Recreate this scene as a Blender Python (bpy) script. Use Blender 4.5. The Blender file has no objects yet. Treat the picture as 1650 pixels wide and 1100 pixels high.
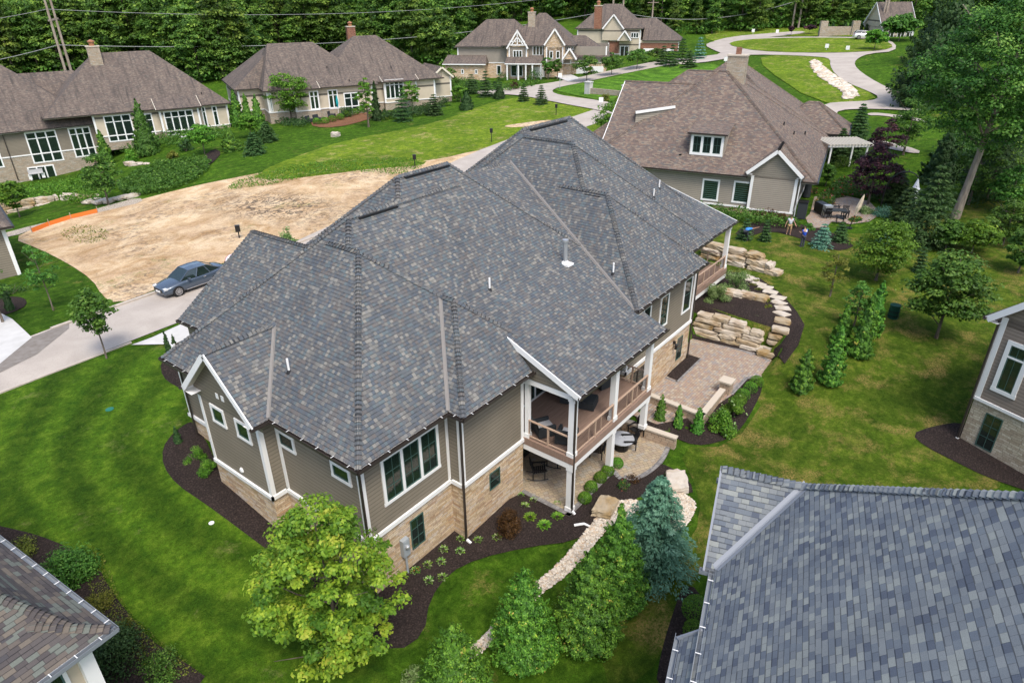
import bpy, bmesh, math, random
import numpy as np
from mathutils import Matrix, Vector
from mathutils.geometry import delaunay_2d_cdt
random.seed(7); rng = np.random.default_rng(7)
sc = bpy.context.scene
COL = sc.collection
# ---------------------------------------------------------------- camera
FPX, PITCH, ROLL, YAW, CAMZ = 1081.2, 27.522, -0.654, -51.808, 21.0
_p, _r, _y = [math.radians(a) for a in (PITCH, ROLL, YAW)]
_Rr = np.array([[math.cos(_r), -math.sin(_r), 0], [math.sin(_r), math.cos(_r), 0], [0, 0, 1]])
_Rp = np.array([[1, 0, 0], [0, math.sin(_p), -math.cos(_p)], [0, math.cos(_p), math.sin(_p)]])
_Ry = np.array([[math.cos(_y), -math.sin(_y), 0], [math.sin(_y), math.cos(_y), 0], [0, 0, 1]])
CR = _Ry @ _Rp @ _Rr
CC = np.array([0, 0, CAMZ])
cd = bpy.data.cameras.new('camera'); cam = bpy.data.objects.new('camera', cd); COL.objects.link(cam)
cd.sensor_width = 36; cd.lens = FPX / 1650 * 36; cd.clip_end = 3000; cd.clip_start = .1
M4 = np.eye(4); M4[:3, :3] = CR; M4[:3, 3] = CC
cam.matrix_world = Matrix(M4.tolist()); sc.camera = cam
# ---------------------------------------------------------------- light
SUN_EL, SUN_AZ = 58, 238     # degrees; azimuth measured anticlockwise from +x
w = bpy.data.worlds.new('World'); sc.world = w; w.use_nodes = True
nt = w.node_tree; bg = nt.nodes['Background']; sky = nt.nodes.new('ShaderNodeTexSky')
sky.sky_type = 'NISHITA'; sky.sun_disc = False
sky.sun_elevation = math.radians(SUN_EL); sky.sun_rotation = math.radians(90 - SUN_AZ)
sky.air_density = 1.0; sky.dust_density = 3.0; sky.ozone_density = .6
nt.links.new(sky.outputs[0], bg.inputs[0]); bg.inputs[1].default_value = 0.15
sl = bpy.data.lights.new('sun', 'SUN'); sl.energy = 1.35; sl.angle = math.radians(18); sl.color = (1, .95, .87)
so = bpy.data.objects.new('sun', sl); COL.objects.link(so)
sd = Vector((math.cos(math.radians(SUN_AZ)) * math.cos(math.radians(SUN_EL)), math.sin(math.radians(SUN_AZ)) * math.cos(math.radians(SUN_EL)), math.sin(math.radians(SUN_EL))))
so.rotation_euler = sd.to_track_quat('Z', 'Y').to_euler(); so.location = (0, 0, 60)
sc.view_settings.view_transform = 'Standard'; sc.view_settings.look = 'None'
sc.view_settings.exposure = 1.0; sc.view_settings.gamma = 1
sc.cycles.max_bounces = 6; sc.cycles.diffuse_bounces = 3; sc.cycles.glossy_bounces = 3; sc.cycles.transparent_max_bounces = 8
# ---------------------------------------------------------------- picture <-> place
def ray(x, y): return CR @ np.array([x - 825, 550 - y, -FPX])
def P(x, y, z=0.0):
    d = ray(x, y); return CC + (z - CC[2]) / d[2] * d
def onp(x, y, ax, v):
    d = ray(x, y); return CC + (v - CC[ax]) / d[ax] * d
def above(b, x, y):
    d = ray(x, y); A = np.stack([d, [0, 0, -1]], 1); return np.linalg.lstsq(A, np.array(b) - CC, rcond=None)[0][1]
# ---------------------------------------------------------------- terrain
CP = np.array([(11,16,.2),(10.7,20.7,1.0),(10.7,25,1.6),(16,15,0),(20,12,0),(24,12,0),(28,9,-.1),(31,12,.0),(36,12,.3),(38,14.5,1.3),(36,18,1.6),(35,-1,.2),(20,5,-.2),(12,8,-.3),
 (5,15,.5),(5,25,1.4),(8,35,2.0),(8,44,2.3),(20,44,2.4),(30,44,2.5),(0,30,1.6),(42,44,2.7),(44,12,1.9),(40,8,1.2),(46,17,1.9),(55,16,2.3),(60,17,2.1),(50,5,1.6),(62,4,2.3),(45,-5,.8),(60,-10,2),(63,21,1.8),
 (75,22,2.2),(58,104,2),(47,107,1),(31,111,-2.5),(22,104,-2.2),(37,111.5,-2.3),(42,109,-1.2),(25,85,-.4),(33,98,-.8),(33,75,1.2),(20,70,.8),(45,80,2.2),(83,100,2.8),(74,95,2.8),(90,90,3),(106,101,3.6),(120,107,4.4),(128,102,4.6),(148,88,6.4),
 (160,36,9.6),(180,45,10.6),(110,30,5.2),(130,36,7.2),(85,25,2.9),(100,60,4.2),(80,60,3),(60,62,2.7),(-25,30,1),(-40,110,-3),(0,160,0),(70,180,6),(130,170,8),(200,150,12),
 (240,0,14),(260,90,14),(160,-30,8),(90,-30,3.5),(60,-50,2),(0,-40,-2),(-30,0,0),(20,-10,-.3),(110,0,5),(135,12,7),(400,0,22),(400,300,22),(100,400,15),(-100,300,5),(-150,0,-3),(0,-200,-6),(300,-200,12),
 (500,600,25),(700,100,25)], float)
def _phi(d2): return .5 * d2 * np.log(d2 + 1e-9)
_n = len(CP); _d2 = ((CP[:, None, :2] - CP[None, :, :2]) ** 2).sum(-1)
_A = np.zeros((_n + 3, _n + 3)); _A[:_n, :_n] = _phi(_d2) - np.eye(_n) * 3.0; _A[:_n, _n] = 1; _A[:_n, _n + 1:] = CP[:, :2]; _A[_n, :_n] = 1; _A[_n + 1:, :_n] = CP[:, :2].T
_W = np.linalg.solve(_A, np.r_[CP[:, 2], 0, 0, 0])
def sdist(poly, X, Y):
    poly = np.asarray(poly); n = len(poly); d = np.full(X.shape, 1e9); ins = np.zeros(X.shape, bool)
    for i in range(n):
        a, b = poly[i], poly[(i + 1) % n]; e = b - a; L = (e ** 2).sum() + 1e-12
        t = np.clip(((X - a[0]) * e[0] + (Y - a[1]) * e[1]) / L, 0, 1)
        d = np.minimum(d, np.hypot(X - a[0] - t * e[0], Y - a[1] - t * e[1]))
        c = ((a[1] > Y) != (b[1] > Y)) & (X < (b[0] - a[0]) * (Y - a[1]) / (b[1] - a[1] + 1e-12) + a[0]); ins ^= c
    return np.where(ins, -d, d)
def pxpoly(pts, z): return np.array([P(x, y, z)[:2] for x, y in pts])
PATIO_Z = .3
PATIO = np.r_[np.array([(28.3,12.4),(28.3,14.33),(36.0,14.33),(36.6,15.0)]), pxpoly([(1117,541),(1225,570),(1244,579),(1226,608),(1203,610),(1178,637),(1132,668)], PATIO_Z)]
CUTS = [(PATIO, PATIO_Z - .06, .45), (np.array([(19.5,11.8),(31.5,10.5),(31.5,16.7),(19.5,16.7)]), -.05, .7)]
def H(X, Y):
    X = np.asarray(X, float); Y = np.asarray(Y, float); sh = X.shape; x = X.ravel(); y = Y.ravel()
    d2 = (x[:, None] - CP[None, :, 0]) ** 2 + (y[:, None] - CP[None, :, 1]) ** 2
    h = _phi(d2) @ _W[:_n] + _W[_n] + x * _W[_n + 1] + y * _W[_n + 2]
    for poly, z0, bl in reversed(CUTS):
        m = (x > poly[:, 0].min() - 3) & (x < poly[:, 0].max() + 3) & (y > poly[:, 1].min() - 3) & (y < poly[:, 1].max() + 3)
        if m.any():
            t = np.clip(1 - sdist(poly, x[m], y[m]) / bl, 0, 1); t = t * t * (3 - 2 * t); h[m] = h[m] * (1 - t) + z0 * t
    return h.reshape(sh)
def hz(x, y): return float(H(np.array([x]), np.array([y]))[0])
def gp(x, y, dz=0):
    """where the ray through picture point x, y meets the ground"""
    d = ray(x, y); t = np.geomspace(12, 900, 900) / np.linalg.norm(d)
    Q = CC[None] + t[:, None] * d[None]; g = Q[:, 2] - H(Q[:, 0], Q[:, 1]) - dz
    i = int(np.argmax(g < 0)) if (g < 0).any() else len(t) - 1
    a, b = t[max(i - 1, 0)], t[i]
    for _ in range(12):
        m = (a + b) / 2; q = CC + m * d
        if q[2] - hz(q[0], q[1]) - dz > 0: a = m
        else: b = m
    return CC + a * d
# ---------------------------------------------------------------- naming
def tag(o, label=None, cat=None, group=None, kind=None):
    if label: o['label'] = label
    if cat: o['category'] = cat
    if group: o['group'] = group
    if kind: o['kind'] = kind
    return o
def thing(name, label, cat, loc=(0, 0, 0), rz=0, group=None):
    o = bpy.data.objects.new(name, None); COL.objects.link(o); o.location = [float(c) for c in loc]; o.rotation_euler = (0, 0, rz)
    o.empty_display_size = .2
    return tag(o, label, cat, group)
def dup(root, loc, rz, label, group=None, scale=None):
    r = root.copy(); COL.objects.link(r); r.location = [float(c) for c in loc]; r.rotation_euler = (0, 0, rz); r['label'] = label
    if group: r['group'] = group
    if scale is not None: r.scale = scale
    for ch in root.children:
        c = ch.copy(); COL.objects.link(c); c.parent = r
        for g in ch.children:
            e = g.copy(); COL.objects.link(e); e.parent = c
    return r
# ---------------------------------------------------------------- mesh builder
def autouv(p):
    n = np.zeros(3)
    for i in range(len(p)): n += np.cross(p[i], p[(i + 1) % len(p)])
    L = np.linalg.norm(n); n = n / L if L > 0 else np.array([0, 0, 1.])
    if n[2] < 0: n = -n
    if n[2] > .995: return p[:, :2]
    t = np.cross([0, 0, 1.], n); t /= np.linalg.norm(t); b = np.cross(n, t)
    return np.stack([p @ t, p @ b], 1)
class MB:
    def __init__(s): s.v = []; s.f = []; s.m = []; s.uv = []; s.smooth = []
    def face(s, pts, m=0, sm=False, uv=None):
        p = np.array([[float(c) for c in q] for q in pts]); k = len(s.v); s.v += p.tolist(); s.f.append(list(range(k, k + len(p)))); s.m.append(m); s.smooth.append(sm)
        s.uv.append(autouv(p) if uv is None else np.array(uv)); return s
    def box(s, x0, x1, y0, y1, z0, z1, m=0, T=None):
        c = np.array([(x, y, z) for z in (z0, z1) for x, y in ((x0, y0), (x1, y0), (x1, y1), (x0, y1))], float)
        if T is not None: c = c @ T[:3, :3].T + T[:3, 3]
        for f in ((3, 2, 1, 0), (4, 5, 6, 7), (0, 1, 5, 4), (1, 2, 6, 5), (2, 3, 7, 6), (3, 0, 4, 7)): s.face(c[list(f)], m)
        return s
    def bar(s, a, b, w, h, m=0, up=(0, 0, 1)):
        a = np.array(a, float); b = np.array(b, float); d = b - a; L = np.linalg.norm(d)
        if L < 1e-6: return s
        d /= L; u = np.array(up, float); sx = np.cross(d, u)
        if np.linalg.norm(sx) < 1e-4: sx = np.cross(d, [1, 0, 0])
        sx /= np.linalg.norm(sx); u = np.cross(sx, d)
        T = np.eye(4); T[:3, 0] = d; T[:3, 1] = -sx; T[:3, 2] = u; T[:3, 3] = a
        return s.box(0, L, -w / 2, w / 2, -h / 2, h / 2, m, T)
    def prism(s, poly, z0, z1, m=0, mtop=None, cap=True):
        poly = [tuple(p) for p in poly]
        ar = sum(poly[i][0] * poly[(i + 1) % len(poly)][1] - poly[(i + 1) % len(poly)][0] * poly[i][1] for i in range(len(poly)))
        if ar < 0: poly = poly[::-1]
        n = len(poly)
        for i in range(n):
            a, b = poly[i], poly[(i + 1) % n]; s.face([(a[0], a[1], z0), (b[0], b[1], z0), (b[0], b[1], z1), (a[0], a[1], z1)], m)
        if cap: s.face([(p[0], p[1], z1) for p in poly], m if mtop is None else mtop)
        return s
    def tube(s, pts, rad, n=8, m=0, cap=True, flat=1.0):
        pts = np.array(pts, float); k = len(pts)
        if np.isscalar(rad): rad = [rad] * k
        rings = []; ref = None
        for i in range(k):
            d = pts[min(i + 1, k - 1)] - pts[max(i - 1, 0)]; d /= np.linalg.norm(d) + 1e-9
            if ref is None: ref = np.cross(d, [0, 0, 1]) if abs(d[2]) < .9 else np.cross(d, [1, 0, 0])
            u = ref - d * (ref @ d); u /= np.linalg.norm(u) + 1e-9; ref = u; v = np.cross(d, u)
            rings.append([pts[i] + rad[i] * (math.cos(2 * math.pi * j / n) * u + math.sin(2 * math.pi * j / n) * v) for j in range(n)])
        for i in range(k - 1):
            for j in range(n):
                j2 = (j + 1) % n; s.face([rings[i][j], rings[i][j2], rings[i + 1][j2], rings[i + 1][j]], m, True)
        if cap: s.face(rings[0][::-1], m); s.face(rings[-1], m)
        return s
    def lathe(s, prof, c=(0, 0, 0), n=16, m=0):
        for i in range(len(prof) - 1):
            (r0, z0), (r1, z1) = prof[i], prof[i + 1]
            for j in range(n):
                a, b = 2 * math.pi * j / n, 2 * math.pi * (j + 1) / n
                q = [(c[0] + r * math.cos(t), c[1] + r * math.sin(t), c[2] + z) for r, z, t in ((r0, z0, a), (r0, z0, b), (r1, z1, b), (r1, z1, a))]
                s.face(q, m, True)
        return s
    def build(s, name, mats, parent=None, label=None):
        me = bpy.data.meshes.new(name); me.from_pydata(s.v, [], s.f)
        mats = mats if isinstance(mats, (list, tuple)) else [mats]
        for m in mats: me.materials.append(m)
        me.polygons.foreach_set('material_index', s.m); me.polygons.foreach_set('use_smooth', s.smooth)
        if s.f:
            ul = me.uv_layers.new(name='UVMap'); ul.data.foreach_set('uv', np.concatenate([np.asarray(u, float) for u in s.uv]).astype(np.float32).ravel())
        me.update(); o = bpy.data.objects.new(name, me); COL.objects.link(o)
        if parent is not None: o.parent = parent
        if label: o['label'] = label
        return o
def weld(o, d=.001):
    bm = bmesh.new(); bm.from_mesh(o.data); bmesh.ops.remove_doubles(bm, verts=bm.verts, dist=d); bmesh.ops.recalc_face_normals(bm, faces=bm.faces); bm.to_mesh(o.data); bm.free(); return o
# ---------------------------------------------------------------- materials
def newmat(name, rough=.8, col=(.5, .5, .5), spec=.3, metal=0):
    m = bpy.data.materials.new(name); m.use_nodes = True; b = m.node_tree.nodes['Principled BSDF']
    b.inputs['Base Color'].default_value = (*col, 1); b.inputs['Roughness'].default_value = rough
    b.inputs['Specular IOR Level'].default_value = spec; b.inputs['Metallic'].default_value = metal
    return m
class NG:
    """small node-graph helper"""
    def __init__(s, m): s.m = m; s.t = m.node_tree; s.b = s.t.nodes['Principled BSDF']
    def n(s, typ, **kw):
        x = s.t.nodes.new(typ)
        for k, v in kw.items(): setattr(x, k, v)
        return x
    def l(s, a, b): s.t.links.new(a, b)
    def val(s, a, inp):
        if hasattr(a, 'node'): s.l(a, inp)
        else: inp.default_value = a
    def math(s, op, a, b=0, c=0):
        x = s.n('ShaderNodeMath', operation=op); s.val(a, x.inputs[0]); s.val(b, x.inputs[1]); s.val(c, x.inputs[2]); return x.outputs[0]
    def uv(s):
        x = s.n('ShaderNodeUVMap'); x.uv_map = 'UVMap'; y = s.n('ShaderNodeSeparateXYZ'); s.l(x.outputs[0], y.inputs[0]); return x.outputs[0], y.outputs[0], y.outputs[1]
    def pos(s): return s.n('ShaderNodeNewGeometry').outputs['Position']
    def comb(s, a, b, c=0):
        x = s.n('ShaderNodeCombineXYZ'); s.val(a, x.inputs[0]); s.val(b, x.inputs[1]); s.val(c, x.inputs[2]); return x.outputs[0]
    def white(s, v):
        x = s.n('ShaderNodeTexWhiteNoise', noise_dimensions='3D'); s.l(v, x.inputs['Vector']); return x.outputs['Value']
    def noise(s, v, sc_, det=3, dist=0, rough=.5):
        x = s.n('ShaderNodeTexNoise'); s.l(v, x.inputs['Vector']); x.inputs['Scale'].default_value = sc_; x.inputs['Detail'].default_value = det; x.inputs['Distortion'].default_value = dist; x.inputs['Roughness'].default_value = rough; return x.outputs['Fac']
    def ramp(s, f, stops, const=False):
        x = s.n('ShaderNodeValToRGB'); r = x.color_ramp
        if const: r.interpolation = 'CONSTANT'
        while len(r.elements) < len(stops): r.elements.new(.5)
        for e, (p, c) in zip(r.elements, stops): e.position = p; e.color = (*c, 1) if len(c) == 3 else c
        s.l(f, x.inputs[0]); return x.outputs[0]
    def mix(s, f, a, b, mode='MIX'):
        x = s.n('ShaderNodeMix', data_type='RGBA', blend_type=mode); s.val(f, x.inputs[0])
        for q, i in ((a, 6), (b, 7)):
            if hasattr(q, 'node'): s.l(q, x.inputs[i])
            else: x.inputs[i].default_value = (*q, 1)
        return x.outputs[2]
    def bump(s, h, dist=.02, strength=1):
        x = s.n('ShaderNodeBump'); x.inputs['Distance'].default_value = dist; x.inputs['Strength'].default_value = strength; s.l(h, x.inputs['Height']); s.l(x.outputs[0], s.b.inputs['Normal'])
    def col(s, c): s.l(c, s.b.inputs['Base Color'])
def shingle(name, stops, tabw=.27, rowh=.143, line=.35, wthr=None):
    m = newmat(name, .9, spec=.2); g = NG(m); _, u, v = g.uv()
    r = g.math('DIVIDE', v, rowh); row = g.math('FLOOR', r); fr = g.math('FRACT', r)
    off = g.white(g.comb(row, 3.3)); u1 = g.math('ADD', g.math('DIVIDE', u, tabw), g.math('MULTIPLY', off, 9)); c1 = g.math('FLOOR', u1); f1 = g.math('FRACT', u1)
    tone = g.white(g.comb(row, c1)); wob = g.white(g.comb(row, c1, 5))
    col = g.ramp(tone, stops, True)
    fine = g.noise(g.pos(), 70, 3, 0, .7); big = g.noise(g.comb(g.math('MULTIPLY', u, 1.6), g.math('MULTIPLY', v, .35)), .5, 5, .4, .62)
    col = g.mix(.5, col, g.ramp(fine, [(.3, (.35, .35, .35)), (.7, (.75, .75, .75))]), 'OVERLAY')
    col = g.mix(.55, col, g.ramp(big, [(.3, (.38, .38, .39)), (.7, (.62, .615, .6))]), 'OVERLAY')
    if wthr: col = g.mix(g.ramp(g.noise(g.comb(g.math('MULTIPLY', u, 3), g.math('MULTIPLY', v, .3)), .8, 4), [(.5, (0, 0, 0)), (.75, (1, 1, 1))]), col, wthr)
    edge = g.math('LESS_THAN', fr, g.math('MULTIPLY_ADD', wob, .15, .05))  # shadow line of each course, painted into the colour; thickness varies per tab
    gap = g.math('MULTIPLY', g.math('LESS_THAN', f1, .05), g.math('GREATER_THAN', wob, .35))
    dark = g.math('MAXIMUM', edge, g.math('MULTIPLY', gap, .7))
    col = g.mix(g.math('MULTIPLY', dark, 1 - line), col, (.012, .012, .014)); g.col(col)
    hgt = g.math('ADD', g.math('MULTIPLY', g.math('SUBTRACT', 1, fr), .7), g.math('MULTIPLY', g.math('GREATER_THAN', tone, .5), .3)); g.bump(hgt, .012, 1)
    return m
MAT = {}
MAT['shingle'] = shingle('slate_blend_shingle', [(0, (0.080, 0.087, 0.095)), (.14, (0.098, 0.099, 0.101)), (.26, (0.075, 0.088, 0.103)), (.38, (0.105, 0.102, 0.100)), (.5, (0.089, 0.098, 0.104)), (.62, (0.089, 0.110, 0.119)), (.72, (0.133, 0.131, 0.122)), (.84, (0.180, 0.174, 0.156)), (.9, (0.107, 0.098, 0.093)), (.95, (0.147, 0.148, 0.142))], tabw=.142, rowh=.15, line=.3)
MAT['shingle7'] = shingle('pale_grey_shingle', [(0, (.14, .155, .168)), (.2, (.105, .122, .145)), (.35, (.175, .19, .195)), (.5, (.125, .143, .162)), (.65, (.21, .225, .215)), (.78, (.08, .094, .12)), (.88, (.155, .17, .178))], tabw=.21, rowh=.15, line=.4)
MAT['shingle5'] = shingle('brown_shingle', [(0, (0.153, 0.118, 0.097)), (.2, (0.114, 0.090, 0.078)), (.4, (0.188, 0.152, 0.120)), (.6, (0.131, 0.100, 0.087)), (.8, (0.166, 0.118, 0.092)), (.92, (0.109, 0.104, 0.097))])
MAT['shingle1'] = shingle('weathered_brown_shingle', [(0, (0.128, 0.102, 0.085)), (.3, (0.102, 0.084, 0.073)), (.5, (0.153, 0.124, 0.102)), (.75, (0.117, 0.092, 0.078)), (.9, (0.092, 0.082, 0.073))], wthr=(0.061, 0.053, 0.049))
MAT['shingle8'] = shingle('mossy_brown_shingle', [(0, (0.094, 0.081, 0.070)), (.2, (0.062, 0.055, 0.054)), (.4, (0.108, 0.118, 0.102)), (.6, (0.075, 0.067, 0.064)), (.8, (0.118, 0.101, 0.082)), (.92, (0.054, 0.051, 0.054))], tabw=.27)
def siding(name, c, h=.18):
    m = newmat(name, .65, spec=.3); g = NG(m); _, u, v = g.uv(); fr = g.math('FRACT', g.math('DIVIDE', v, h))
    n = g.noise(g.pos(), .8, 3); base = g.mix(.35, c, g.ramp(n, [(.3, (.4, .4, .4)), (.7, (.6, .6, .6))]), 'OVERLAY')
    g.col(g.mix(g.math('MULTIPLY', g.math('LESS_THAN', fr, .1), .8), base, (.02, .02, .02))); g.bump(g.math('SUBTRACT', 1, fr), .02, 1); return m  # lap shadow painted as a dark line along each board edge
MAT['gravelbase'] = None
MAT['siding'] = siding('taupe_lap_siding', (.19, .165, .125)); MAT['siding5'] = siding('grey_taupe_siding', (.27, .24, .195)); MAT['siding6'] = siding('brown_grey_siding', (.215, .178, .145))
MAT['siding_c'] = siding('cream_stucco', (.47, .41, .31), 3)
def stone(name, stops, w=.34, h=.1, mort=(.2, .17, .13)):
    m = newmat(name, .9, spec=.2); g = NG(m); _, u, v = g.uv()
    nz = g.noise(g.comb(u, v), 1.5, 2); v2 = g.math('ADD', g.math('DIVIDE', v, h), g.math('MULTIPLY', nz, 1.3)); row = g.math('FLOOR', v2); fv = g.math('FRACT', v2)
    ww = g.math('MULTIPLY_ADD', g.white(g.comb(row, 1.7)), w * .8, w * .6)
    u2 = g.math('ADD', g.math('DIVIDE', u, ww), g.math('MULTIPLY', g.white(g.comb(row, 8.1)), 7)); cl = g.math('FLOOR', u2); fu = g.math('FRACT', u2)
    col = g.ramp(g.white(g.comb(row, cl)), stops); col = g.mix(.5, col, g.ramp(g.noise(g.pos(), 12, 3), [(.3, (.35, .33, .3)), (.7, (.65, .66, .68))]), 'OVERLAY')
    mt = g.math('MAXIMUM', g.math('LESS_THAN', fv, .12), g.math('LESS_THAN', fu, .04)); g.col(g.mix(g.math('MULTIPLY', mt, .75), col, mort))
    g.bump(g.math('ADD', g.math('SUBTRACT', 1, mt), g.math('MULTIPLY', g.white(g.comb(row, cl, 2)), .6)), .03, 1); return m
MAT['stone'] = stone('ledge_stone', [(0, (0.448, 0.314, 0.172)), (.2, (0.627, 0.504, 0.345)), (.4, (0.403, 0.280, 0.172)), (.55, (0.672, 0.560, 0.414)), (.7, (0.515, 0.336, 0.184)), (.85, (0.582, 0.515, 0.437)), (1, (0.381, 0.246, 0.149))], .42, .095)
MAT['stone6'] = stone('pale_ledge_stone', [(0, (.42, .36, .26)), (.3, (.52, .47, .36)), (.6, (.34, .28, .2)), (1, (.5, .44, .34))], .38, .13)
MAT['stone1'] = stone('grey_ledge_stone', [(0, (.3, .26, .2)), (.4, (.42, .36, .28)), (.7, (.36, .28, .2)), (1, (.4, .38, .33))], .4, .12)
MAT['brick'] = stone('red_brick', [(0, (.2, .09, .06)), (.5, (.26, .12, .08)), (1, (.3, .17, .11))], .2, .08, (.2, .17, .14))
MAT['white'] = newmat('white_trim', .5, (.74, .74, .72)); MAT['cream'] = newmat('cream_trim', .6, (.6, .55, .45)); MAT['bronze'] = newmat('dark_bronze_gutter', .35, (.035, .028, .024), .5)
MAT['gutter7'] = newmat('grey_gutter', .3, (.18, .2, .22), .6); MAT['copper'] = newmat('copper_edge', .4, (.3, .13, .06), .5); MAT['glass'] = newmat('window_glass', .04, (.012, .022, .018), 1.0)
MAT['sash'] = newmat('dark_green_sash', .4, (.05, .1, .085)); MAT['valley'] = newmat('valley_metal', .5, (0.205, 0.193, 0.180)); MAT['valley7'] = newmat('grey_valley_metal', .45, (.22, .24, .27)); MAT['galv'] = newmat('galvanised', .35, (.5, .52, .53), .5, .6)
MAT['black'] = newmat('black_metal', .4, (.015, .015, .016)); MAT['darkglass'] = newmat('dark_opening', .3, (.02, .02, .02)); MAT['concrete_cap'] = newmat('cast_stone_cap', .8, (.48, .42, .34))
def noisy(name, stops, scale=1, det=4, rough=.9, bump=None, bs=20, stretch=None, dist=0, spec=.2):
    m = newmat(name, rough, spec=spec); g = NG(m); p = g.pos()
    if stretch:
        mp = g.n('ShaderNodeMapping'); g.l(p, mp.inputs[0]); mp.inputs['Scale'].default_value = stretch; p = mp.outputs[0]
    g.col(g.ramp(g.noise(p, scale, det, dist), stops))
    if bump: g.bump(g.noise(g.pos(), bs, 4), bump, 1)
    return m
MAT['gravelbase'] = noisy('gravel_base', [(.38, (.14, .115, .085)), (.52, (.42, .36, .29)), (.65, (.56, .51, .43))], 14, 5, bump=.04, bs=18)
MAT['deck'] = noisy('brown_deck_board', [(.3, (.2, .135, .1)), (.7, (.29, .2, .155))], 2, stretch=(.5, 12, 1)); MAT['rail'] = newmat('tan_railing', .5, (.42, .3, .22)); MAT['capedge'] = newmat('shingle_edge', .9, (.055, .055, .06)); MAT['bark'] = noisy('bark', [(.3, (.07, .055, .04)), (.7, (.2, .165, .13))], 6, stretch=(1, 1, .2), bump=.03)
MAT['palebark'] = noisy('pale_bark', [(.3, (.16, .13, .1)), (.7, (.33, .28, .22))], 4, stretch=(1, 1, .25), bump=.03)
MAT['boulder'] = noisy('limestone_boulder', [(.25, (0.266, 0.154, 0.059)), (.42, (0.414, 0.301, 0.165)), (.6, (0.503, 0.420, 0.304)), (.8, (0.370, 0.280, 0.178))], 1.3, 6, bump=.06, bs=5)
_g = NG(MAT['boulder']); _c = _g.b.inputs['Base Color'].links[0].from_socket; _oi = _g.n('ShaderNodeObjectInfo'); _h = _g.n('ShaderNodeHueSaturation'); _g.l(_c, _h.inputs['Color']); _g.l(_g.math('MULTIPLY_ADD', _oi.outputs['Random'], .35, .68), _h.inputs['Value']); _g.l(_g.math('MULTIPLY_ADD', _oi.outputs['Random'], -.6, 1.15), _h.inputs['Saturation']); _g.col(_h.outputs[0])
MAT['flag'] = noisy('flagstone', [(.3, (0.391, 0.328, 0.250)), (.7, (0.532, 0.485, 0.415))], 2, bump=.01)
def mulchmat(name, a, b, c):
    m = newmat(name, 1, spec=.1); g = NG(m); f = g.noise(g.pos(), 14, 6, 0, .7); col = g.ramp(f, [(.3, a), (.55, b), (.72, c)]); g.col(g.mix(.5, col, g.ramp(g.noise(g.pos(), .7, 3), [(.35, (.38, .38, .38)), (.7, (.62, .6, .58))]), 'OVERLAY')); g.bump(g.noise(g.pos(), 16, 5, 0, .7), .08, 1); return m
MAT['mulch'] = mulchmat('dark_mulch', (0.014, 0.011, 0.010), (0.038, 0.029, 0.026), (0.108, 0.078, 0.066)); MAT['mulch_r'] = mulchmat('red_mulch', (.09, .035, .02), (.2, .1, .055), (.34, .2, .12))
def grassmat(name, dark, mid, light, dry, dryamt, stripe=0, sdir=(1, 0), yel=0):
    m = newmat(name, 1, spec=.08); g = NG(m); p = g.pos()
    col = g.ramp(g.noise(p, 1.6, 6, .3, .68), [(.3, dark), (.5, mid), (.68, light)])
    mid = g.noise(p, 6, 5, .2, .72); col = g.mix(.75, col, g.ramp(mid, [(.34, (.3, .33, .3)), (.52, (.5, .5, .48)), (.68, (.72, .7, .6))]), 'OVERLAY')
    fine = g.noise(p, 26, 5, 0, .8); col = g.mix(.95, col, g.ramp(fine, [(.32, (.2, .22, .2)), (.52, (.48, .5, .46)), (.7, (.78, .8, .68))]), 'OVERLAY')
    big = g.noise(p, .16, 4, .6); col = g.mix(.7, col, g.ramp(big, [(.35, (.36, .38, .36)), (.65, (.63, .61, .55))]), 'OVERLAY')
    if stripe and sdir is None:
        sx = g.n('ShaderNodeSeparateXYZ'); g.l(p, sx.inputs[0]); wob = g.math('MULTIPLY', g.noise(p, .06, 2), 6); ax_ = g.math('SUBTRACT', sx.outputs[0], 24); ay_ = g.math('SUBTRACT', sx.outputs[1], 24)
        rr = g.math('ADD', g.math('SQRT', g.math('ADD', g.math('MULTIPLY', ax_, ax_), g.math('MULTIPLY', ay_, ay_))), wob); sn = g.math('MULTIPLY_ADD', g.math('SINE', g.math('MULTIPLY', rr, 2.6)), .5, .5)
        col = g.mix(stripe, col, g.ramp(sn, [(.15, (.35, .37, .36)), (.85, (.66, .65, .56))]), 'OVERLAY')
    elif stripe:
        sx = g.n('ShaderNodeSeparateXYZ'); g.l(p, sx.inputs[0]); wob = g.math('MULTIPLY', g.noise(p, .05, 2), 26)
        ph = g.math('ADD', g.math('ADD', g.math('MULTIPLY', sx.outputs[0], sdir[0]), g.math('MULTIPLY', sx.outputs[1], sdir[1])), wob)
        sn = g.math('MULTIPLY_ADD', g.math('SINE', g.math('MULTIPLY', ph, 2.6)), .5, .5); col = g.mix(stripe, col, g.ramp(sn, [(.3, (.4, .41, .4)), (.7, (.62, .62, .55))]), 'OVERLAY')
    f2 = g.math('MULTIPLY', g.noise(p, .5, 8, .25, .72), 1); dm = g.ramp(f2, [(1 - dryamt - .08, (0, 0, 0)), (1 - dryamt + .06, (1, 1, 1))])
    dm = g.math('MULTIPLY', dm, g.ramp(g.noise(p, 11, 6, 0, .85), [(.44, (.05, .05, .05)), (.58, (1, 1, 1))]))
    g.col(g.mix(dm, col, dry)); g.bump(g.noise(p, 30, 5, 0, .8), .08, .9); return m
MAT['grass_l'] = grassmat('striped_left_lawn', (0.029, 0.075, 0.008), (0.056, 0.113, 0.010), (0.103, 0.167, 0.018), (0.237, 0.222, 0.080), .33, .8, None)
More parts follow.
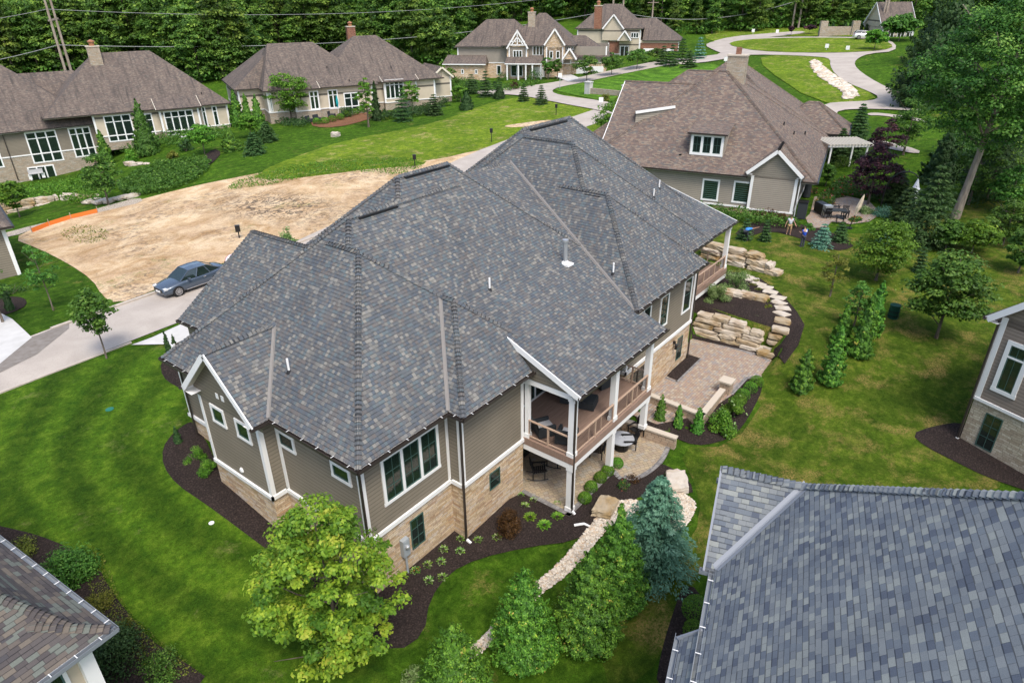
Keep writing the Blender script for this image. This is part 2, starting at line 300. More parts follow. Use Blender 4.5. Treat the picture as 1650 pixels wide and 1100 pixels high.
MAT['grass'] = grassmat('mown_lawn', (0.024, 0.059, 0.005), (0.045, 0.101, 0.008), (0.091, 0.160, 0.016), (0.291, 0.227, 0.072), .34, .35, (.5, 1))
MAT['grass_b'] = grassmat('patchy_lawn', (0.032, 0.064, 0.007), (0.064, 0.106, 0.011), (0.123, 0.152, 0.023), (0.308, 0.216, 0.073), .425, .3, (1, .3))
MAT['grass_f'] = grassmat('bright_field_grass', (0.061, 0.112, 0.011), (0.116, 0.180, 0.016), (0.209, 0.253, 0.027), (0.462, 0.330, 0.171), .385, .12, (1, .8))
MAT['grass_s'] = grassmat('striped_lawn', (.04, .1, .012), (.075, .165, .02), (.13, .23, .03), (.2, .22, .08), .3, .9, (1.1, .4))
MAT['dirt'] = None
m = newmat('bare_dirt', 1, spec=.1); g = NG(m); p = g.pos(); col = g.ramp(g.noise(p, .45, 7, 1.2, .62), [(.3, (.38, .245, .125)), (.45, (.5, .36, .215)), (.6, (.58, .45, .3)), (.75, (.45, .32, .19))])
col = g.mix(.5, col, g.ramp(g.noise(p, 7, 5, .5, .75), [(.35, (.22, .2, .18)), (.65, (.72, .72, .7))]), 'OVERLAY'); col = g.mix(.7, col, g.ramp(g.noise(p, .16, 4, 1.5), [(.35, (.38, .36, .33)), (.65, (.6, .61, .62))]), 'OVERLAY')
dk = g.math('MULTIPLY', g.ramp(g.noise(p, .11, 2), [(.5, (0, 0, 0)), (.6, (1, 1, 1))]), g.ramp(g.noise(p, 1.4, 7, 1.2, .75), [(.49, (0, 0, 0)), (.58, (1, 1, 1))])); _q = P(445, 335, 2.2); sx_ = g.n('ShaderNodeSeparateXYZ'); g.l(p, sx_.inputs[0]); ex = g.math('DIVIDE', g.math('SUBTRACT', sx_.outputs[0], float(_q[0])), 6.0); ey = g.math('DIVIDE', g.math('SUBTRACT', sx_.outputs[1], float(_q[1])), 11.0)
rd = g.math('SQRT', g.math('ADD', g.math('MULTIPLY', ex, ex), g.math('MULTIPLY', ey, ey))); st = g.math('MULTIPLY', g.ramp(rd, [(.35, (1, 1, 1)), (1, (0, 0, 0))]), g.ramp(g.noise(p, 1.1, 8, 2, .75), [(.48, (0, 0, 0)), (.54, (1, 1, 1))])); col = g.mix(g.math('MULTIPLY', dk, .6), col, (.09, .07, .06)); col = g.mix(g.math('MULTIPLY', st, .85), col, (.05, .042, .04))
gr = g.math('MULTIPLY', g.ramp(g.noise(p, .3, 3), [(.6, (0, 0, 0)), (.66, (1, 1, 1))]), g.ramp(g.noise(p, 3, 5, 0, .8), [(.52, (0, 0, 0)), (.57, (1, 1, 1))])); col = g.mix(g.math('MULTIPLY', gr, .6), col, (.16, .19, .05))
g.col(col); g.bump(g.noise(p, 3, 7, 1, .7), .12, 1); MAT['dirt'] = m
m = newmat('pale_concrete_road', .85, spec=.25); g = NG(m); p = g.pos(); col = g.ramp(g.noise(p, .5, 5, .5), [(.3, (.34, .3, .26)), (.7, (.42, .375, .325))]); col = g.mix(.4, col, g.ramp(g.noise(p, 30, 3), [(.3, (.4, .4, .4)), (.7, (.6, .6, .6))]), 'OVERLAY'); col = g.mix(.6, col, g.ramp(g.noise(p, 2.0, 2, 3), [(.47, (.5, .5, .5)), (.5, (.4, .4, .4)), (.53, (.5, .5, .5))]), 'OVERLAY'); g.col(col); MAT['road'] = m
MAT['drive'] = noisy('white_concrete', [(.3, (0.435, 0.427, 0.405)), (.7, (0.510, 0.503, 0.480))], 1.5); MAT['patch'] = noisy('asphalt_patch', [(.3, (.16, .14, .12)), (.7, (.22, .2, .18))], 3); MAT['curb'] = noisy('curb_concrete', [(.3, (0.378, 0.333, 0.279)), (.7, (0.468, 0.414, 0.351))], 2)
def paver(name, stops, w=.2, h=.15, mort=(.12, .1, .08), rot=0.):
    m = newmat(name, .9, spec=.2); g = NG(m); uvv, u, v = g.uv()
    if rot:
        mp = g.n('ShaderNodeMapping'); g.l(uvv, mp.inputs[0]); mp.inputs['Rotation'].default_value = (0, 0, rot); sp = g.n('ShaderNodeSeparateXYZ'); g.l(mp.outputs[0], sp.inputs[0]); u, v = sp.outputs[0], sp.outputs[1]
    v2 = g.math('DIVIDE', v, h); row = g.math('FLOOR', v2); fv = g.math('FRACT', v2); u2 = g.math('ADD', g.math('DIVIDE', u, w), g.math('MULTIPLY', g.white(g.comb(row, 8.1)), 7)); cl = g.math('FLOOR', u2); fu = g.math('FRACT', u2)
    col = g.ramp(g.white(g.comb(row, cl)), stops); mt = g.math('MAXIMUM', g.math('LESS_THAN', fv, .1), g.math('LESS_THAN', fu, .08)); g.col(g.mix(g.math('MULTIPLY', mt, .7), col, mort)); g.bump(g.math('SUBTRACT', 1, mt), .01, 1); return m
MAT['paver'] = paver('tan_paver', [(0, (0.288, 0.216, 0.164)), (.3, (0.376, 0.299, 0.221)), (.55, (0.320, 0.224, 0.172)), (.75, (0.272, 0.249, 0.238)), (1, (0.416, 0.357, 0.271))]); MAT['paver2'] = paver('yellow_grey_paver', [(0, (0.340, 0.281, 0.187)), (.35, (0.289, 0.230, 0.170)), (.6, (0.391, 0.315, 0.204)), (.8, (0.306, 0.281, 0.238)), (1, (0.374, 0.289, 0.187))], .24, .17, (0.136, 0.111, 0.076), .5)
MAT['border'] = paver('grey_border_paver', [(0, (.16, .155, .155)), (1, (.26, .25, .24))], .2, .2); MAT['capwall'] = paver('tan_block_wall', [(0, (0.357, 0.264, 0.187)), (.5, (0.451, 0.357, 0.264)), (1, (0.399, 0.289, 0.204))], .4, .14)
def leafmat(name, stops, trans=.35, spec=.25):
    m = newmat(name, .55, spec=spec); g = NG(m); a = g.n('ShaderNodeAttribute', attribute_name='rnd'); col = g.ramp(a.outputs['Fac'], stops)
    oi = g.n('ShaderNodeObjectInfo'); hs = g.n('ShaderNodeHueSaturation'); g.l(col, hs.inputs['Color']); g.l(g.math('MULTIPLY_ADD', oi.outputs['Random'], .03, .485), hs.inputs['Hue']); g.l(g.math('MULTIPLY_ADD', oi.outputs['Random'], .35, .85), hs.inputs['Value']); col = hs.outputs[0]
    g.col(col); t = g.n('ShaderNodeBsdfTranslucent'); g.l(col, t.inputs[0]); x = g.n('ShaderNodeMixShader'); x.inputs[0].default_value = trans; out = g.t.nodes['Material Output']; g.l(g.b.outputs[0], x.inputs[1]); g.l(t.outputs[0], x.inputs[2]); g.l(x.outputs[0], out.inputs[0]); return m
MAT['l_maple'] = leafmat('yellow_green_leaf', [(0, (0.055, 0.126, 0.012)), (.45, (0.146, 0.251, 0.020)), (.8, (0.274, 0.367, 0.030)), (.93, (0.346, 0.425, 0.040)), (1, (0.365, 0.386, 0.050))])
MAT['l_green'] = leafmat('green_leaf', [(0, (0.028, 0.077, 0.010)), (.5, (0.069, 0.166, 0.022)), (.85, (0.138, 0.263, 0.040)), (1, (0.221, 0.346, 0.066))]); MAT['l_bright'] = leafmat('bright_leaf', [(0, (0.039, 0.115, 0.010)), (.5, (0.088, 0.218, 0.018)), (.85, (0.165, 0.322, 0.030)), (1, (0.264, 0.414, 0.050))])
MAT['l_mid'] = leafmat('shade_tree_leaf', [(0, (.022, .07, .01)), (.5, (.06, .15, .02)), (.85, (.12, .24, .035)), (1, (.2, .32, .06))]); MAT['l_dark'] = leafmat('dark_conifer', [(0, (0.019, 0.051, 0.014)), (.5, (0.042, 0.094, 0.025)), (.85, (0.077, 0.143, 0.043)), (1, (0.123, 0.200, 0.064))]); MAT['l_arb'] = leafmat('arborvitae_spray', [(0, (0.020, 0.065, 0.010)), (.45, (0.063, 0.181, 0.018)), (.8, (0.154, 0.334, 0.033)), (.94, (0.322, 0.464, 0.046)), (1, (0.448, 0.348, 0.078))], .12)
MAT['l_blue'] = leafmat('blue_spruce_needle', [(0, (0.034, 0.110, 0.072)), (.5, (0.085, 0.214, 0.139)), (.85, (0.160, 0.337, 0.227)), (1, (0.251, 0.441, 0.310))], .15); MAT['l_plum'] = leafmat('purple_leaf', [(0, (.012, .006, .008)), (.5, (.035, .014, .02)), (.85, (.075, .025, .035)), (1, (.13, .05, .05))], .25)
MAT['l_forest'] = leafmat('forest_leaf', [(0, (0.029, 0.069, 0.012)), (.5, (0.078, 0.162, 0.022)), (.85, (0.161, 0.263, 0.038)), (1, (0.271, 0.385, 0.059))]); MAT['l_olive'] = leafmat('olive_leaf', [(0, (.05, .07, .01)), (.5, (.14, .17, .02)), (1, (.3, .3, .05))]); MAT['l_red'] = leafmat('red_brown_leaf', [(0, (.03, .015, .008)), (.5, (.07, .035, .012)), (1, (.14, .07, .02))]); MAT['l_pale'] = leafmat('variegated_leaf', [(0, (.07, .14, .03)), (.5, (.17, .28, .08)), (1, (.4, .48, .24))]); MAT['l_flower'] = leafmat('flower_petals', [(0, (.03, .1, .015)), (.72, (.08, .19, .03)), (.76, (.4, .03, .03)), (.9, (.5, .22, .05)), (1, (.5, .1, .3))])
MAT['teal'] = newmat('teal_canvas', .8, (.01, .3, .32)); MAT['beigecanvas'] = newmat('beige_canvas', .8, (.5, .42, .31)); MAT['whitecanvas'] = noisy('patterned_white_canvas', [(.45, (.75, .75, .73)), (.62, (.72, .72, .7)), (.66, (.1, .1, .1))], 5); MAT['charcoal'] = newmat('charcoal_wicker', .7, (.03, .035, .038)); MAT['cushion'] = newmat('grey_cushion', .9, (.4, .4, .4)); MAT['greymet'] = newmat('grey_paint_metal', .45, (.3, .33, .35)); MAT['pole'] = noisy('weathered_pole', [(.3, (.24, .19, .15)), (.7, (.36, .3, .25))], 3, stretch=(1, 1, .2)); MAT['wire'] = newmat('wire', .5, (.2, .21, .21)); MAT['orange'] = newmat('orange_fence', .7, (.65, .17, .03)); MAT['green_box'] = newmat('dark_green_plastic', .5, (.01, .06, .04)); MAT['tabletop'] = newmat('grey_table', .5, (.35, .37, .4))
# ---------------------------------------------------------------- roofs: each block is the lowest of its planes, the roof is the highest of its blocks
def pe(side, c, z, s):            # plane z = a x + b y + c rising inward from an eave line
    return {'S': (0, s, z - s * c), 'N': (0, -s, z + s * c), 'W': (s, 0, z - s * c), 'E': (-s, 0, z + s * c)}[side]
def block(planes, clips=(), ze=None): return dict(p=[pe(*q) if isinstance(q[0], str) else q for q in planes], c=list(clips), z=ze if ze is not None else planes[0][2])
def clipp(poly, hp, closed=True):
    A, B, Cc = hp[:3]; out = []; n = len(poly); d = [A * p[0] + B * p[1] + Cc for p in poly]
    rng_ = range(n) if closed else range(n - 1)
    if not closed:
        a, b = poly; da, db = d
        if da >= -1e-7 and db >= -1e-7: return [a, b]
        if da < 1e-7 and db < 1e-7: return []
        t = da / (da - db); m = (a[0] + t * (b[0] - a[0]), a[1] + t * (b[1] - a[1])); return [a, m] if da > 0 else [m, b]
    for i in rng_:
        j = (i + 1) % n
        if d[i] >= -1e-7: out.append(poly[i])
        if (d[i] > 1e-7 and d[j] < -1e-7) or (d[i] < -1e-7 and d[j] > 1e-7):
            t = d[i] / (d[i] - d[j]); out.append((poly[i][0] + t * (poly[j][0] - poly[i][0]), poly[i][1] + t * (poly[j][1] - poly[i][1])))
    return out
def area(p): return abs(sum(p[i][0] * p[(i + 1) % len(p)][1] - p[(i + 1) % len(p)][0] * p[i][1] for i in range(len(p)))) / 2
def seglen(s): return math.hypot(s[0][0] - s[1][0], s[0][1] - s[1][1]) if len(s) == 2 else 0
def over(B, pl, tie):             # half-planes where block B is above plane pl
    hs = []
    for q in B['p']:
        d = (q[0] - pl[0], q[1] - pl[1], q[2] - pl[2])
        if abs(d[0]) + abs(d[1]) < 1e-6:
            if abs(d[2]) < 1e-6:
                if tie: continue
                return None
            if d[2] < 0: return None
            continue
        hs.append(d)
    for q in B['p']: hs.append((q[0], q[1], q[2] - B['z']))
    return hs + list(B['c'])
def subtract(poly, hs, closed=True):
    if hs is None: return [poly]
    out = []; rem = poly
    for h in hs:
        neg = clipp(rem, (-h[0], -h[1], -h[2]), closed)
        if (closed and len(neg) > 2 and area(neg) > 1e-4) or (not closed and seglen(neg) > 1e-3): out.append(neg)
        rem = clipp(rem, h, closed)
        if len(rem) < (3 if closed else 2): return out
    return out
def big(n=300): return [(-n, -n), (n, -n), (n, n), (-n, n)]
class ML(list):
    def build(s, name, mats, parent=None): return [m.build(name, mats, parent) for m in s if m.f]
class Roof:
    def __init__(s, blocks):
        s.B = blocks; s.faces = []; s.hips = []; s.valleys = []; s.eaves = []; s.rakes = []
        ev = lambda pl, p: pl[0] * p[0] + pl[1] * p[1] + pl[2]
        for i, B in enumerate(blocks):
            for k, pl in enumerate(B['p']):
                poly = big()
                for k2, q in enumerate(B['p']):
                    if k2 != k: poly = clipp(poly, (q[0] - pl[0], q[1] - pl[1], q[2] - pl[2]))
                    if len(poly) < 3: break
                if len(poly) < 3: continue
                poly = clipp(poly, (pl[0], pl[1], pl[2] - B['z']))
                for h in B['c']:
                    if len(poly) > 2: poly = clipp(poly, h)
                if len(poly) < 3: continue
                n = len(poly)
                for a in range(n):
                    sg = (poly[a], poly[(a + 1) % n])
                    if seglen(sg) < .02: continue
                    m = ((sg[0][0] + sg[1][0]) / 2, (sg[0][1] + sg[1][1]) / 2)
                    kind = None
                    if abs(ev(pl, sg[0]) - B['z']) < 1e-4 and abs(ev(pl, sg[1]) - B['z']) < 1e-4: kind = s.eaves
                    elif any(abs(h[0] * m[0] + h[1] * m[1] + h[2]) < 1e-5 for h in B['c']): kind = s.rakes if any(len(h) > 3 and abs(h[0] * m[0] + h[1] * m[1] + h[2]) < 1e-5 for h in B['c']) else None
                    elif any(k2 > k and abs(ev(q, m) - ev(pl, m)) < 1e-5 for k2, q in enumerate(B['p'])): kind = s.hips; pl2 = [q for k2, q in enumerate(B['p']) if k2 > k and abs(ev(q, m) - ev(pl, m)) < 1e-5][0]
                    if kind is None: continue
                    segs = [list(sg)]
                    for j, C2 in enumerate(blocks):
                        if j != i: segs = [t for g_ in segs for t in subtract(g_, over(C2, pl, j < i), False)]
                    if kind is s.hips:
                        for j, C2 in enumerate(blocks):
                            if j != i: segs = [t for g_ in segs for t in subtract(g_, over(C2, pl2, j < i), False)]
                    for g_ in segs:
                        if seglen(g_) > .05: kind.append(([(q[0], q[1], ev(pl, q)) for q in g_], pl))
                ps = [poly]
                for j, C2 in enumerate(blocks):
                    if j != i: ps = [t for g_ in ps for t in subtract(g_, over(C2, pl, j < i))]
                for g_ in ps:
                    if area(g_) > .003: s.faces.append((g_, pl))
        # valleys / block meets block
        for i in range(len(blocks)):
            for j in range(i + 1, len(blocks)):
                tw = lambda p, Q: any(abs(p[0] - q[0]) + abs(p[1] - q[1]) + abs(p[2] - q[2]) < 1e-4 for q in Q)
                for pa in blocks[i]['p']:
                    if tw(pa, blocks[j]['p']): continue
                    for pb in blocks[j]['p']:
                        if tw(pb, blocks[i]['p']): continue
                        d = (pa[0] - pb[0], pa[1] - pb[1], pa[2] - pb[2]); L = math.hypot(d[0], d[1])
                        if L < 1e-4: continue
                        p0 = (-d[0] * d[2] / L ** 2, -d[1] * d[2] / L ** 2); t = (-d[1] / L, d[0] / L); sg = [(p0[0] - 300 * t[0], p0[1] - 300 * t[1]), (p0[0] + 300 * t[0], p0[1] + 300 * t[1])]
                        for (Bk, me_) in ((blocks[i], pa), (blocks[j], pb)):
                            for q in Bk['p']:
                                if q is not me_ and len(sg) == 2: sg = clipp(sg, (q[0] - me_[0], q[1] - me_[1], q[2] - me_[2] + 1e-6), False)
                            if len(sg) == 2: sg = clipp(sg, (me_[0], me_[1], me_[2] - Bk['z']), False)
                            for h in Bk['c']:
                                if len(sg) == 2: sg = clipp(sg, h, False)
                        if len(sg) != 2 or seglen(sg) < .1: continue
                        segs = [sg]
                        for k, C2 in enumerate(blocks):
                            if k not in (i, j): segs = [x for g_ in segs for x in subtract(g_, over(C2, (pa[0], pa[1], pa[2] + 1e-3), True), False)]
                        for g_ in segs:
                            if seglen(g_) > .02: s.valleys.append(([(q[0], q[1], ev(pa, q)) for q in g_], (pa, pb)))
        for nm in ('eaves', 'hips', 'rakes'): setattr(s, nm, s.merge(getattr(s, nm)))
        s.valleys = [(a, *p) for a, p in s.merge(s.valleys)]
    def merge(s, L):
        out = []; used = [False] * len(L)
        for i, ((a, b), pl) in enumerate(L):
            if used[i]: continue
            a0 = np.array(a); d = np.array(b) - a0; T = np.linalg.norm(d); d /= T; iv = [(0, T)]; used[i] = True
            for j in range(i + 1, len(L)):
                if used[j]: continue
                c, e = (np.array(q) for q in L[j][0])
                if np.linalg.norm(np.cross(c - a0, d)) < .01 and np.linalg.norm(np.cross(e - a0, d)) < .01: t = sorted([(c - a0) @ d, (e - a0) @ d]); iv.append(tuple(t)); used[j] = True
            iv.sort(); cur = list(iv[0])
            for t in iv[1:]:
                if t[0] <= cur[1] + .03: cur[1] = max(cur[1], t[1])
                else: out.append(([tuple(a0 + d * cur[0]), tuple(a0 + d * cur[1])], pl)); cur = list(t)
            out.append(([tuple(a0 + d * cur[0]), tuple(a0 + d * cur[1])], pl))
        return out
    def mesh(s, under=.14, mat=0, mun=1):
        mb = MB()
        for poly, pl in s.faces:
            mb.face([(p[0], p[1], pl[0] * p[0] + pl[1] * p[1] + pl[2]) for p in poly], mat)
        if under:
            for poly, pl in s.faces: mb.face([(p[0], p[1], pl[0] * p[0] + pl[1] * p[1] + pl[2] - under) for p in poly][::-1], mun)
        return mb
    def gutter(s, wd=.12, ht=.1, eps=.02):
        out = ML()
        for (a, b), pl in s.eaves:
            mb = MB(); out.append(mb)
            n = np.array([-pl[0], -pl[1], 0.]); n /= np.linalg.norm(n); a = np.array(a); b = np.array(b)
            o = n * (wd / 2 + eps) + np.array([0, 0, -ht / 2 - .01]); d = (b - a) / np.linalg.norm(b - a) * wd * .9
            # an open trough: bottom, front and back
            aa, bb = a + o - d, b + o + d
            mb.bar(aa + n * wd / 2, bb + n * wd / 2, .012, ht); mb.bar(aa - n * wd / 2, bb - n * wd / 2, .012, ht); mb.bar(aa - [0, 0, ht / 2 + .006], bb - [0, 0, ht / 2 + .006], wd, .012)
        return out
    def gutter_clips(s, wd=.12, every=.75):
        mb = MB()
        for (a, b), pl in s.eaves:
            n = np.array([-pl[0], -pl[1], 0.]); n /= np.linalg.norm(n); a = np.array(a); b = np.array(b); L = np.linalg.norm(b - a); k = int(L / every)
            for i in range(k):
                c = a + (b - a) * (i + .5) / max(k, 1) + [0, 0, -.005]; mb.bar(c, c + n * (wd + .015), .022, .012)
        return mb
    def fascia(s, ht=.18, off=.0, soffit=.5):
        out = ML()
        for (a, b), pl in s.eaves:
            mb = MB(); out.append(mb)
            n = np.array([-pl[0], -pl[1], 0.]); n /= np.linalg.norm(n); a = np.array(a); b = np.array(b)
            o = -n * .02 + np.array([0, 0, -ht / 2 - .03]); mb.bar(a + o, b + o, .03, ht)
            z = np.array([0, 0, -ht - .02]); mb.face([a + z, b + z, b + z - n * soffit, a + z - n * soffit])
        return out
    def barge(s, ht=.24, w=.05):
        out = ML()
        for (a, b), pl in s.rakes:
            mb = MB(); out.append(mb); mb.bar(np.array(a) - [0, 0, ht / 2 - .02], np.array(b) - [0, 0, ht / 2 - .02], w, ht)
        return out
    def gables(s, zb, inset=.4, only=None):
        out = ML()
        for (a, b), pl in s.rakes:
            mb = MB(); out.append(mb)
            d = np.array([b[0] - a[0], b[1] - a[1]]); d /= np.linalg.norm(d); n = np.array([-d[1], d[0]])
            best = None
            for B in s.B:
                for h in B['c']:
                    m = ((a[0] + b[0]) / 2, (a[1] + b[1]) / 2); L = math.hypot(h[0], h[1])
                    if abs(h[0] * m[0] + h[1] * m[1] + h[2]) < 1e-5 and abs(h[0] * d[0] + h[1] * d[1]) < 1e-5: best = np.array([h[0], h[1]]) / L
            if best is None: continue
            o = np.r_[best * inset, 0]; A_, B_ = np.array(a) + o - [0, 0, .05], np.array(b) + o - [0, 0, .05]
            if only and not only(a, b): continue
            q = [A_, B_]
            if B_[2] > zb + .01: q.append(np.array([B_[0], B_[1], zb]))
            if A_[2] > zb + .01: q.append(np.array([A_[0], A_[1], zb]))
            if len(q) > 2: mb.face(q)
        return out
    def caps(s, w=.34, L=.17, lift=.06, mat=0, keep=None):
        mb = MB()
        for (a, b), pl in s.hips:
            if keep and not keep(a, b): continue
            a = np.array(a); b = np.array(b)
            if a[2] > b[2]: a, b = b, a
            T = np.linalg.norm(b - a); n = max(1, int(T / L)); d = (b - a) / T; sx = np.cross(d, [0, 0, 1]); sx /= np.linalg.norm(sx); up = np.cross(sx, d)
            steep = abs(d[2])
            for i in range(n):
                p = a + d * i * T / n; q = p + d * (T / n * 1.25); h0 = lift + .03; h1 = lift - .03; dr = .62 if steep > .2 else .75; k = w / 2
                P0 = [p + up * (h0 - k * dr) - sx * k, p + up * h0 - sx * k * .3, p + up * h0 + sx * k * .3, p + up * (h0 - k * dr) + sx * k]
                P1 = [q + up * (h1 - k * dr) - sx * k, q + up * h1 - sx * k * .3, q + up * h1 + sx * k * .3, q + up * (h1 - k * dr) + sx * k]
                u0 = random.randrange(400) * .27
                for j in range(3): mb.face([P0[j], P0[j + 1], P1[j + 1], P1[j]], mat, uv=[(u0 + .05, i * .143 + .04), (u0 + .2, i * .143 + .04), (u0 + .2, i * .143 + .13), (u0 + .05, i * .143 + .13)])
                [mb.face([P0[j], P0[j + 1], P0[j + 1] - up * .012, P0[j] - up * .012], 1) for j in range(3)]
        return mb
    def valley_strips(s, w=.17, keep=None):
        out = ML()
        for (a, b), pa, pb in s.valleys:
            mb = MB(); out.append(mb)
            if keep and not keep(a, b): continue
            d = np.array([b[0] - a[0], b[1] - a[1]]); d /= np.linalg.norm(d); n = np.array([-d[1], d[0]])
            for sg in (1, -1):
                m = (np.array(a[:2]) + np.array(b[:2])) / 2 + n * sg * .3
                pl = pa if pa[0] * m[0] + pa[1] * m[1] + pa[2] > pb[0] * m[0] + pb[1] * m[1] + pb[2] else pb
                f = lambda p, k: (p[0] + n[0] * sg * k, p[1] + n[1] * sg * k, pl[0] * (p[0] + n[0] * sg * k) + pl[1] * (p[1] + n[1] * sg * k) + pl[2] + .012)
                mb.face([f(a, 0), f(b, 0), f(b, w), f(a, w)])
            mb.bar(np.array(a) + [0, 0, .03], np.array(b) + [0, 0, .03], .03, .04)
        return out
    def downspout(s, top, foot, d=.09): return MB().bar(top, foot, d, d * .8)
def hp(nx, ny, px, py, rake=None): return (nx, ny, -(nx * px + ny * py)) + ((1,) if rake else ())   # keeps the side that (nx, ny) points to
# ---------------------------------------------------------------- walls and windows (local coordinates)
def walls(fp, z0, z1, m=0, mb=None):
    mb = mb or MB(); n = len(fp)
    for i in range(n):
        a, b = fp[i], fp[(i + 1) % n]; mb.face([(a[0], a[1], z0), (b[0], b[1], z0), (b[0], b[1], z1), (a[0], a[1], z1)], m)
    return mb
def ccw(fp): return fp if sum(fp[i][0] * fp[(i + 1) % len(fp)][1] - fp[(i + 1) % len(fp)][0] * fp[i][1] for i in range(len(fp))) > 0 else fp[::-1]
def bandrun(mb, fp, z0, z1, out=.03, m=0, skip=()):
    n = len(fp)
    for i in range(n):
        if i in skip: continue
        a, b = np.array(fp[i]), np.array(fp[(i + 1) % n]); d = (b - a) / np.linalg.norm(b - a); nn = np.array([d[1], -d[0]])
        a2 = a + nn * out / 2 - d * out; b2 = b + nn * out / 2 + d * out; mb.bar([*a2, (z0 + z1) / 2], [*b2, (z0 + z1) / 2], out, z1 - z0, m)
    return mb
def window(parent, o, t, w, h, cols=1, rows=1, cas=.1, name='window', lights=None, trans=0, mc='white', sash=.05, glass='glass', muntin=.022):
    """o: lower-left corner on the wall, t: unit vector along the wall (x, y); outward normal = t turned clockwise"""
    t = np.array([t[0], t[1], 0.]); n = np.array([t[1], -t[0], 0.]); up = np.array([0, 0, 1.]); o = np.array(o, float)
    T = np.eye(4); T[:3, 0] = t; T[:3, 1] = -n; T[:3, 2] = up; T[:3, 3] = o    # local y points inward
    B = lambda mb, x0, x1, z0, z1, d0, d1: mb.box(x0, x1, -d1, -d0, z0, z1, 0, T)
    mb = MB(); c = cas
    if c > 0:
        B(mb, 0, w, h - c, h, 0, .05); B(mb, -.02, w + .02, 0, c, 0, .055); B(mb, 0, c, c, h - c, 0, .05); B(mb, w - c, w, c, h - c, 0, .05)
    L = lights or 1; iw = (w - 2 * c - (L - 1) * c) / L; lowh = h - 2 * c; parts = []
    for i in range(1, L): B(mb, c + i * iw + (i - 1) * c, c + i * (iw + c), c, h - c, 0, .05)
    zs = [(c, h - c)]
    if trans: B(mb, c, w - c, h - c - trans - .09, h - c - trans, 0, .05); zs = [(c, h - c - trans - .09), (h - c - trans, h - c)]
    if c <= 0: B(mb, 0, w, 0, .03, 0, .02)
    fr = mb.build(name, MAT[mc], parent); sm = MB(); gm = MB(); s_ = sash
    for i in range(L):
        x0 = c + i * (iw + c)
        for z0, z1 in zs:
            x1 = x0 + iw
            B(sm, x0, x1, z0, z0 + s_, 0, .03); B(sm, x0, x1, z1 - s_, z1, 0, .03); B(sm, x0, x0 + s_, z0 + s_, z1 - s_, 0, .03); B(sm, x1 - s_, x1, z0 + s_, z1 - s_, 0, .03)
            for k in range(1, cols): xx = x0 + iw * k / cols; B(sm, xx - muntin / 2, xx + muntin / 2, z0 + s_, z1 - s_, .012, .026)
            for k in range(1, rows): zz = z0 + (z1 - z0) * k / rows; B(sm, x0 + s_, x1 - s_, zz - muntin / 2, zz + muntin / 2, .012, .025)
            a = [o + t * x + up * z + n * .01 for x, z in ((x0 + s_, z0 + s_), (x1 - s_, z0 + s_), (x1 - s_, z1 - s_), (x0 + s_, z1 - s_))]; gm.face(a)
    sm.build('sash', MAT['sash' if mc != 'bronze' else 'bronze'], fr); gm.build('pane', MAT[glass], fr); return fr
def on_wall(ax, v, pts, sgn):
    """rectangle on a wall plane x=v or y=v seen between picture points -> lower-left corner, tangent, width, height"""
    Q = np.array([onp(x, y, ax, v) for x, y in pts]); k = 1 - ax; lo, hi = Q[:, k].min(), Q[:, k].max(); z0, z1 = Q[:, 2].min(), Q[:, 2].max()
    # average opposite corners for steadiness: TL, TR, BR, BL
    z1 = (Q[0, 2] + Q[1, 2]) / 2; z0 = (Q[2, 2] + Q[3, 2]) / 2; a = (Q[0, k] + Q[3, k]) / 2; b = (Q[1, k] + Q[2, k]) / 2
    o = np.zeros(3); o[ax] = v; o[2] = z0; o[k] = a
    t = np.zeros(2); t[k] = 1 if b > a else -1
    return o, t, abs(b - a), z1 - z0
# ---------------------------------------------------------------- leaves
def leafmesh(name, pts, nrm, size, mat, parent, aspect=.6, rnd=None, dirs=None, jitter=.5, fold=True):
    """one small pointed leaf per point; every leaf is a quad turned about its own axis"""
    n = len(pts); pts = np.asarray(pts, float); nrm = np.asarray(nrm, float) + rng.normal(0, jitter, (n, 3)); nrm /= np.linalg.norm(nrm, axis=1)[:, None] + 1e-9
    d = rng.normal(0, 1, (n, 3)) if dirs is None else np.asarray(dirs, float) + rng.normal(0, .25, (n, 3))
    d -= nrm * (d * nrm).sum(1)[:, None]; d /= np.linalg.norm(d, axis=1)[:, None] + 1e-9; s = np.cross(nrm, d)
    sz = (np.asarray(size) * rng.uniform(.6, 1.35, n))[:, None]; k = aspect * .5
    V = np.stack([pts - d * sz * .5, pts + s * sz * k, pts + d * sz * .5, pts - s * sz * k], 1).reshape(-1, 3)
    me = bpy.data.meshes.new(name); me.vertices.add(4 * n); me.vertices.foreach_set('co', V.astype(np.float32).ravel()); me.loops.add(4 * n); me.loops.foreach_set('vertex_index', np.arange(4 * n, dtype=np.int32))
    me.polygons.add(n); me.polygons.foreach_set('loop_start', np.arange(0, 4 * n, 4, dtype=np.int32)); me.polygons.foreach_set('loop_total', np.full(n, 4, np.int32))
    me.update(calc_edges=True); at = me.attributes.new('rnd', 'FLOAT', 'FACE'); r = rng.random(n) if rnd is None else np.clip(rnd, 0, 1); at.data.foreach_set('value', r.astype(np.float32))
    me.materials.append(MAT[mat]); o = bpy.data.objects.new(name, me); COL.objects.link(o)
    if parent is not None: o.parent = parent
    return o
def sph(n):
    v = rng.normal(0, 1, (n, 3)); return v / np.linalg.norm(v, axis=1)[:, None]
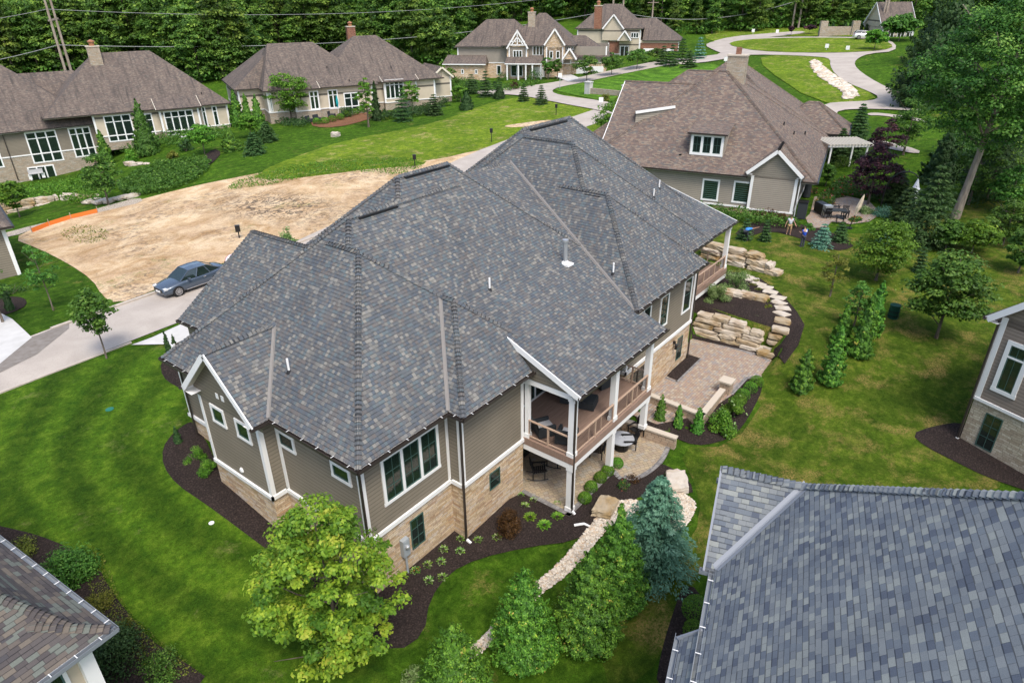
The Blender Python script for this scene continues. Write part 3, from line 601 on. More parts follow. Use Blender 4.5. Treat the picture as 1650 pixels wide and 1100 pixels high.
def crown_blob(h0, h1, rad, clumps, per, lsize, shape='round', clump_r=None, tone=.25, seed=None):
    """leaf positions for a broad-leaved crown between heights h0 and h1"""
    c = []; H_ = h1 - h0; cr = clump_r or rad * .28
    while len(c) < clumps:
        u = sph(1)[0] * (rng.random() ** .33); rr = 1.0
        if shape == 'egg': rr = 1 - .45 * max(u[2], 0) - .1 * max(-u[2], 0)
        if shape == 'cone': rr = .55 - .5 * u[2]
        if shape == 'vase': rr = .75 + .3 * u[2]
        if np.linalg.norm(u) < .35: continue
        c.append([u[0] * rr * (rad - cr * .5), u[1] * rr * (rad - cr * .5), h0 + H_ / 2 + u[2] * (H_ / 2 - cr * .4)])
    c = np.array(c); c *= 1; ct = rng.normal(0, tone * .5, len(c)); crs = cr * rng.uniform(.65, 1.25, len(c))
    idx = rng.integers(0, len(c), clumps * per); d = sph(len(idx)); d[:, 2] = np.where(d[:, 2] < -.3, -d[:, 2] * .6, d[:, 2]); r_ = rng.random(len(idx)) ** .4
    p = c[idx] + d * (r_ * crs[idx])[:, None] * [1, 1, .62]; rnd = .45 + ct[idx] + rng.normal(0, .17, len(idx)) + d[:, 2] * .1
    return p, d + [0, 0, .7], rnd
def trunk(parent, h, r, h0, rad, name='trunk', mat='bark', lean=(0, 0), limbs=7, tot=None):
    mb = MB(); tot = tot or h; pts = []; rr = []
    for i in range(7):
        f = i / 6; pts.append((lean[0] * f + .03 * h * math.sin(f * 5) * .2, lean[1] * f, -.25 + (tot + .25) * f)); rr.append(r * (1.25 if i == 0 else 1) * (1 - .8 * f) + .005)
    mb.tube(pts, rr, 8)
    for i in range(limbs):
        f = h0 / tot + (1 - h0 / tot) * (.05 + .75 * i / limbs); a = i * 2.4 + random.random(); b = np.array([lean[0] * f, lean[1] * f, tot * f]); L = rad * random.uniform(.5, .85) * (1.15 - .4 * f)
        e = b + [L * math.cos(a), L * math.sin(a), L * random.uniform(.5, .9)]; m_ = (b + e) / 2 + [0, 0, -.08 * L]
        mb.tube([b, m_, e], [r * .45 * (1 - f * .5), r * .25, r * .08], 5)
    return mb.build(name, MAT[mat], parent)
def tree_round(name, label, loc, h, rad, mat='l_green', h0=None, clumps=60, per=60, ls=.18, shape='egg', group=None, cat='tree', lean=(0, 0), tr=None, bark='bark', tone=.25, limbs=7, rz=0, clump_r=None):
    t = thing(name, label, cat, loc, rz, group); h0 = h0 if h0 is not None else h * .22
    p, n, r = crown_blob(h0, h, rad, clumps, per, ls, shape, tone=tone, clump_r=clump_r); p = p + np.array([lean[0], lean[1], 0]) * (p[:, 2:3] / h)
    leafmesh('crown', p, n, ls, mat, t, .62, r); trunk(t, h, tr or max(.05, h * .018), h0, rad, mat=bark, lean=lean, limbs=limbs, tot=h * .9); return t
def tree_cone(name, label, loc, h, rad, mat='l_arb', n=9000, ls=.14, group=None, cat='conifer', tiers=0, rz=0, base=.02, power=.8, tone=.2, lump=.16, top=.0, bark='bark', asp=.55):
    """arborvitae (tiers 0) or spruce (tiers > 0: whorls of drooping boughs)"""
    t = thing(name, label, cat, loc, rz, group); ph = rng.random(12) * 6.28
    if not tiers:
        NC = max(30, n // 75); cz = 1 - np.sqrt(rng.random(NC)) * (1 - top); cz = np.clip(cz, base + .02, .985); ca = rng.random(NC) * 6.283; prof = rad * np.clip(1 - cz, 0, 1) ** power * np.clip(cz / .1 + .6, 0, 1)
        o3 = np.stack([np.cos(ca), np.sin(ca), np.zeros(NC)], 1); cr = prof * rng.uniform(.5, .7, NC); C0 = o3 * cr[:, None] + np.array([0, 0, 1.]) * (cz * h)[:, None]
        Lp = (lump * 1.15 * (rad * .22 + prof) + rad * .04) * rng.uniform(.75, 1.3, NC); ax_ = o3 * .8 + [0, 0, .75]; ax_[cz > .9] = [0, 0, 1.]; ax_ /= np.linalg.norm(ax_, axis=1)[:, None]
        idx = rng.integers(0, NC, n); q = rng.random(n) ** .7; wd = (.42 * (1 - q) + .12) * Lp[idx]; jit = sph(n) * (wd * rng.random(n) ** .5)[:, None]; p = C0[idx] + ax_[idx] * (q * Lp[idx])[:, None] + jit; p[:, 2] = np.clip(p[:, 2], .03, h)
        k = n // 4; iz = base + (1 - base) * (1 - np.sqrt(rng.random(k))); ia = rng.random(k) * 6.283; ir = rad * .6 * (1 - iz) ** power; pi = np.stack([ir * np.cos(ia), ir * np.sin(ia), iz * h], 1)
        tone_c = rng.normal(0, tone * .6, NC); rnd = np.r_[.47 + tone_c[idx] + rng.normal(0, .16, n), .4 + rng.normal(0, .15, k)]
        leafmesh('crown', np.r_[p, pi], np.r_[o3[idx] * .7 + [0, 0, .6] + jit / (wd[:, None] + .01) * .6, np.stack([np.cos(ia), np.sin(ia), ia * 0 + .5], 1)], np.r_[np.full(n, ls), np.full(k, ls * 1.8)], mat, t, asp, rnd, np.r_[ax_[idx] + jit / (wd[:, None] + .01) * .5, np.tile([0, 0, 1.], (k, 1))], .35)
    else:
        P_, N_, D_, R_, S_ = [], [], [], [], []; per = max(6, n // (tiers * 9))
        for k in range(tiers):
            f = base + (1 - base) * (k + .2) / tiers; nb = int(7 + 5 * (1 - f)); Lr = rad * (1 - f) ** power + .05 * rad
            for b in range(nb):
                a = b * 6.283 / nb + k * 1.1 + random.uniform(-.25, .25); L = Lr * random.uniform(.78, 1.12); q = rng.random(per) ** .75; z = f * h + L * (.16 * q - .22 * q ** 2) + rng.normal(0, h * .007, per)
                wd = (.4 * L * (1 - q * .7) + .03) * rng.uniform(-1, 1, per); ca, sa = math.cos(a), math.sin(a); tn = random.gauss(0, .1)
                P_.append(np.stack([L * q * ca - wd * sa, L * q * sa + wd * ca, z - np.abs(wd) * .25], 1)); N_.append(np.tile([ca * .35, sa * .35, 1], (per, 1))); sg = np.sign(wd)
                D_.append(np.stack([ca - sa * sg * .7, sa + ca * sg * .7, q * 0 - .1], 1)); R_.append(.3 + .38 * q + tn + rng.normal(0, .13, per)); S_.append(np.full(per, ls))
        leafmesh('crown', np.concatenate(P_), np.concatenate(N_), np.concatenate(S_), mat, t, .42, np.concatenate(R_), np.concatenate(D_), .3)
    MB().tube([(0, 0, -.2), (0, 0, h * .93)], [max(.03, h * .016), .01], 7).build('trunk', MAT[bark], t); return t
def shrub(name, label, loc, h, rad, mat='l_green', n=900, ls=.07, group=None, cat='shrub', clumps=14, stems=True, flat=.0, tone=.25, fl=None):
    t = thing(name, label, cat, loc, random.random() * 6, group); cr = rad * .42
    u = sph(clumps); u[:, 2] = np.abs(u[:, 2]); c = u * [rad - cr * .6, rad - cr * .6, h - cr * .6] * rng.uniform(.55, 1, (clumps, 1)); ct = rng.normal(0, tone * .5, clumps); idx = rng.integers(0, clumps, n); d = sph(n); p = c[idx] + d * (cr * rng.random(n) ** .4)[:, None] * [1, 1, .75]; p[:, 2] = np.abs(p[:, 2]) + .01
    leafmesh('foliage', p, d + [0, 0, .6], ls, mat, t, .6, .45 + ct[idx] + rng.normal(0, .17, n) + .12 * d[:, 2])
    mb = MB()
    for i in range(4): a = i * 1.6; mb.tube([(0, 0, -.05), (rad * .5 * math.cos(a), rad * .5 * math.sin(a), h * .6)], [.02 + h * .01, .006], 4)
    mb.build('stem', MAT['bark'], t)
    if fl:
        k = 16; v = sph(k); v[:, 2] = np.abs(v[:, 2]); leafmesh('blossom', v * [rad, rad, h], v + [0, 0, 1], .14, fl, t, .9)
    return t
def ballshrub(name, label, loc, r, mat='l_bright', n=1400, group=None, hr=.9, ls=.045):
    t = thing(name, label, 'shrub', loc, random.random() * 6, group); d = sph(n); d[:, 2] = np.where(d[:, 2] < -.5, -d[:, 2], d[:, 2]); p = d * r * rng.uniform(.88, 1.02, (n, 1)) * [1, 1, hr] + [0, 0, r * hr * .8]
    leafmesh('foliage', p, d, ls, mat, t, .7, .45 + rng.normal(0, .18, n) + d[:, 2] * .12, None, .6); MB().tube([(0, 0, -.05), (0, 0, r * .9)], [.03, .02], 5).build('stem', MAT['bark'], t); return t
def hosta(name, label, loc, r, mat='l_bright', group=None, n=46):
    t = thing(name, label, 'plant', loc, random.random() * 6, group); mb = MB()
    for i in range(n):
        a = i * 2.399; f = (i / n) ** .6; L = r * (.35 + .65 * f); el = 1.25 - 1.1 * f; b = np.array([math.cos(a), math.sin(a), 0]) * r * .08; d = np.array([math.cos(a) * math.cos(el), math.sin(a) * math.cos(el), math.sin(el)]); s_ = np.array([-math.sin(a), math.cos(a), 0]) * L * .2
        m_ = b + d * L * .6; e = b + d * L + [0, 0, -.12 * L]; mb.face([b, m_ + s_, e, m_ - s_], i % 2)
    o = mb.build('leaves', [MAT['l_bright'], MAT['l_pale' if mat == 'l_pale' else 'l_bright']], t); at = o.data.attributes.new('rnd', 'FLOAT', 'FACE'); at.data.foreach_set('value', rng.uniform(.4, 1, len(o.data.polygons)).astype(np.float32)); return t
# ---------------------------------------------------------------- sheets laid on the terrain
def drape(name, poly, mat, dz=.02, step=.6, kind='structure', parent=None, zfix=None, uvrot=None):
    poly = [tuple(map(float, p)) for p in poly]; A = np.array(poly); pts = []
    for i in range(len(poly)):
        a, b = A[i], A[(i + 1) % len(A)]; k = max(1, int(np.linalg.norm(b - a) / step)); pts += [tuple(a + (b - a) * j / k) for j in range(k)]
    nb = len(pts); gx = np.arange(A[:, 0].min(), A[:, 0].max(), step); gy = np.arange(A[:, 1].min(), A[:, 1].max(), step); X, Y = np.meshgrid(gx, gy); sdv = sdist(A, X, Y); m = sdv < -step * .35
    inner = np.stack([X[m], Y[m]], 1); allp = [Vector(p) for p in pts] + [Vector(p) for p in inner.tolist()]
    vs, _, fs, *_ = delaunay_2d_cdt(allp, [], [list(range(nb))], 1, 1e-4)
    v2 = np.array([(v.x, v.y) for v in vs]); z = (H(v2[:, 0], v2[:, 1]) if zfix is None else np.full(len(v2), zfix)) + dz
    me = bpy.data.meshes.new(name); me.from_pydata(np.c_[v2, z].tolist(), [], [list(f) for f in fs]); me.materials.append(MAT[mat]); ul = me.uv_layers.new(name='UVMap'); li = np.empty(len(me.loops), np.int32); me.loops.foreach_get('vertex_index', li); ul.data.foreach_set('uv', v2[li].astype(np.float32).ravel())
    for p in me.polygons: p.use_smooth = True
    o = bpy.data.objects.new(name, me); COL.objects.link(o)
    if parent is not None: o.parent = parent
    elif kind: o['kind'] = kind
    return o
def smoothpoly(pts, it=2):
    p = np.array(pts, float)
    for _ in range(it): q = np.roll(p, -1, 0); p = np.stack([.75 * p + .25 * q, .25 * p + .75 * q], 1).reshape(-1, 2)
    return p
def smoothline(pts, it=2):
    p = np.array(pts, float)
    for _ in range(it):
        q = np.stack([.75 * p[:-1] + .25 * p[1:], .25 * p[:-1] + .75 * p[1:]], 1).reshape(-1, p.shape[1]); p = np.r_[p[:1], q, p[-1:]]
    return p
def gpx(pts, dz=0): return [tuple(gp(x, y, dz)[:2]) for x, y in pts]
def bedge(name, label_px, mat, dz, smooth=2, **k): return drape(name, smoothpoly(gpx(label_px), smooth), mat, dz, **k)
def kerb(name, line, w=.16, h=.12, mat='curb', side=1, dz=0):
    line = smoothline(line, 0); mb = MB()
    for i in range(len(line) - 1):
        a, b = line[i], line[i + 1]; d = (b - a) / (np.linalg.norm(b - a) + 1e-9); n = np.array([-d[1], d[0]]) * side; q = [a, b, b + n * w, a + n * w]; z = [hz(*p) for p in q]
        lo = [(p[0], p[1], zz - .1) for p, zz in zip(q, z)]; hi = [(p[0], p[1], zz + h + dz) for p, zz in zip(q, z)]; mb.face(hi)
        for j in range(4): mb.face([lo[j], lo[(j + 1) % 4], hi[(j + 1) % 4], hi[j]])
    o = mb.build(name, MAT[mat]); o['kind'] = 'structure'; return o
def ribbon(line, w): # polygon of a road of width w about a line
    line = np.array(line, float); d = np.gradient(line, axis=0); d /= np.linalg.norm(d, axis=1)[:, None]; n = np.stack([-d[:, 1], d[:, 0]], 1); return np.r_[line + n * w / 2, (line - n * w / 2)[::-1]]
cpts = [P(*q, .02)[:2] for q in [(1083,706),(1080,722),(1070,742),(1055,757),(1038,768),(1020,775),(1000,768)]]
cq = smoothline(np.array([[28.2, 13.2]] + [list(c) for c in cpts] + [[23.9, 12.35]]), 2)
LP = np.r_[np.array([(19.75,12.35),(19.75,16.7),(28.2,16.7)]), cq]
CUTS.append((LP, -.06, .5))
_a, _b = P(1114, 536, .3)[:2], P(1236, 570, .3)[:2]; _d = (_b - _a) / np.linalg.norm(_b - _a); _m = np.array([-_d[1], _d[0]]); _m = _m if _m[0] > 0 else -_m
CUTS.append((np.array([_a - _d * .8, _b + _d * .3, _b + _d * .3 + _m * .95, _a - _d * .8 + _m * .95]), .2, .3))
# ================================================================ GROUND
def axis(segs):
    out = []
    for a, b, s in segs: out += list(np.arange(a, b, s))
    return np.array(out + [segs[-1][1]])
gx = axis([(-400, -120, 40), (-120, -30, 10), (-30, -9, 3), (-9, 26, .7), (26, 47, .35), (47, 72, .7), (72, 200, 2.2), (200, 340, 7), (340, 900, 40)]); gy = axis([(-300, -100, 40), (-100, -30, 8), (-30, -15, 3), (-15, 5, .7), (5, 22, .35), (22, 62, .7), (62, 130, 1.8), (130, 260, 7), (260, 900, 40)])
X, Y = np.meshgrid(gx, gy); Z = np.concatenate([H(X[i:i + 20], Y[i:i + 20]) for i in range(0, len(gy), 20)])
nx, ny = len(gx), len(gy); ii = (np.arange(ny - 1)[:, None] * nx + np.arange(nx - 1)[None]).ravel(); F = np.stack([ii, ii + 1, ii + nx + 1, ii + nx], 1)
me = bpy.data.meshes.new('ground'); me.vertices.add(nx * ny); me.vertices.foreach_set('co', np.stack([X, Y, Z], -1).astype(np.float32).ravel()); me.loops.add(F.size); me.loops.foreach_set('vertex_index', F.astype(np.int32).ravel())
me.polygons.add(len(F)); me.polygons.foreach_set('loop_start', np.arange(0, F.size, 4, dtype=np.int32)); me.polygons.foreach_set('loop_total', np.full(len(F), 4, np.int32)); me.polygons.foreach_set('use_smooth', np.ones(len(F), bool)); me.update(calc_edges=True); me.materials.append(MAT['grass'])
ground = bpy.data.objects.new('ground', me); COL.objects.link(ground); ground['kind'] = 'structure'
bedge('field_grass', [(400,285),(470,255),(560,225),(700,200),(800,160),(900,150),(1010,175),(1000,215),(960,205),(800,290),(700,330),(500,300)], 'grass_f', .03)
bedge('patchy_grass', [(1110,560),(1160,430),(1100,400),(1190,350),(1290,370),(1420,380),(1560,330),(1650,300),(1650,800),(1500,745),(1650,800),(1300,790),(1190,770),(1150,880),(1090,1000),(1040,1100),(960,1100),(1000,980),(1120,870),(1130,800),(1090,720),(1180,720),(1240,630)], 'grass_b', .02, smooth=1)
bedge('lawn', [(-60,700),(0,634),(212,557),(300,562),(315,620),(325,690),(315,760),(340,806),(465,900),(600,1048),(640,1120),(400,1160),(345,1104),(290,1062),(200,980),(160,912),(60,862),(-60,840)], 'grass_l', .03, 1)
# ---- street, kerbs, drives
SA, SB = P(0, 560, 2.35)[:2], P(240, 476, 2.45)[:2]; sdv = (SB - SA) / np.linalg.norm(SB - SA); sn = np.array([sdv[1], -sdv[0]])   # sn points towards the camera side
far0, far1 = SA - sdv * 30, SB + sdv * 16
near_a, near_b = P(0, 633, 2.2)[:2], P(212, 555, 2.2)[:2]
SW = float(((near_a + near_b) / 2 - (SA + SB) / 2) @ sn)
STL = [far0 + sn * SW / 2, far1 + sn * SW / 2, gp(752, 266)[:2], gp(880, 214)[:2], gp(985, 178)[:2], gp(1010, 170)[:2]]
STL = smoothline([STL[0], STL[0] * .5 + STL[1] * .5] + STL[1:], 2)
drape('street', ribbon(STL, SW), 'road', .05, 1.2)
kerb('kerb', [far0, SA + sdv * 5.8], side=1, w=.25, h=.14); kerb('kerb', [SB - sdv * 6.3, far1], side=1, w=.25, h=.14)
kerb('kerb', [near_a - sdv * 20, near_a, near_b], side=-1, w=.14, h=.08)
bedge('asphalt_patch', [(0,560),(60,541),(112,520),(112,530),(60,572),(0,602)], 'patch', .062, 0)
bedge('driveway', [(-60,600),(0,588),(52,545),(20,515),(-10,500),(-80,520)], 'drive', .07, 0)
bedge('driveway', [(212,557),(245,545),(300,520),(345,512),(345,545),(310,570),(300,560),(262,556)], 'drive', .07, 0)
bedge('dirt_lot', [(20,385),(60,366),(150,345),(215,325),(300,303),(400,283),(500,264),(600,260),(670,262),(745,250),(742,272),(650,330),(480,392),(335,430),(240,472),(188,490),(165,478),(150,452),(110,425),(60,400)], 'dirt', .035, 1)
bedge('dirt_patch', [(690,262),(760,244),(800,240),(780,252),(740,262)], 'dirt', .045, 2); bedge('dirt_patch', [(800,205),(860,196),(900,193),(850,206)], 'dirt', .06, 2)
bedge('worn_grass', [(530,282),(600,272),(680,268),(690,258),(600,255),(500,262),(400,283),(440,292)], 'grass_f', .05, 1)
bedge('gravel_strip', [(-20,385),(20,372),(110,350),(180,330),(225,318),(232,326),(180,338),(120,352),(60,368),(20,382)], 'gravelbase', .05, 1)
# ---- beds
MB_ = dict(step=.5)
bedge('mulch_bed', [(300,683),(278,700),(262,722),(263,752),(285,782),(330,812),(395,860),(455,905),(510,955),(580,1025),(640,1052),(684,1022),(692,967),(723,924),(771,900),(850,882),(925,873),(960,850),(985,830),(1030,800),(1070,785),(1118,800),(1112,775),(1080,752),(1050,745),(1010,730),(900,740),(800,780),(757,850),(730,845),(650,890),(606,905),(455,842),(405,790),(352,755),(330,705),(312,680)], 'mulch', .05, 1, step=.4)
bedge('mulch_bed', [(258,585),(262,608),(280,622),(303,630),(330,620),(300,585),(275,578)], 'mulch', .05, 1)
bedge('mulch_bed', [(-40,840),(0,848),(60,862),(110,882),(158,912),(178,950),(200,980),(240,1030),(290,1062),(345,1100),(200,1180),(-60,1200),(-150,1000)], 'mulch', .05, 1)
bedge('mulch_bed', [(1048,650),(1010,676),(1086,706),(1121,719),(1155,714),(1183,703),(1206,674),(1231,623),(1223,611),(1205,604),(1178,630),(1136,660)], 'mulch', .04, 1, step=.3)
bedge('mulch_bed', [(1110,487),(1140,440),(1167,439),(1195,441),(1226,451),(1257,474),(1284,504),(1296,525),(1286,558),(1264,588),(1243,581),(1224,571),(1112,545)], 'mulch', .09, 0, step=.3)
bedge('mulch_bed', [(1468,700),(1500,688),(1548,680),(1620,700),(1680,740),(1680,800),(1590,770),(1540,745),(1490,720)], 'mulch', .05, 1)
bedge('mulch_bed', [(1105,930),(1085,985),(1065,1050),(1055,1110),(1120,1130),(1160,1000)], 'mulch', .05, 1)
bedge('mulch_bed', [(1180,375),(1230,352),(1290,362),(1330,372),(1380,395),(1360,405),(1330,402),(1290,385),(1240,372),(1200,385)], 'mulch', .06, 1)
bedge('mulch_bed', [(505,206),(545,206),(590,195),(622,182),(610,176),(560,184),(500,196)], 'mulch_r', .08, 1); bedge('mulch_bed', [(325,275),(345,262),(358,246),(345,240),(325,255),(300,275)], 'mulch', .08, 1)
bedge('mulch_bed', [(-20,515),(20,505),(45,492),(40,480),(15,478),(-20,485)], 'mulch', .05, 1)
# river-rock swales
SWALES = [[(1066,790),(1090,790),(1118,806),(1120,822),(1108,845),(1088,858),(1060,850)], [(975,818),(1000,806),(1035,806),(1025,828),(985,845),(940,898),(912,930),(868,958),(800,1030),(758,1066),(748,1056),(795,1008),(856,946),(902,908),(935,868)]]
for s_ in SWALES: bedge('gravel_bed', s_, 'gravelbase', .055, 1, step=.4)
def rocks(name, polys, n, r0, r1, mat='flag', inflate=0):
    V = []; Fc = []; k = 0; base = [(0,0,1),(1,0,0),(0,1,0),(-1,0,0),(0,-1,0)]
    for poly in polys:
        A = smoothpoly(poly if len(poly[0]) == 2 and not isinstance(poly[0][0], int) else gpx(poly), 1); lo, hi = A.min(0), A.max(0); c = 0
        cand = rng.uniform(lo, hi, (n * 6, 2)); cand = cand[sdist(A, cand[:, 0], cand[:, 1]) < inflate][:n]; zz = H(cand[:, 0], cand[:, 1])
        for (x, y), z in zip(cand, zz):
            s = random.uniform(r0, r1); a = random.random() * 6; ex = random.uniform(.8, 1.5); pts = []
            for bx, by, bz in ((0,0,.55),(1,0,.1),(.6,.7,.2),(-.2,1,.1),(-1,.2,.1),(-.6,-.8,.2),(.4,-.9,.1)):
                jx, jy = bx * ex * s * random.uniform(.8, 1.2), by * s * random.uniform(.8, 1.2); pts.append((x + jx * math.cos(a) - jy * math.sin(a), y + jx * math.sin(a) + jy * math.cos(a), z + .05 + bz * s * 1.1))
            V += pts; Fc += [(k, k + 1 + i, k + 1 + (i + 1) % 6) for i in range(6)]; k += 7
    me = bpy.data.meshes.new(name); me.from_pydata(V, [], Fc); me.materials.append(MAT[mat]); at = me.attributes.new('rnd', 'FLOAT', 'FACE'); at.data.foreach_set('value', np.repeat(rng.random(len(Fc) // 6), 6).astype(np.float32)); o = bpy.data.objects.new(name, me); COL.objects.link(o); o['kind'] = 'stuff'; o['category'] = 'gravel'; return o
m = newmat('river_rock', .85); g = NG(m); a = g.n('ShaderNodeAttribute', attribute_name='rnd'); g.col(g.ramp(a.outputs['Fac'], [(0, (.3, .25, .19)), (.4, (.5, .44, .36)), (.7, (.62, .57, .48)), (1, (.45, .32, .2))])); MAT['rrock'] = m
o = rocks('river_gravel', [gpx(s_) for s_ in SWALES], 2600, .03, .075, 'rrock'); o['label'] = 'cream and tan river rock filling the drainage swale beside the conifers'
# patios
drape('paver_patio', PATIO, 'paver', .0, .5, zfix=PATIO_Z)
def stripe_px(name, pts, z, w, mat, dz=.006):
    L = [P(x, y, z)[:2] for x, y in pts]; mb = MB()
    for a, b in zip(L[:-1], L[1:]):
        d = (b - a) / np.linalg.norm(b - a); n = np.array([-d[1], d[0]]) * w / 2; mb.face([(*(a - n), z + dz), (*(b - n), z + dz), (*(b + n), z + dz), (*(a + n), z + dz)])
    o = mb.build(name, MAT[mat]); o['kind'] = 'structure'; return o
PATCH2 = [(19.75,12.35),(19.75,15.3),(20.1,16.7),(27.5,16.7)]
# lower patio under the deck with its round end
drape('paver_patio', LP, 'paver2', 0, .5, zfix=.015)
mb = MB(); LPc = np.r_[cq, [(19.75,12.35)], [(19.75,15.1)]]
for a, b in zip(LPc[:-1], LPc[1:]):
    d = (b - a) / (np.linalg.norm(b - a) + 1e-9); n = np.array([-d[1], d[0]]); n = -n if (n @ (np.array([24, 14.5]) - a)) < 0 else n; q = [a, b, b + n * .24, a + n * .24]; mb.face([(*p, .024) for p in q]); mb.face([(*a, -.15), (*b, -.15), (*b, .024), (*a, .024)])
o = mb.build('patio_border', MAT['border']); o['kind'] = 'structure'
stripe_px('patio_border', [(1124,545),(1222,572),(1240,582)], PATIO_Z, .22, 'border'); stripe_px('patio_border', [(1226,606),(1203,608),(1178,635)], PATIO_Z, .22, 'border'); stripe_px('patio_border', [(1072,608),(1091,615),(1130,577)], PATIO_Z, .2, 'border')
mb = MB(); mb.face([(*P(x, y, PATIO_Z)[:2], PATIO_Z + .012) for x, y in [(1074,606),(1091,613),(1128,577),(1107,570)]]); o = mb.build('mulch_bed', MAT['mulch']); o['kind'] = 'structure'
# ================================================================ MAIN HOUSE
house = thing('house', 'large taupe house with blue-grey slate-blend roof, stone base and rear deck, in the middle', 'house', (0, 0, 0))
S_ = .9526; E1 = P(577, 757, 6.8); T1y = 21.23
dirn = lambda a: (math.cos(a), math.sin(a))
def gplane(p0, p1, z, s, flip=1):   # plane rising from the eave line p0-p1
    d = np.array(p1[:2]) - np.array(p0[:2]); d /= np.linalg.norm(d); n = np.array([-d[1], d[0]]) * flip; return (s * n[0], s * n[1], z - s * (n @ np.array(p0[:2])))
lwA, lwB = P(289, 515, 6.8), P(330, 533, 6.8); d_ = (lwB - lwA)[:2]; d_ /= np.linalg.norm(d_); n_ = np.array([-d_[1], d_[0]]); n_ = n_ if n_[0] > 0 else -n_
lwp = lambda p, n, z, s: (s * n[0], s * n[1], z - s * (np.array(n) @ np.array(p[:2])))
KZ, KY, KK = 6.42, 12.13, .425
kpl = (0, KK, KZ - KK * KY); kn = (0, -KK, kpl[2] + 2 * KK * 25.2)
Wr = 27.2
blocks = [
    block([('W', 10.95, 6.8, S_), ('S', 15.26, 6.8, S_), ('E', 21.55, 6.8, S_)], [hp(0, -1, 0, 22.5)]),                       # near south wing
    block([('W', 10.95, 6.8, S_), ('S', 15.87, 6.8, S_), ('N', 28.34, 6.8, S_)], [hp(-1, 0, 24, 0)]),                          # near main
    block([('W', 13.78, 6.8, S_), ('S', 15.87, 6.8, S_), ('N', 30.1, 6.8, S_), ('E', 31.36, 6.8, S_)]),                         # top
    block([lwp(lwA, n_, 6.8, S_), lwp(lwA, -d_ if (-d_)[1] < 0 else d_, 6.8, S_ * 2.6), lwp(lwA + np.r_[n_ * 7.9, 0], -n_, 6.8, S_)], [hp(0, 1, 0, 23.5), hp(-1, 0, 18.2, 0, 1)], ze=6.8),
    block([('S', 20.35, 6.78, S_), ('N', 25.25, 6.78, S_)], [hp(1, 0, 10.2, 0, 1), hp(-1, 0, 15.5, 0)]),                           # west gable
    block([('W', 15.4, 6.8, S_), ('S', 14.5, 6.8, S_), ('E', 21.55, 6.8, S_)], [hp(0, -1, 0, 19.5)]),                           # bump
    block([kpl, kn], [hp(1, 0, 19.78, 0), hp(-1, 0, 27.55, 0), hp(0, -1, 0, 19.6)], ze=KZ), block([kpl, kn], [hp(1, 0, 24.2, 0), hp(-1, 0, 27.55, 0), hp(0, 1, 0, 19.5), hp(0, -1, 0, 28)], ze=KZ), block([kpl, kn], [hp(1, 0, 27.5, 0), hp(-1, 0, 34, 0), hp(0, 1, 0, 13.75), hp(0, -1, 0, 30)], ze=KZ),
    block([('W', Wr, 7.1, 1.02), ('S', 13.57, 7.1, .95), ('E', 35.4, 7.1, 1.02)], [hp(0, -1, 0, 21)]),
    block([('W', Wr, 7.1, 1.02), ('S', 15.05, 7.1, .95), ('E', 39.4, 7.1, 1.0), ('N', 31.6, 7.1, .95)]),
    block([('W', Wr, 7.1, 1.02), ('S', 18.45, 7.1, .95), ('E', 45.2, 7.1, 1.0), ('N', 32.2, 7.1, .95)]),
    block([('S', 15.8, 6.5, .30)], [hp(1, 0, 36.5, 0), hp(-1, 0, 45.9, 0, 1), hp(0, -1, 0, 24.5)]),
    block([('W', 41.5, 6.9, .9), ('E', 48.2, 6.9, .9), ('S', 22.8, 6.9, .9), ('N', 31, 6.9, .9)]),
]
# drop the shed roof part the deck plane would add behind the ridge
RF = Roof(blocks)
roof = RF.mesh(.13).build('roof', [MAT['shingle'], MAT['cream']], house)
RF.gutter().build('gutter', MAT['bronze'], house); RF.gutter_clips().build('gutter_clip', MAT['white'], house)
RF.fascia(.16, soffit=.62).build('fascia', MAT['white'], house); bb_ = RF.barge(); bb_.build('barge_board', MAT['white'], house); MB().bar((27.55, 12.1, 6.33), (27.55, 13.9, 7.09), .04, .14).build('barge_board', MAT['bronze'], house)
RF.gables(6.3, .42, only=lambda a, b: a[0] < 12 or (17 < a[0] < 19)).build('gable_wall', MAT['siding'], house); MB().face([(19.87, 12.5, 6.3), (19.87, 17.2, 6.3), (19.87, 17.2, KZ + KK * 5.07 - .08), (19.87, 12.3, KZ + .02)]).build('gable_wall', MAT['siding'], house); MB().bar((19.76, 12.08, KZ - .1), (19.76, 16.9, KZ + KK * 4.8 - .1), .05, .26).build('barge_board', MAT['white'], house)
RF.caps(.25, .17, lift=.045).build('ridge_cap', [MAT['shingle'], MAT['capedge']], roof)
vis = lambda a, b: True
RF.valley_strips(.075, keep=lambda a, b: math.dist(a, b) > 2.2 and ((a[0] + b[0]) / 2 < 20 or (26 < (a[0] + b[0]) / 2 < 34 and (a[1] + b[1]) / 2 < 25.5))).build('valley_flashing', MAT['valley'], roof)
# raised ridge vents (dark slot along the ridge)
for a, b in [((21.2,22.85,13.5),(24.2,22.85,13.5)), ((17.6,21.98,12.62),(19.8,21.98,12.62)), ((33.25,22.2,13.2),(33.25,25,13.2)), ((34,25.15,13.5),(38,25.15,13.5)), ((31.2,18.3,11.1),(31.2,19.3,11.1))]: MB().bar(a, b, .2, .045).build('ridge_vent', MAT['black'], roof)
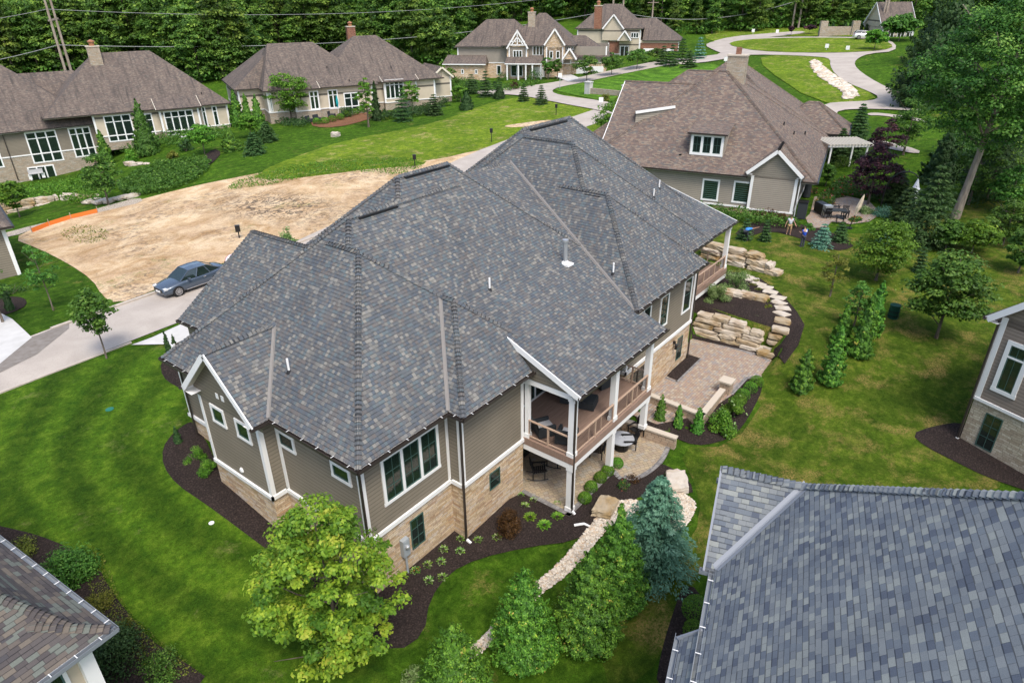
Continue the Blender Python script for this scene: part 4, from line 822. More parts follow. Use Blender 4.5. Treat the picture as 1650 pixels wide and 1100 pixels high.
# --- walls: stone below, siding above
fp = ccw([(11.36,15.8),(15.86,15.8),(15.86,15.13),(19.95,15.13),(19.95,16.6),(27.95,16.6),(27.95,14.35),(36.03,14.35),(36.03,18.6),(44.5,18.6),(44.5,29.5),(13.9,29.5),(11.86,29.3),(11.86,25.05),(10.66,25.05),(10.66,20.79),(11.36,20.79)])
ZB0, ZB1 = 2.84, 3.0
walls(fp, -.6, ZB0).build('stone_wall', MAT['stone'], house); walls(fp, ZB1, 6.72).build('siding_wall', MAT['siding'], house)
bt = MB(); bandrun(bt, fp, ZB0, ZB1 + .02, .09); bt.build('belt_board', MAT['white'], house)
mb = MB(); 
for (a, b) in [((13.6,28.3),(13.6,31.2)), ((13.6,31.2),(18,31.3))]: mb.face([(*a, 1.5), (*b, 1.5), (*b, 6.8), (*a, 6.8)])
mb.build('siding_wall', MAT['siding'], house)
cb = MB()   # corner boards
def cboard(x, y, sx, sy, z0=ZB1 + .02, z1=6.72, w=.16):
    cb = MB()
    # sx, sy: outward sides of the corner
    cb.box(min(x, x + sx * .03), max(x, x + sx * .03), min(y + sy * .03, y - sy * w), max(y + sy * .03, y - sy * w), z0, z1)
    cb.box(min(x, x - sx * w), max(x, x - sx * w), min(y, y + sy * .032), max(y, y + sy * .032), z0, z1); cb.build('corner_board', MAT['white'], house)
for x, y, sx, sy in [(11.36,15.8,-1,-1),(15.86,15.13,-1,-1),(10.66,20.79,-1,-1),(10.66,25.05,-1,1),(27.95,14.35,-1,-1),(36.03,14.35,1,-1),(11.86,29.3,-1,1)]: cboard(x, y, sx, sy)

for q in [(15.7,15.83,15.765,15.8), (11.33,11.36,20.6,20.79), (19.8,19.98,15.1,15.13)]: MB().box(*q, ZB1, 6.4).build('corner_board', MAT['white'], house)
# left-side downspouts etc
ds = MB()
for top, foot in [((11.28,15.72,6.6),(11.28,15.72,.1)), ((15.8,15.05,6.6),(15.8,15.05,.05)), ((20.02,12.42,6.2),(20.02,12.42,.1)), ((36.1,14.28,6.8),(36.1,14.28,.3)), ((11.75,28.9,6.6),(11.75,28.9,1.6))]: ds = MB().bar(top, foot, .085, .07); ds.build('downspout', MAT['bronze'], house)
MB().bar((15.8,15.03,.1),(15.8,14.8,.02),.1,.09).build('downspout_boot', MAT['white'], house); MB().bar((20.02,12.4,.12),(20.02,12.25,.0),.1,.09).build('downspout_boot', MAT['white'], house)
# --- windows seen in the photograph
def W(ax, v, pts, sgn=1, **k):
    o, t, w_, h_ = on_wall(ax, v, pts, sgn); return window(house, o, t, w_, h_, **k)
W(1, 15.8, [(610,741.5),(704,680),(709,751.5),(621,815)], lights=3, cols=2, rows=3, cas=.13)
W(1, 15.8, [(660,840),(681,823.6),(685.5,869),(664.5,885.5)], cols=2, rows=3, cas=0, mc='sash')
W(1, 15.13, [(788.2,763),(805,752),(806,777.5),(789,790)], cols=1, rows=2, cas=0, mc='sash')
W(0, 10.66, [(338,648),(360,662),(367,691),(345.3,677)], cas=.12); W(0, 10.66, [(377,672),(400,685.5),(408,716.5),(385.5,703.5)], cas=.12)
W(0, 11.36, [(446,690),(473.6,705.5),(477.3,731.8),(451,715.5)], cas=.12); W(0, 11.36, [(532,740),(564.5,758),(567.6,785),(536.5,764.5)], cas=.12)
W(1, 14.35, [(1103,451),(1116,442),(1111,497),(1097.6,506)], cols=1, rows=2, cas=.12); W(1, 14.35, [(1065,479),(1079,468),(1073.6,521),(1059.5,532)], cols=2, rows=3, cas=.12); W(1, 14.35, [(1037,498),(1050,487),(1046,530),(1032,540)], cas=.12)
W(1, 14.35, [(1091.8,546.5),(1100,538.5),(1096.5,574),(1088,581)], cols=1, rows=2, cas=0, mc='sash')
d1 = window(house, (28.6,14.35,.32), (1,0), 2.35, 2.2, lights=3, cas=.05, mc='bronze', name='patio_door'); d1.name = 'patio_door'
# wall lantern, vents, light
mb = MB(); lx = onp(1085.6,556,1,14.3); mb.box(lx[0]-.05, lx[0]+.05, 14.2, 14.35, lx[2]+.1, lx[2]+.28); mb.lathe([(.02,.16),(.1,.08),(.09,-.22),(.0,-.25)], (lx[0], 14.15, lx[2]), 8); mb.build('wall_lantern', MAT['black'], house)
for a, b in [((349,633),(353.6,641)), ((357,637),(363,646))]:
    q = onp((a[0]+b[0])/2, (a[1]+b[1])/2, 0, 10.66); MB().box(10.6,10.66,q[1]-.09,q[1]+.09,q[2]-.12,q[2]+.12).build('wall_vent', MAT['white'], house)
q = onp(390,757,0,10.66); mb = MB(); mb.lathe([(0,.08),(.1,.06),(.13,0)], (0,0,0), 12); 
for i, v in enumerate(mb.v): mb.v[i] = [10.66 - v[2], q[1] + v[0], q[2] + v[1]]
mb.build('flood_light', MAT['white'], house)
# electric meter box on the stone
mx = onp(650,880,1,15.8); mt = thing('meter_box', 'grey electric meter box on the stone wall beside the yellow-green maple', 'meter', (mx[0], 15.72, mx[2]))
mb = MB(); mb.box(-.17,.17,-.12,.08,-.4,.45).box(-.14,.14,-.135,-.12,-.35,.4); mb.build('cabinet', MAT['greymet'], mt); mb = MB().lathe([(.1,0),(.1,.08),(.06,.12),(0,.13)], (0,0,0), 14)
for i, v in enumerate(mb.v): mb.v[i] = [v[0], -.13 - v[2], v[1] + .12]
mb.build('dial', MAT['galv'], mt); MB().tube([(0,-.02,-.4),(0,-.02,-mx[2]+.05)], .05, 8).build('conduit', MAT['greymet'], mt)
gz = gp(316,712); mt = thing('gas_meter', 'small grey gas meter with pipes beside the left stone wall', 'meter', (11.55, 26.2, hz(11.5, 26.2))); mb = MB(); mb.box(-.3,-.02,-.18,.18,.45,.85); mb.tube([(-.15,-.3,0),(-.15,-.3,.9),(-.15,0,.95)], .03, 6); mb.build('housing', MAT['galv'], mt); MB().tube([(-.15,.3,0),(-.15,.3,1.2)], .03, 6).build('pipe', MAT['galv'], mt)
# --- roof furniture
def kz(x, y): return max(min(q[0]*x+q[1]*y+q[2] for q in B['p']) for B in blocks if all(h[0]*x+h[1]*y+h[2] >= 0 for h in B['c']))
def roofpt(px, py):
    d = ray(px, py); best = None
    for t in np.linspace(8, 80, 4000):
        q = CC + d / np.linalg.norm(d) * t
        try: z = kz(q[0], q[1])
        except ValueError: continue
        if q[2] <= z: return q
    return q
for px, py in [(466,598),(789,466),(988,440),(1053,317),(1062,303)]:
    q = roofpt(px, py); v = MB().tube([q - [0,0,.1], q + [0,0,.55]], .045, 10); vo = v.build('vent_pipe', MAT['white'], roof); MB().tube([q + [0,0,-.08], q + [0,0,.06]], [.13, .06], 10).build('vent_boot', MAT['black'], vo)
q = roofpt(911, 424); ch = MB().tube([q + [0,0,0], q + [-.05,0,1.15]], .11, 12).build('flue_pipe', MAT['galv'], roof); MB().lathe([(.16,0),(.16,.12),(0,.14)], q + [-.05,0,1.15], 12).build('flue_cap', MAT['galv'], ch); MB().box(q[0]-.25,q[0]+.25,q[1]-.35,q[1]+.2,q[2]-.08,q[2]+.02).tube([q, q + [0,0,.14]], [.26,.12], 12).build('flue_flashing', MAT['white'], ch)
# --- deck
DX0, DX1, DY0, DY1, DZ = 19.98, 27.15, 12.45, 16.6, 3.06
dk = MB().box(DX0, DX1, DY0, DY1, DZ - .05, DZ).build('deck_floor', MAT['deck'], house)
MB().box(DX0 - .03, DX1 + .03, DY0 - .04, DY0, DZ - .34, DZ + .01).box(DX0 - .04, DX0, DY0, 15.1, DZ - .34, DZ + .01).build('deck_fascia', MAT['deck'], house)
MB().box(DX0 - .02, DX1 + .02, DY0 - .02, DY0 + .2, DZ - .62, DZ - .345).box(DX0 - .03, DX0 + .17, DY0 + .2, 15.1, DZ - .62, DZ - .345).build('deck_beam', MAT['white'], house)
MB().face([(DX0, DY0, DZ - .5), (DX1, DY0, DZ - .5), (DX1, DY1, DZ - .5), (DX0, DY1, DZ - .5)]).build('deck_soffit', MAT['deck'], house)
def column(x, y, z0, z1, w=.28):
    c = MB().box(x - w/2, x + w/2, y - w/2, y + w/2, z0, z1); c.box(x - w/2 - .035, x + w/2 + .035, y - w/2 - .035, y + w/2 + .035, z0, z0 + .22).box(x - w/2 - .03, x + w/2 + .03, y - w/2 - .03, y + w/2 + .03, z1 - .14, z1); return c.build('column', MAT['white'], house)
for x, z0 in ((20.13,.02),(23.6,.02),(26.95,.75)): column(x, 12.6, z0, DZ - .62); column(x, 12.6, DZ, 6.02)
column(20.13, 14.98, DZ, 6.02, .2)
MB().box(19.88, 27.2, 12.48, 12.7, 6.02, 6.3).box(19.89, 20.2, 12.7, 15.13, 6.02, 6.3).build('porch_beam', MAT['white'], house)
MB().face([(19.95,12.4,6.3),(27.6,12.4,6.3),(27.6,16.6,6.3),(19.95,16.6,6.3)]).build('porch_ceiling', MAT['siding'], house)
def railing(a, b, z, h=.95, every=.95, parent=house, mat='rail'):
    a = np.array(a, float); b = np.array(b, float); L = np.linalg.norm(b - a); d = (b - a) / L; r = MB()
    A_, B_ = np.r_[a, z], np.r_[b, z]; r.bar(A_ + [0,0,h], B_ + [0,0,h], .09, .05); r.bar(A_ + [0,0,.1], B_ + [0,0,.1], .06, .06); n = max(2, round(L / 1.7))
    for i in range(n + 1): q = a + (b - a) * i / n; r.bar([*q, z], [*q, z + h + .03], .08, .08)
    ro = r.build('railing', MAT[mat], parent); s2 = MB(); k = int(L / .85)
    for i in range(1, k): q = a + (b - a) * i / k; s2.bar([*q, z + .1], [*q, z + h], .03, .03)
    s2.build('baluster', MAT[mat], ro); c2 = MB()
    for j in range(8): zz = z + .2 + j * .09; c2.bar([*a, zz], [*b, zz], .008, .008)
    c2.build('cable', MAT['black'], ro); return ro
railing((20.08, 12.75), (20.08, 14.9), DZ); railing((20.3, 12.52), (23.45, 12.52), DZ); railing((23.75, 12.52), (26.8, 12.52), DZ); railing((27.1, 12.7), (27.1, 14.3), DZ)
window(house, (20.6,16.6,DZ+.02), (1,0), 3.4, 2.5, lights=3, cas=.1, name='sliding_door'); window(house, (19.95,16.45,DZ+.9), (0,-1), 1.1, 1.5, cas=.08)
# wall under the deck
window(house, (21.2,16.6,.05), (1,0), 2.6, 2.2, lights=2, cas=.08, mc='bronze', name='patio_door')
# east porch on the far side of the house
PX0, PX1, PY0, PY1 = 36.08, 45.6, 15.95, 18.6
MB().box(PX0, PX1, PY0, PY1, 2.98, 3.05).build('deck_floor', MAT['deck'], house); MB().box(PX0, PX1, PY0 - .04, PY0, 2.62, 3.06).build('deck_fascia', MAT['deck'], house); MB().box(PX0, PX1, PY0 - .02, PY0 + .2, 2.3, 2.615).build('deck_beam', MAT['white'], house)
column(PX1 - .17, PY0 + .17, 3.05, 6.1); MB().box(PX0, PX1, PY0, PY0 + .2, 6.1, 6.3).build('porch_beam', MAT['white'], house)
railing((PX0 + .1, PY0 + .08), (PX1 - .35, PY0 + .08), 3.05); railing((PX1 - .05, PY0 + .3), (PX1 - .05, PY1), 3.05)
MB().box(PX0, PX1, PY0 + .25, PY1, 1.0, 2.9).build('porch_base', MAT['stone'], house)
# ================================================================ OTHER HOUSES
class Hs:
    """a house in its own frame: x along its front from left to right, y away from the camera, z above its base"""
    def __init__(s, label, A, B, zb, ang=None, name='house'):
        A = np.array(A, float); B = np.array(B, float); a = math.atan2(B[1] - A[1], B[0] - A[0]) if ang is None else math.radians(ang)
        s.a = a; s.o = np.array([A[0], A[1], zb]); s.R = np.array([[math.cos(a), -math.sin(a), 0], [math.sin(a), math.cos(a), 0], [0, 0, 1]]); s.zb = zb; s.t = thing(name, label, 'house', s.o, a)
    def L(s, px, py, z): return s.R.T @ (P(px, py, z) - s.o)           # picture point at world height z -> local
    def on(s, px, py, ax, v):
        d = s.R.T @ ray(px, py); c = s.R.T @ (CC - s.o); return c + (v - c[ax]) / d[ax] * d
    def onpl(s, px, py, pl):
        d = s.R.T @ ray(px, py); c = s.R.T @ (CC - s.o); n = np.array([-pl[0], -pl[1], 1.]); t = (pl[2] - n @ c) / (n @ d); return c + t * d
    def roof(s, blocks, mat='shingle1', gut='bronze', trim='white', caps=0, under='white', gb=None, gmat='siding5', val=None, off=.45, fasc=True):
        s.rf = Roof(blocks); s.ro = s.rf.mesh(.15).build('roof', [MAT[mat], MAT[under]], s.t); s.rf.gutter(.13, .12).build('gutter', MAT[gut], s.t)
        if fasc: s.rf.fascia(.18, soffit=off + .1).build('fascia', MAT[trim], s.t)
        if s.rf.rakes: s.rf.barge(.3, .06).build('barge_board', MAT[trim], s.t)
        if gb is not None: s.rf.gables(gb, off).build('gable_wall', MAT[gmat], s.t)
        if caps: s.rf.caps(caps, .15 if caps < .4 else .3).build('ridge_cap', [MAT[mat], MAT['capedge']], s.ro)
        if val: s.rf.valley_strips(.13).build('valley_flashing', MAT[val], s.ro)
        return s.rf
    def walls(s, fp, z1, bands, trim='white', corner=True, belt=True, cw=.2):
        fp = ccw(fp); z0 = -1.5
        for h, m in bands:
            zz = min(h, z1); walls(fp, z0, zz).build('wall', MAT[m], s.t); z0 = zz
            if belt and zz < z1 - .2:
                b = MB(); bandrun(b, fp, zz - .1, zz + .05, .08); b.build('belt_board', MAT[trim], s.t)
        if corner:
            for i, (x, y) in enumerate(fp):
                mb = MB(); p, n_ = fp[i - 1], fp[(i + 1) % len(fp)]; cr_ = (x - p[0]) * (n_[1] - y) - (y - p[1]) * (n_[0] - x)
                if cr_ > 0: mb.box(x - .03 - (cw if x > (p[0] + n_[0]) / 2 else 0) + .0, x + .03 + (0 if x > (p[0] + n_[0]) / 2 else cw), y - .03 - (cw if y > (p[1] + n_[1]) / 2 else 0), y + .03 + (0 if y > (p[1] + n_[1]) / 2 else cw), bands[0][0] + .05 if len(bands) > 1 else -.5, z1); mb.build('corner_board', MAT[trim], s.t)
    def win(s, px0, py0, px1, py1, ax=1, v=0., **k):
        """window between two picture corners (top left, bottom right) on a wall plane"""
        tl, br = s.on(px0, py0, ax, v), s.on(px1, py1, ax, v)
        tr = s.on(px1, (py0 + py1) / 2 - abs(py1 - py0) * .5, ax, v)
        w = abs(br[1 - ax] - tl[1 - ax]); z0 = br[2]; z1 = tl[2]
        kk = dict(k); h = kk.pop('h', None)
        if h: z1 = (z0 + z1) / 2 + h / 2; z0 = z1 - h
        if ax == 1: o = (min(tl[0], br[0]), v, z0); t = (1, 0)
        else: o = (v, max(tl[1], br[1]), z0); t = (0, -1)
        return window(s.t, o, t, w, max(.4, z1 - z0), **kk)
    def chimney(s, px, py, z, w, h, mat='brick', pot=True):
        q = s.L(px, py, z); c = MB().box(q[0] - w / 2, q[0] + w / 2, q[1] - w * .35, q[1] + w * .35, q[2] - 2.5, q[2] + h).build('chimney', MAT[mat], s.t); MB().box(q[0] - w / 2 - .08, q[0] + w / 2 + .08, q[1] - w * .35 - .08, q[1] + w * .35 + .08, q[2] + h, q[2] + h + .15).build('chimney_cap', MAT['concrete_cap'], c)
        if pot: MB().lathe([(w * .22, 0), (w * .22, .45), (w * .3, .5), (w * .3, .62), (w * .12, .8), (0, .85)], (q[0], q[1], q[2] + h + .15), 10).build('chimney_pot', MAT['copper'], c)
    def vent(s, pl, pts, mat='black'):
        for px, py in pts: q = s.onpl(px, py, pl); MB().tube([q - [0, 0, .1], q + [0, 0, .35]], .07, 7).build('vent_pipe', MAT[mat], s.ro)
# ---- brown-roofed house on the right, beyond the porch
eL, eR = P(1057.6, 270.4, 5.5), P(1217.1, 285.2, 5.5)
h5 = Hs('brown-shingled taupe house with dormer and gable, beyond the east porch', eR, eR + (eR - eL), 1.85); Z5 = 5.5 - 1.85; s5 = .74
B5 = [block([('S', 0, Z5, s5), ('E', 5.3, Z5, s5), ('N', 21.6, Z5, s5), ('W', -17.2, Z5, s5)]), block([('S', 0, Z5, s5), ('N', 18.4, Z5, s5)], [hp(1, 0, -15.8, 0, 1), hp(-1, 0, -4, 0)]),
      block([('S', 4, Z5, s5), ('N', 24.6, Z5, s5), ('W', -20.5, Z5, s5), ('E', 5, Z5, s5)]), block([('S', 10, Z5, s5), ('E', 4.6, Z5, s5), ('N', 34, Z5, s5), ('W', -18, Z5, s5)]),
      block([('W', -.8, Z5 + .45, .9), ('E', 4.1, Z5 + .45, .9)], [hp(0, 1, 0, -.3, 1), hp(0, -1, 0, 3.9)], ze=Z5 + .45), block([('E', 7.2, Z5 + .2, s5), ('N', 32, Z5 + .2, s5), ('S', 24, Z5 + .2, s5), ('W', -2, Z5 + .2, s5)])]
h5.roof(B5, 'shingle5', caps=.3, gb=Z5 - .1, gmat='siding5', off=.42)
h5.walls([(-.35, .45), (-17, .45), (-17, 21), (4, 24.4), (6.7, 24.4), (6.7, 31.5), (4.1, 31.5), (4.0, 12), (3.7, .12), (-.35, .12)], Z5 + .1, [(.62, 'stone'), (20, 'siding5')])
h5.win(1132.7, 289, 1156.5, 323, v=.45, cas=.16, rows=9, muntin=.05, h=2.1); h5.win(1183, 293, 1208, 327, v=.45, cas=.16, rows=9, muntin=.05, h=2.1)
q = h5.onpl(1137, 251, B5[0]['p'][0]); pl = B5[0]['p'][0]; wd = 3.3; fy = q[1]; z0 = q[2]; yb = fy + 2.2 / (s5 - .1)
mb = MB(); x0, x1 = q[0] - wd / 2, q[0] + wd / 2; mb.face([(x0, fy, z0 - .1), (x1, fy, z0 - .1), (x1, fy, z0 + 2.1), (x0, fy, z0 + 2.1)])
for x in (x0, x1): mb.face([(x, fy, z0 - .1), (x, yb, z0 + s5 * (yb - fy) - .1), (x, fy, z0 + 2.1)])
dm = mb.build('dormer', MAT['siding5'], h5.t); mb = MB(); k_ = (s5 * (yb - fy) - 2.1) / (yb - fy + .35)
mb.face([(x0 - .25, fy - .35, z0 + 2.15), (x1 + .25, fy - .35, z0 + 2.15), (x1 + .25, yb + .1, z0 + s5 * (yb - fy) + .1), (x0 - .25, yb + .1, z0 + s5 * (yb - fy) + .1)]); mb.build('dormer_roof', MAT['shingle5'], dm)
MB().bar((x0 - .25, fy - .35, z0 + 2.07), (x1 + .25, fy - .35, z0 + 2.07), .12, .14).build('dormer_gutter', MAT['bronze'], dm); window(dm, (x0 + .1, fy, z0 + .02), (1, 0), wd - .2, 2.0, lights=3, cols=2, rows=2, cas=.24)
for pts in [((1142.4, 351), (1157, 372))]: pass
sh = B5[3]['p'][0]
h5.chimney(1187, 112, 13.6, 1.9, 1.3, 'stone1', False); q = h5.L(1187, 112, 13.6); MB().box(q[0] - .25, q[0] + .25, q[1] - .25, q[1] + .25, q[2] + 1.45, q[2] + 2.1).build('chimney_pot', MAT['brick'], h5.t)
h5.vent(B5[0]['p'][1], [(1263, 202), (1279, 217), (1297, 217)]); MB().bar(h5.onpl(1095, 249, pl), h5.onpl(1098, 250, pl) + [0, 0, .05], .25, .12).build('roof_vent', MAT['black'], h5.ro)
mb = MB(); a_, b_ = h5.onpl(1024, 197, B5[1]['p'][0]), h5.onpl(1088, 174, B5[1]['p'][0]); mb.bar(a_ + [0, -.25, 1.0], b_ + [0, -.05, .12], .16, .26); mb.build('cheek_trim', MAT['white'], h5.t); MB().face([a_ + [0, -.1, -.1], b_, a_ + [0, -.1, .95]]).face([a_ + [0, -.1, -.1], a_ + [0, -.1, .95], a_ + [-.2, 1.3, .95]]).build('cheek_wall', MAT['siding5'], h5.t); MB().face([a_ + [-.1, -.3, 1.14], b_ + [0, -.1, .26], b_ + [.1, .3, .5], a_ + [-.3, 1.5, 1.14]]).build('cheek_roof', MAT['shingle5'], h5.t)
MB().bar((-.42, .38, Z5 - .1), (-.42, .38, -.3), .09, .08).build('downspout', MAT['bronze'], h5.t); MB().bar((3.95, .05, Z5 + .2), (3.95, .05, 0), .09, .08).build('downspout', MAT['white'], h5.t)
# ---- walk-out house upper left: right part
e1, e2 = P(149.8, 184.6, 5.8), P(359.3, 166.6, 5.8)
h1 = Hs('brown-roofed house with tall gridded window groups behind the tall spruce, upper left', e1, e2, 2.0); Z1 = 3.8; W1 = float(np.linalg.norm(e2 - e1))
pl1 = pe('S', 0, Z1, .85)
B1 = [block([('S', 0, Z1, .85), ('N', 17.8, Z1, .85), ('W', -6.2, Z1, .85), ('E', 19.3, Z1, .85)]), block([('S', -1.1, Z1, .5)], [hp(1, 0, 8.2, 0, 1), hp(-1, 0, 14.6, 0, 1), hp(0, -1, 0, 4)])]
h1.roof(B1, 'shingle1', under='cream', trim='cream', off=.5, gb=Z1 - .1, gmat='siding_c'); h1.walls([(-.2, .5), (8.6, .5), (8.6, -.6), (14.2, -.6), (14.2, .5), (18.7, .5), (18.7, 17), (-.2, 17)], Z1, [(.55, 'stone1'), (20, 'siding_c')], trim='white')
for a in [(165, 187, 220, 225, 3), (222, 184, 252, 216, 2)]: h1.win(a[0], a[1], a[2], a[3], v=.5, lights=a[4], cas=.16, trans=.75)
h1.win(262, 180, 318, 214, v=-.6, lights=4, cas=.16, trans=.7); h1.win(323, 172, 337, 206, v=.5, cas=.16, trans=.6); h1.win(340, 171, 355, 203, v=.5, cas=.16, trans=.6)
h1.chimney(153, 92, 12.9, 1.7, 1.4, 'stone1')
h1.vent(pl1, [(325, 152), (262, 172)])
# left part
e1, e2 = P(1.5, 214.6, 4.35), P(158.6, 198.6, 4.35)
h1b = Hs('two-storey walk-out house of grey siding over ledge stone at the left edge', e1, e2, -2.1); Z1 = 6.45; WL = float(np.linalg.norm(e2 - e1))
B1b = [block([('S', 0, Z1, .85), ('N', 19, Z1, .85), ('E', WL + .3, Z1, .85), ('W', -16, Z1, .85)]), block([('S', 5.5, Z1, .85), ('N', 20.5, Z1, .85)], [hp(1, 0, 0, 0), hp(-1, 0, 12.2, 0)])]
h1b.roof(B1b, 'shingle1', under='white', trim='white', off=.5); h1b.walls([(-14, .5), (WL - .3, .5), (WL - .3, 18), (-14, 18)], Z1, [(3.1, 'stone1'), (20, 'siding')])
for a in [(38, 214, 104, 258, 3, 3.1), (108, 207, 157, 250, 3, 2.9)]: h1b.win(a[0], a[1], a[2], a[3], v=.5, lights=a[4], cas=.17, trans=.72)
h1b.win(43, 270, 100, 308, v=.5, lights=3, cas=.17, name='patio_door'); h1b.win(-20, 240, 10, 275, v=.5, lights=1, cas=.17, h=2.2)
MB().bar((.1, .38, Z1 - .1), (.1, .38, -.2), .12, .1).build('downspout', MAT['bronze'], h1b.t)
# ---- long house upper middle-left
ZE2 = 7.5
e1, e2 = P(503.6, 142, ZE2), P(576.5, 138.7, ZE2)
h2 = Hs('long cream house with two hipped brown roofs and teal umbrellas on its terrace', e1, e2, 3.2, ang=-25); Z2 = ZE2 - 3.2
cw = h2.L(424, 143, ZE2); cb_ = h2.L(353.4, 129.7, ZE2); r1, r2 = h2.L(434, 71.8, 13.7), h2.L(507, 68.7, 13.7); r3, r4 = h2.L(574, 59, 14.3), h2.L(610, 57.5, 14.3); er = h2.L(684, 124, ZE2)

B2 = [block([('S', 0, Z2, .76), ('N', 16.6, Z2, .76), ('W', -7.7, Z2, 2.1), ('E', 11, Z2, .76)]), block([('W', -11.5, Z2, .76), ('E', 2.6, Z2, .76), ('N', 21.5, Z2, .76), ('S', 4.5, Z2, 1.4)]),
      block([('S', 1.7, Z2 + .1, .76), ('N', 19.5, Z2 + .1, .76), ('W', 1.5, Z2 + .1, .76), ('E', 23.4, Z2 + .1, .76)]), block([('W', 21.6, Z2, .8), ('E', 26.0, Z2, .8)], [hp(0, 1, 0, 3.2, 1), hp(0, -1, 0, 12)]),
      block([('S', -.9, Z2, .42)], [hp(1, 0, -3.5, 0, 1), hp(-1, 0, 1.0, 0, 1), hp(0, -1, 0, 4)]), block([('S', .9, Z2 + .1, .42)], [hp(1, 0, 12, 0, 1), hp(-1, 0, 18.5, 0, 1), hp(0, -1, 0, 6)])]
h2.roof(B2, 'shingle1', under='cream', trim='cream', off=.5, gb=Z2 - .1, gmat='siding_c'); h2.walls([(-7.2, .5), (-3.2, .5), (-3.2, -.4), (.7, -.4), (.7, .5), (10, .5), (10, 2.2), (12.3, 2.2), (12.3, 1.4), (18.2, 1.4), (18.2, 2.2), (21.9, 2.2), (21.9, 3.6), (25.6, 3.6), (25.6, 19), (-1, 21), (-11, 21), (-11, 5), (-7.2, 5)], Z2, [(1.0, 'stone1'), (20, 'siding_c')], trim='white')
for a in [(527, 145, 547, 175, .5, 2), (553, 150, 580, 180, .5, 2), (619, 129, 652, 158, 1.4, 4), (497, 147, 516, 176, -.4, 2)]: h2.win(a[0], a[1], a[2], a[3], v=a[4], lights=a[5], cas=.17, trans=.65)
h2.win(432, 150, 441, 180, v=.5, lights=1, cas=.15); h2.win(682, 134, 703, 155, v=3.6, lights=3, cas=.17); h2.win(658, 126, 670, 150, v=2.2, lights=2, cas=.15, trans=.5)
h2.chimney(566, 60, 13.4, 1.6, 1.8, 'brick')
h2.vent(B2[0]['p'][0], [(527, 110), (563, 131), (630, 110)])
# ---- two-storey house with the timbered gable, upper middle
ZE3 = 10.6; e1, e2 = P(736, 75.3, ZE3), P(819, 76.4, ZE3)
h3 = Hs('two-storey stone and stucco house with timbered gable at the bend in the road', e1, e2, 4.4, ang=-62); Z3 = ZE3 - 4.4; wA = h3.L(819, 76.4, ZE3)[0]
qr = [h3.L(*q) for q in ((789.5, 36, 15.2), (824, 35.3, 15.2), (858, 28.4, 16), (879, 28.4, 16))]; qe = h3.L(955, 82, ZE3 - .5)
R3 = float(qe[0])
B3_ = [block([('S', 0, Z3, .85), ('N', 12, Z3, .85), ('W', -.5, Z3, .85), ('E', wA + 6, Z3, .85)]), block([('S', -1, Z3 + .3, .85), ('N', 13, Z3 + .3, .85), ('W', wA - 1.5, Z3 + .3, .85), ('E', wA + 14, Z3 + .3, .85)]),
       block([('S', 1, Z3 - 2, .7), ('N', 12, Z3 - 2, .7), ('E', wA + 21, Z3 - 2, .7), ('W', wA + 4, Z3 - 2, .7)]),
       block([('W', wA - .4, Z3 - .2, 1.5), ('E', wA + 4.2, Z3 - .2, 1.5)], [hp(0, 1, 0, -1.6, 1), hp(0, -1, 0, 5)]), block([('W', wA + 7.6, Z3 + .5, 1.4), ('E', wA + 12, Z3 + .5, 1.4)], [hp(0, 1, 0, -1.9, 1), hp(0, -1, 0, 5)]),
       block([('W', wA + 11.6, Z3 - 2.1, 1.4), ('E', wA + 14.6, Z3 - 2.1, 1.4)], [hp(0, 1, 0, -3.2, 1), hp(0, -1, 0, 3)])]
h3.roof(B3_, 'shingle1', under='white', trim='white', off=.4, gb=Z3 - 2.2, gmat='stone'); X_ = wA
h3.walls([(0, .4), (X_, .4), (X_, -1.2), (X_ + 3.9, -1.2), (X_ + 3.9, -.5), (X_ + 8, -.5), (X_ + 8, -1.5), (X_ + 11.6, -1.5), (X_ + 11.6, -.4), (X_ + 13.2, -.4), (X_ + 13.2, 1.4), (X_ + 20.5, 1.4), (X_ + 20.5, 11.5), (0, 11.5)], Z3, [(3.0, 'stone'), (20, 'siding5')])
# side wing and porch roofs
mb = MB(); mb.box(-2.2, 6.5, -2.6, .4, -1, 2.9); mb.build('side_wing', MAT['stone'], h3.t)
mb = MB(); mb.face([(-2.6, -3.1, 3.0), (6.9, -3.1, 3.0), (6.4, .4, 4.5), (-2.2, .4, 4.5)]); mb.face([(-2.6, -3.1, 3.0), (-2.6, .4, 3.0), (-2.2, .4, 4.5)]); mb.face([(6.9, -3.1, 3.0), (6.9, .4, 3.0), (6.4, .4, 4.5)]); mb.face([(X_ - .5, -3.6, 3.2), (X_ + 7.5, -3.6, 3.2), (X_ + 7.2, -.6, 4.6), (X_ - .3, -.6, 4.6)]); mb.build('porch_roof', MAT['shingle1'], h3.t)
mb = MB(); mb.box(-2.6, 6.9, -3.12, -3.06, 2.8, 3.0).box(X_ - .5, X_ + 7.5, -3.62, -3.56, 3.0, 3.2)
for x in (X_ + .0, X_ + 2.4, X_ + 4.0, X_ + 5.4, X_ + 7.2): mb.box(x - .14, x + .14, -3.5, -3.2, -.4, 3.0)
mb.build('porch_frame', MAT['white'], h3.t)
tg = MB(); cx = X_ + 1.9   # timbering in the front gable
for a, b in [((cx - 2, Z3 + .4), (cx + 2, Z3 + .4)), ((cx, Z3 + .4), (cx, Z3 + 3.3)), ((cx - 1.3, Z3 + .4), (cx, Z3 + 2.0)), ((cx + 1.3, Z3 + .4), (cx, Z3 + 2.0)), ((cx - 1.6, Z3 + 1.1), (cx - .3, Z3 + 1.1)), ((cx + .3, Z3 + 1.1), (cx + 1.6, Z3 + 1.1))]: tg.bar((a[0], -1.5, a[1]), (b[0], -1.5, b[1]), .22, .1, 0, (0, 1, 0))
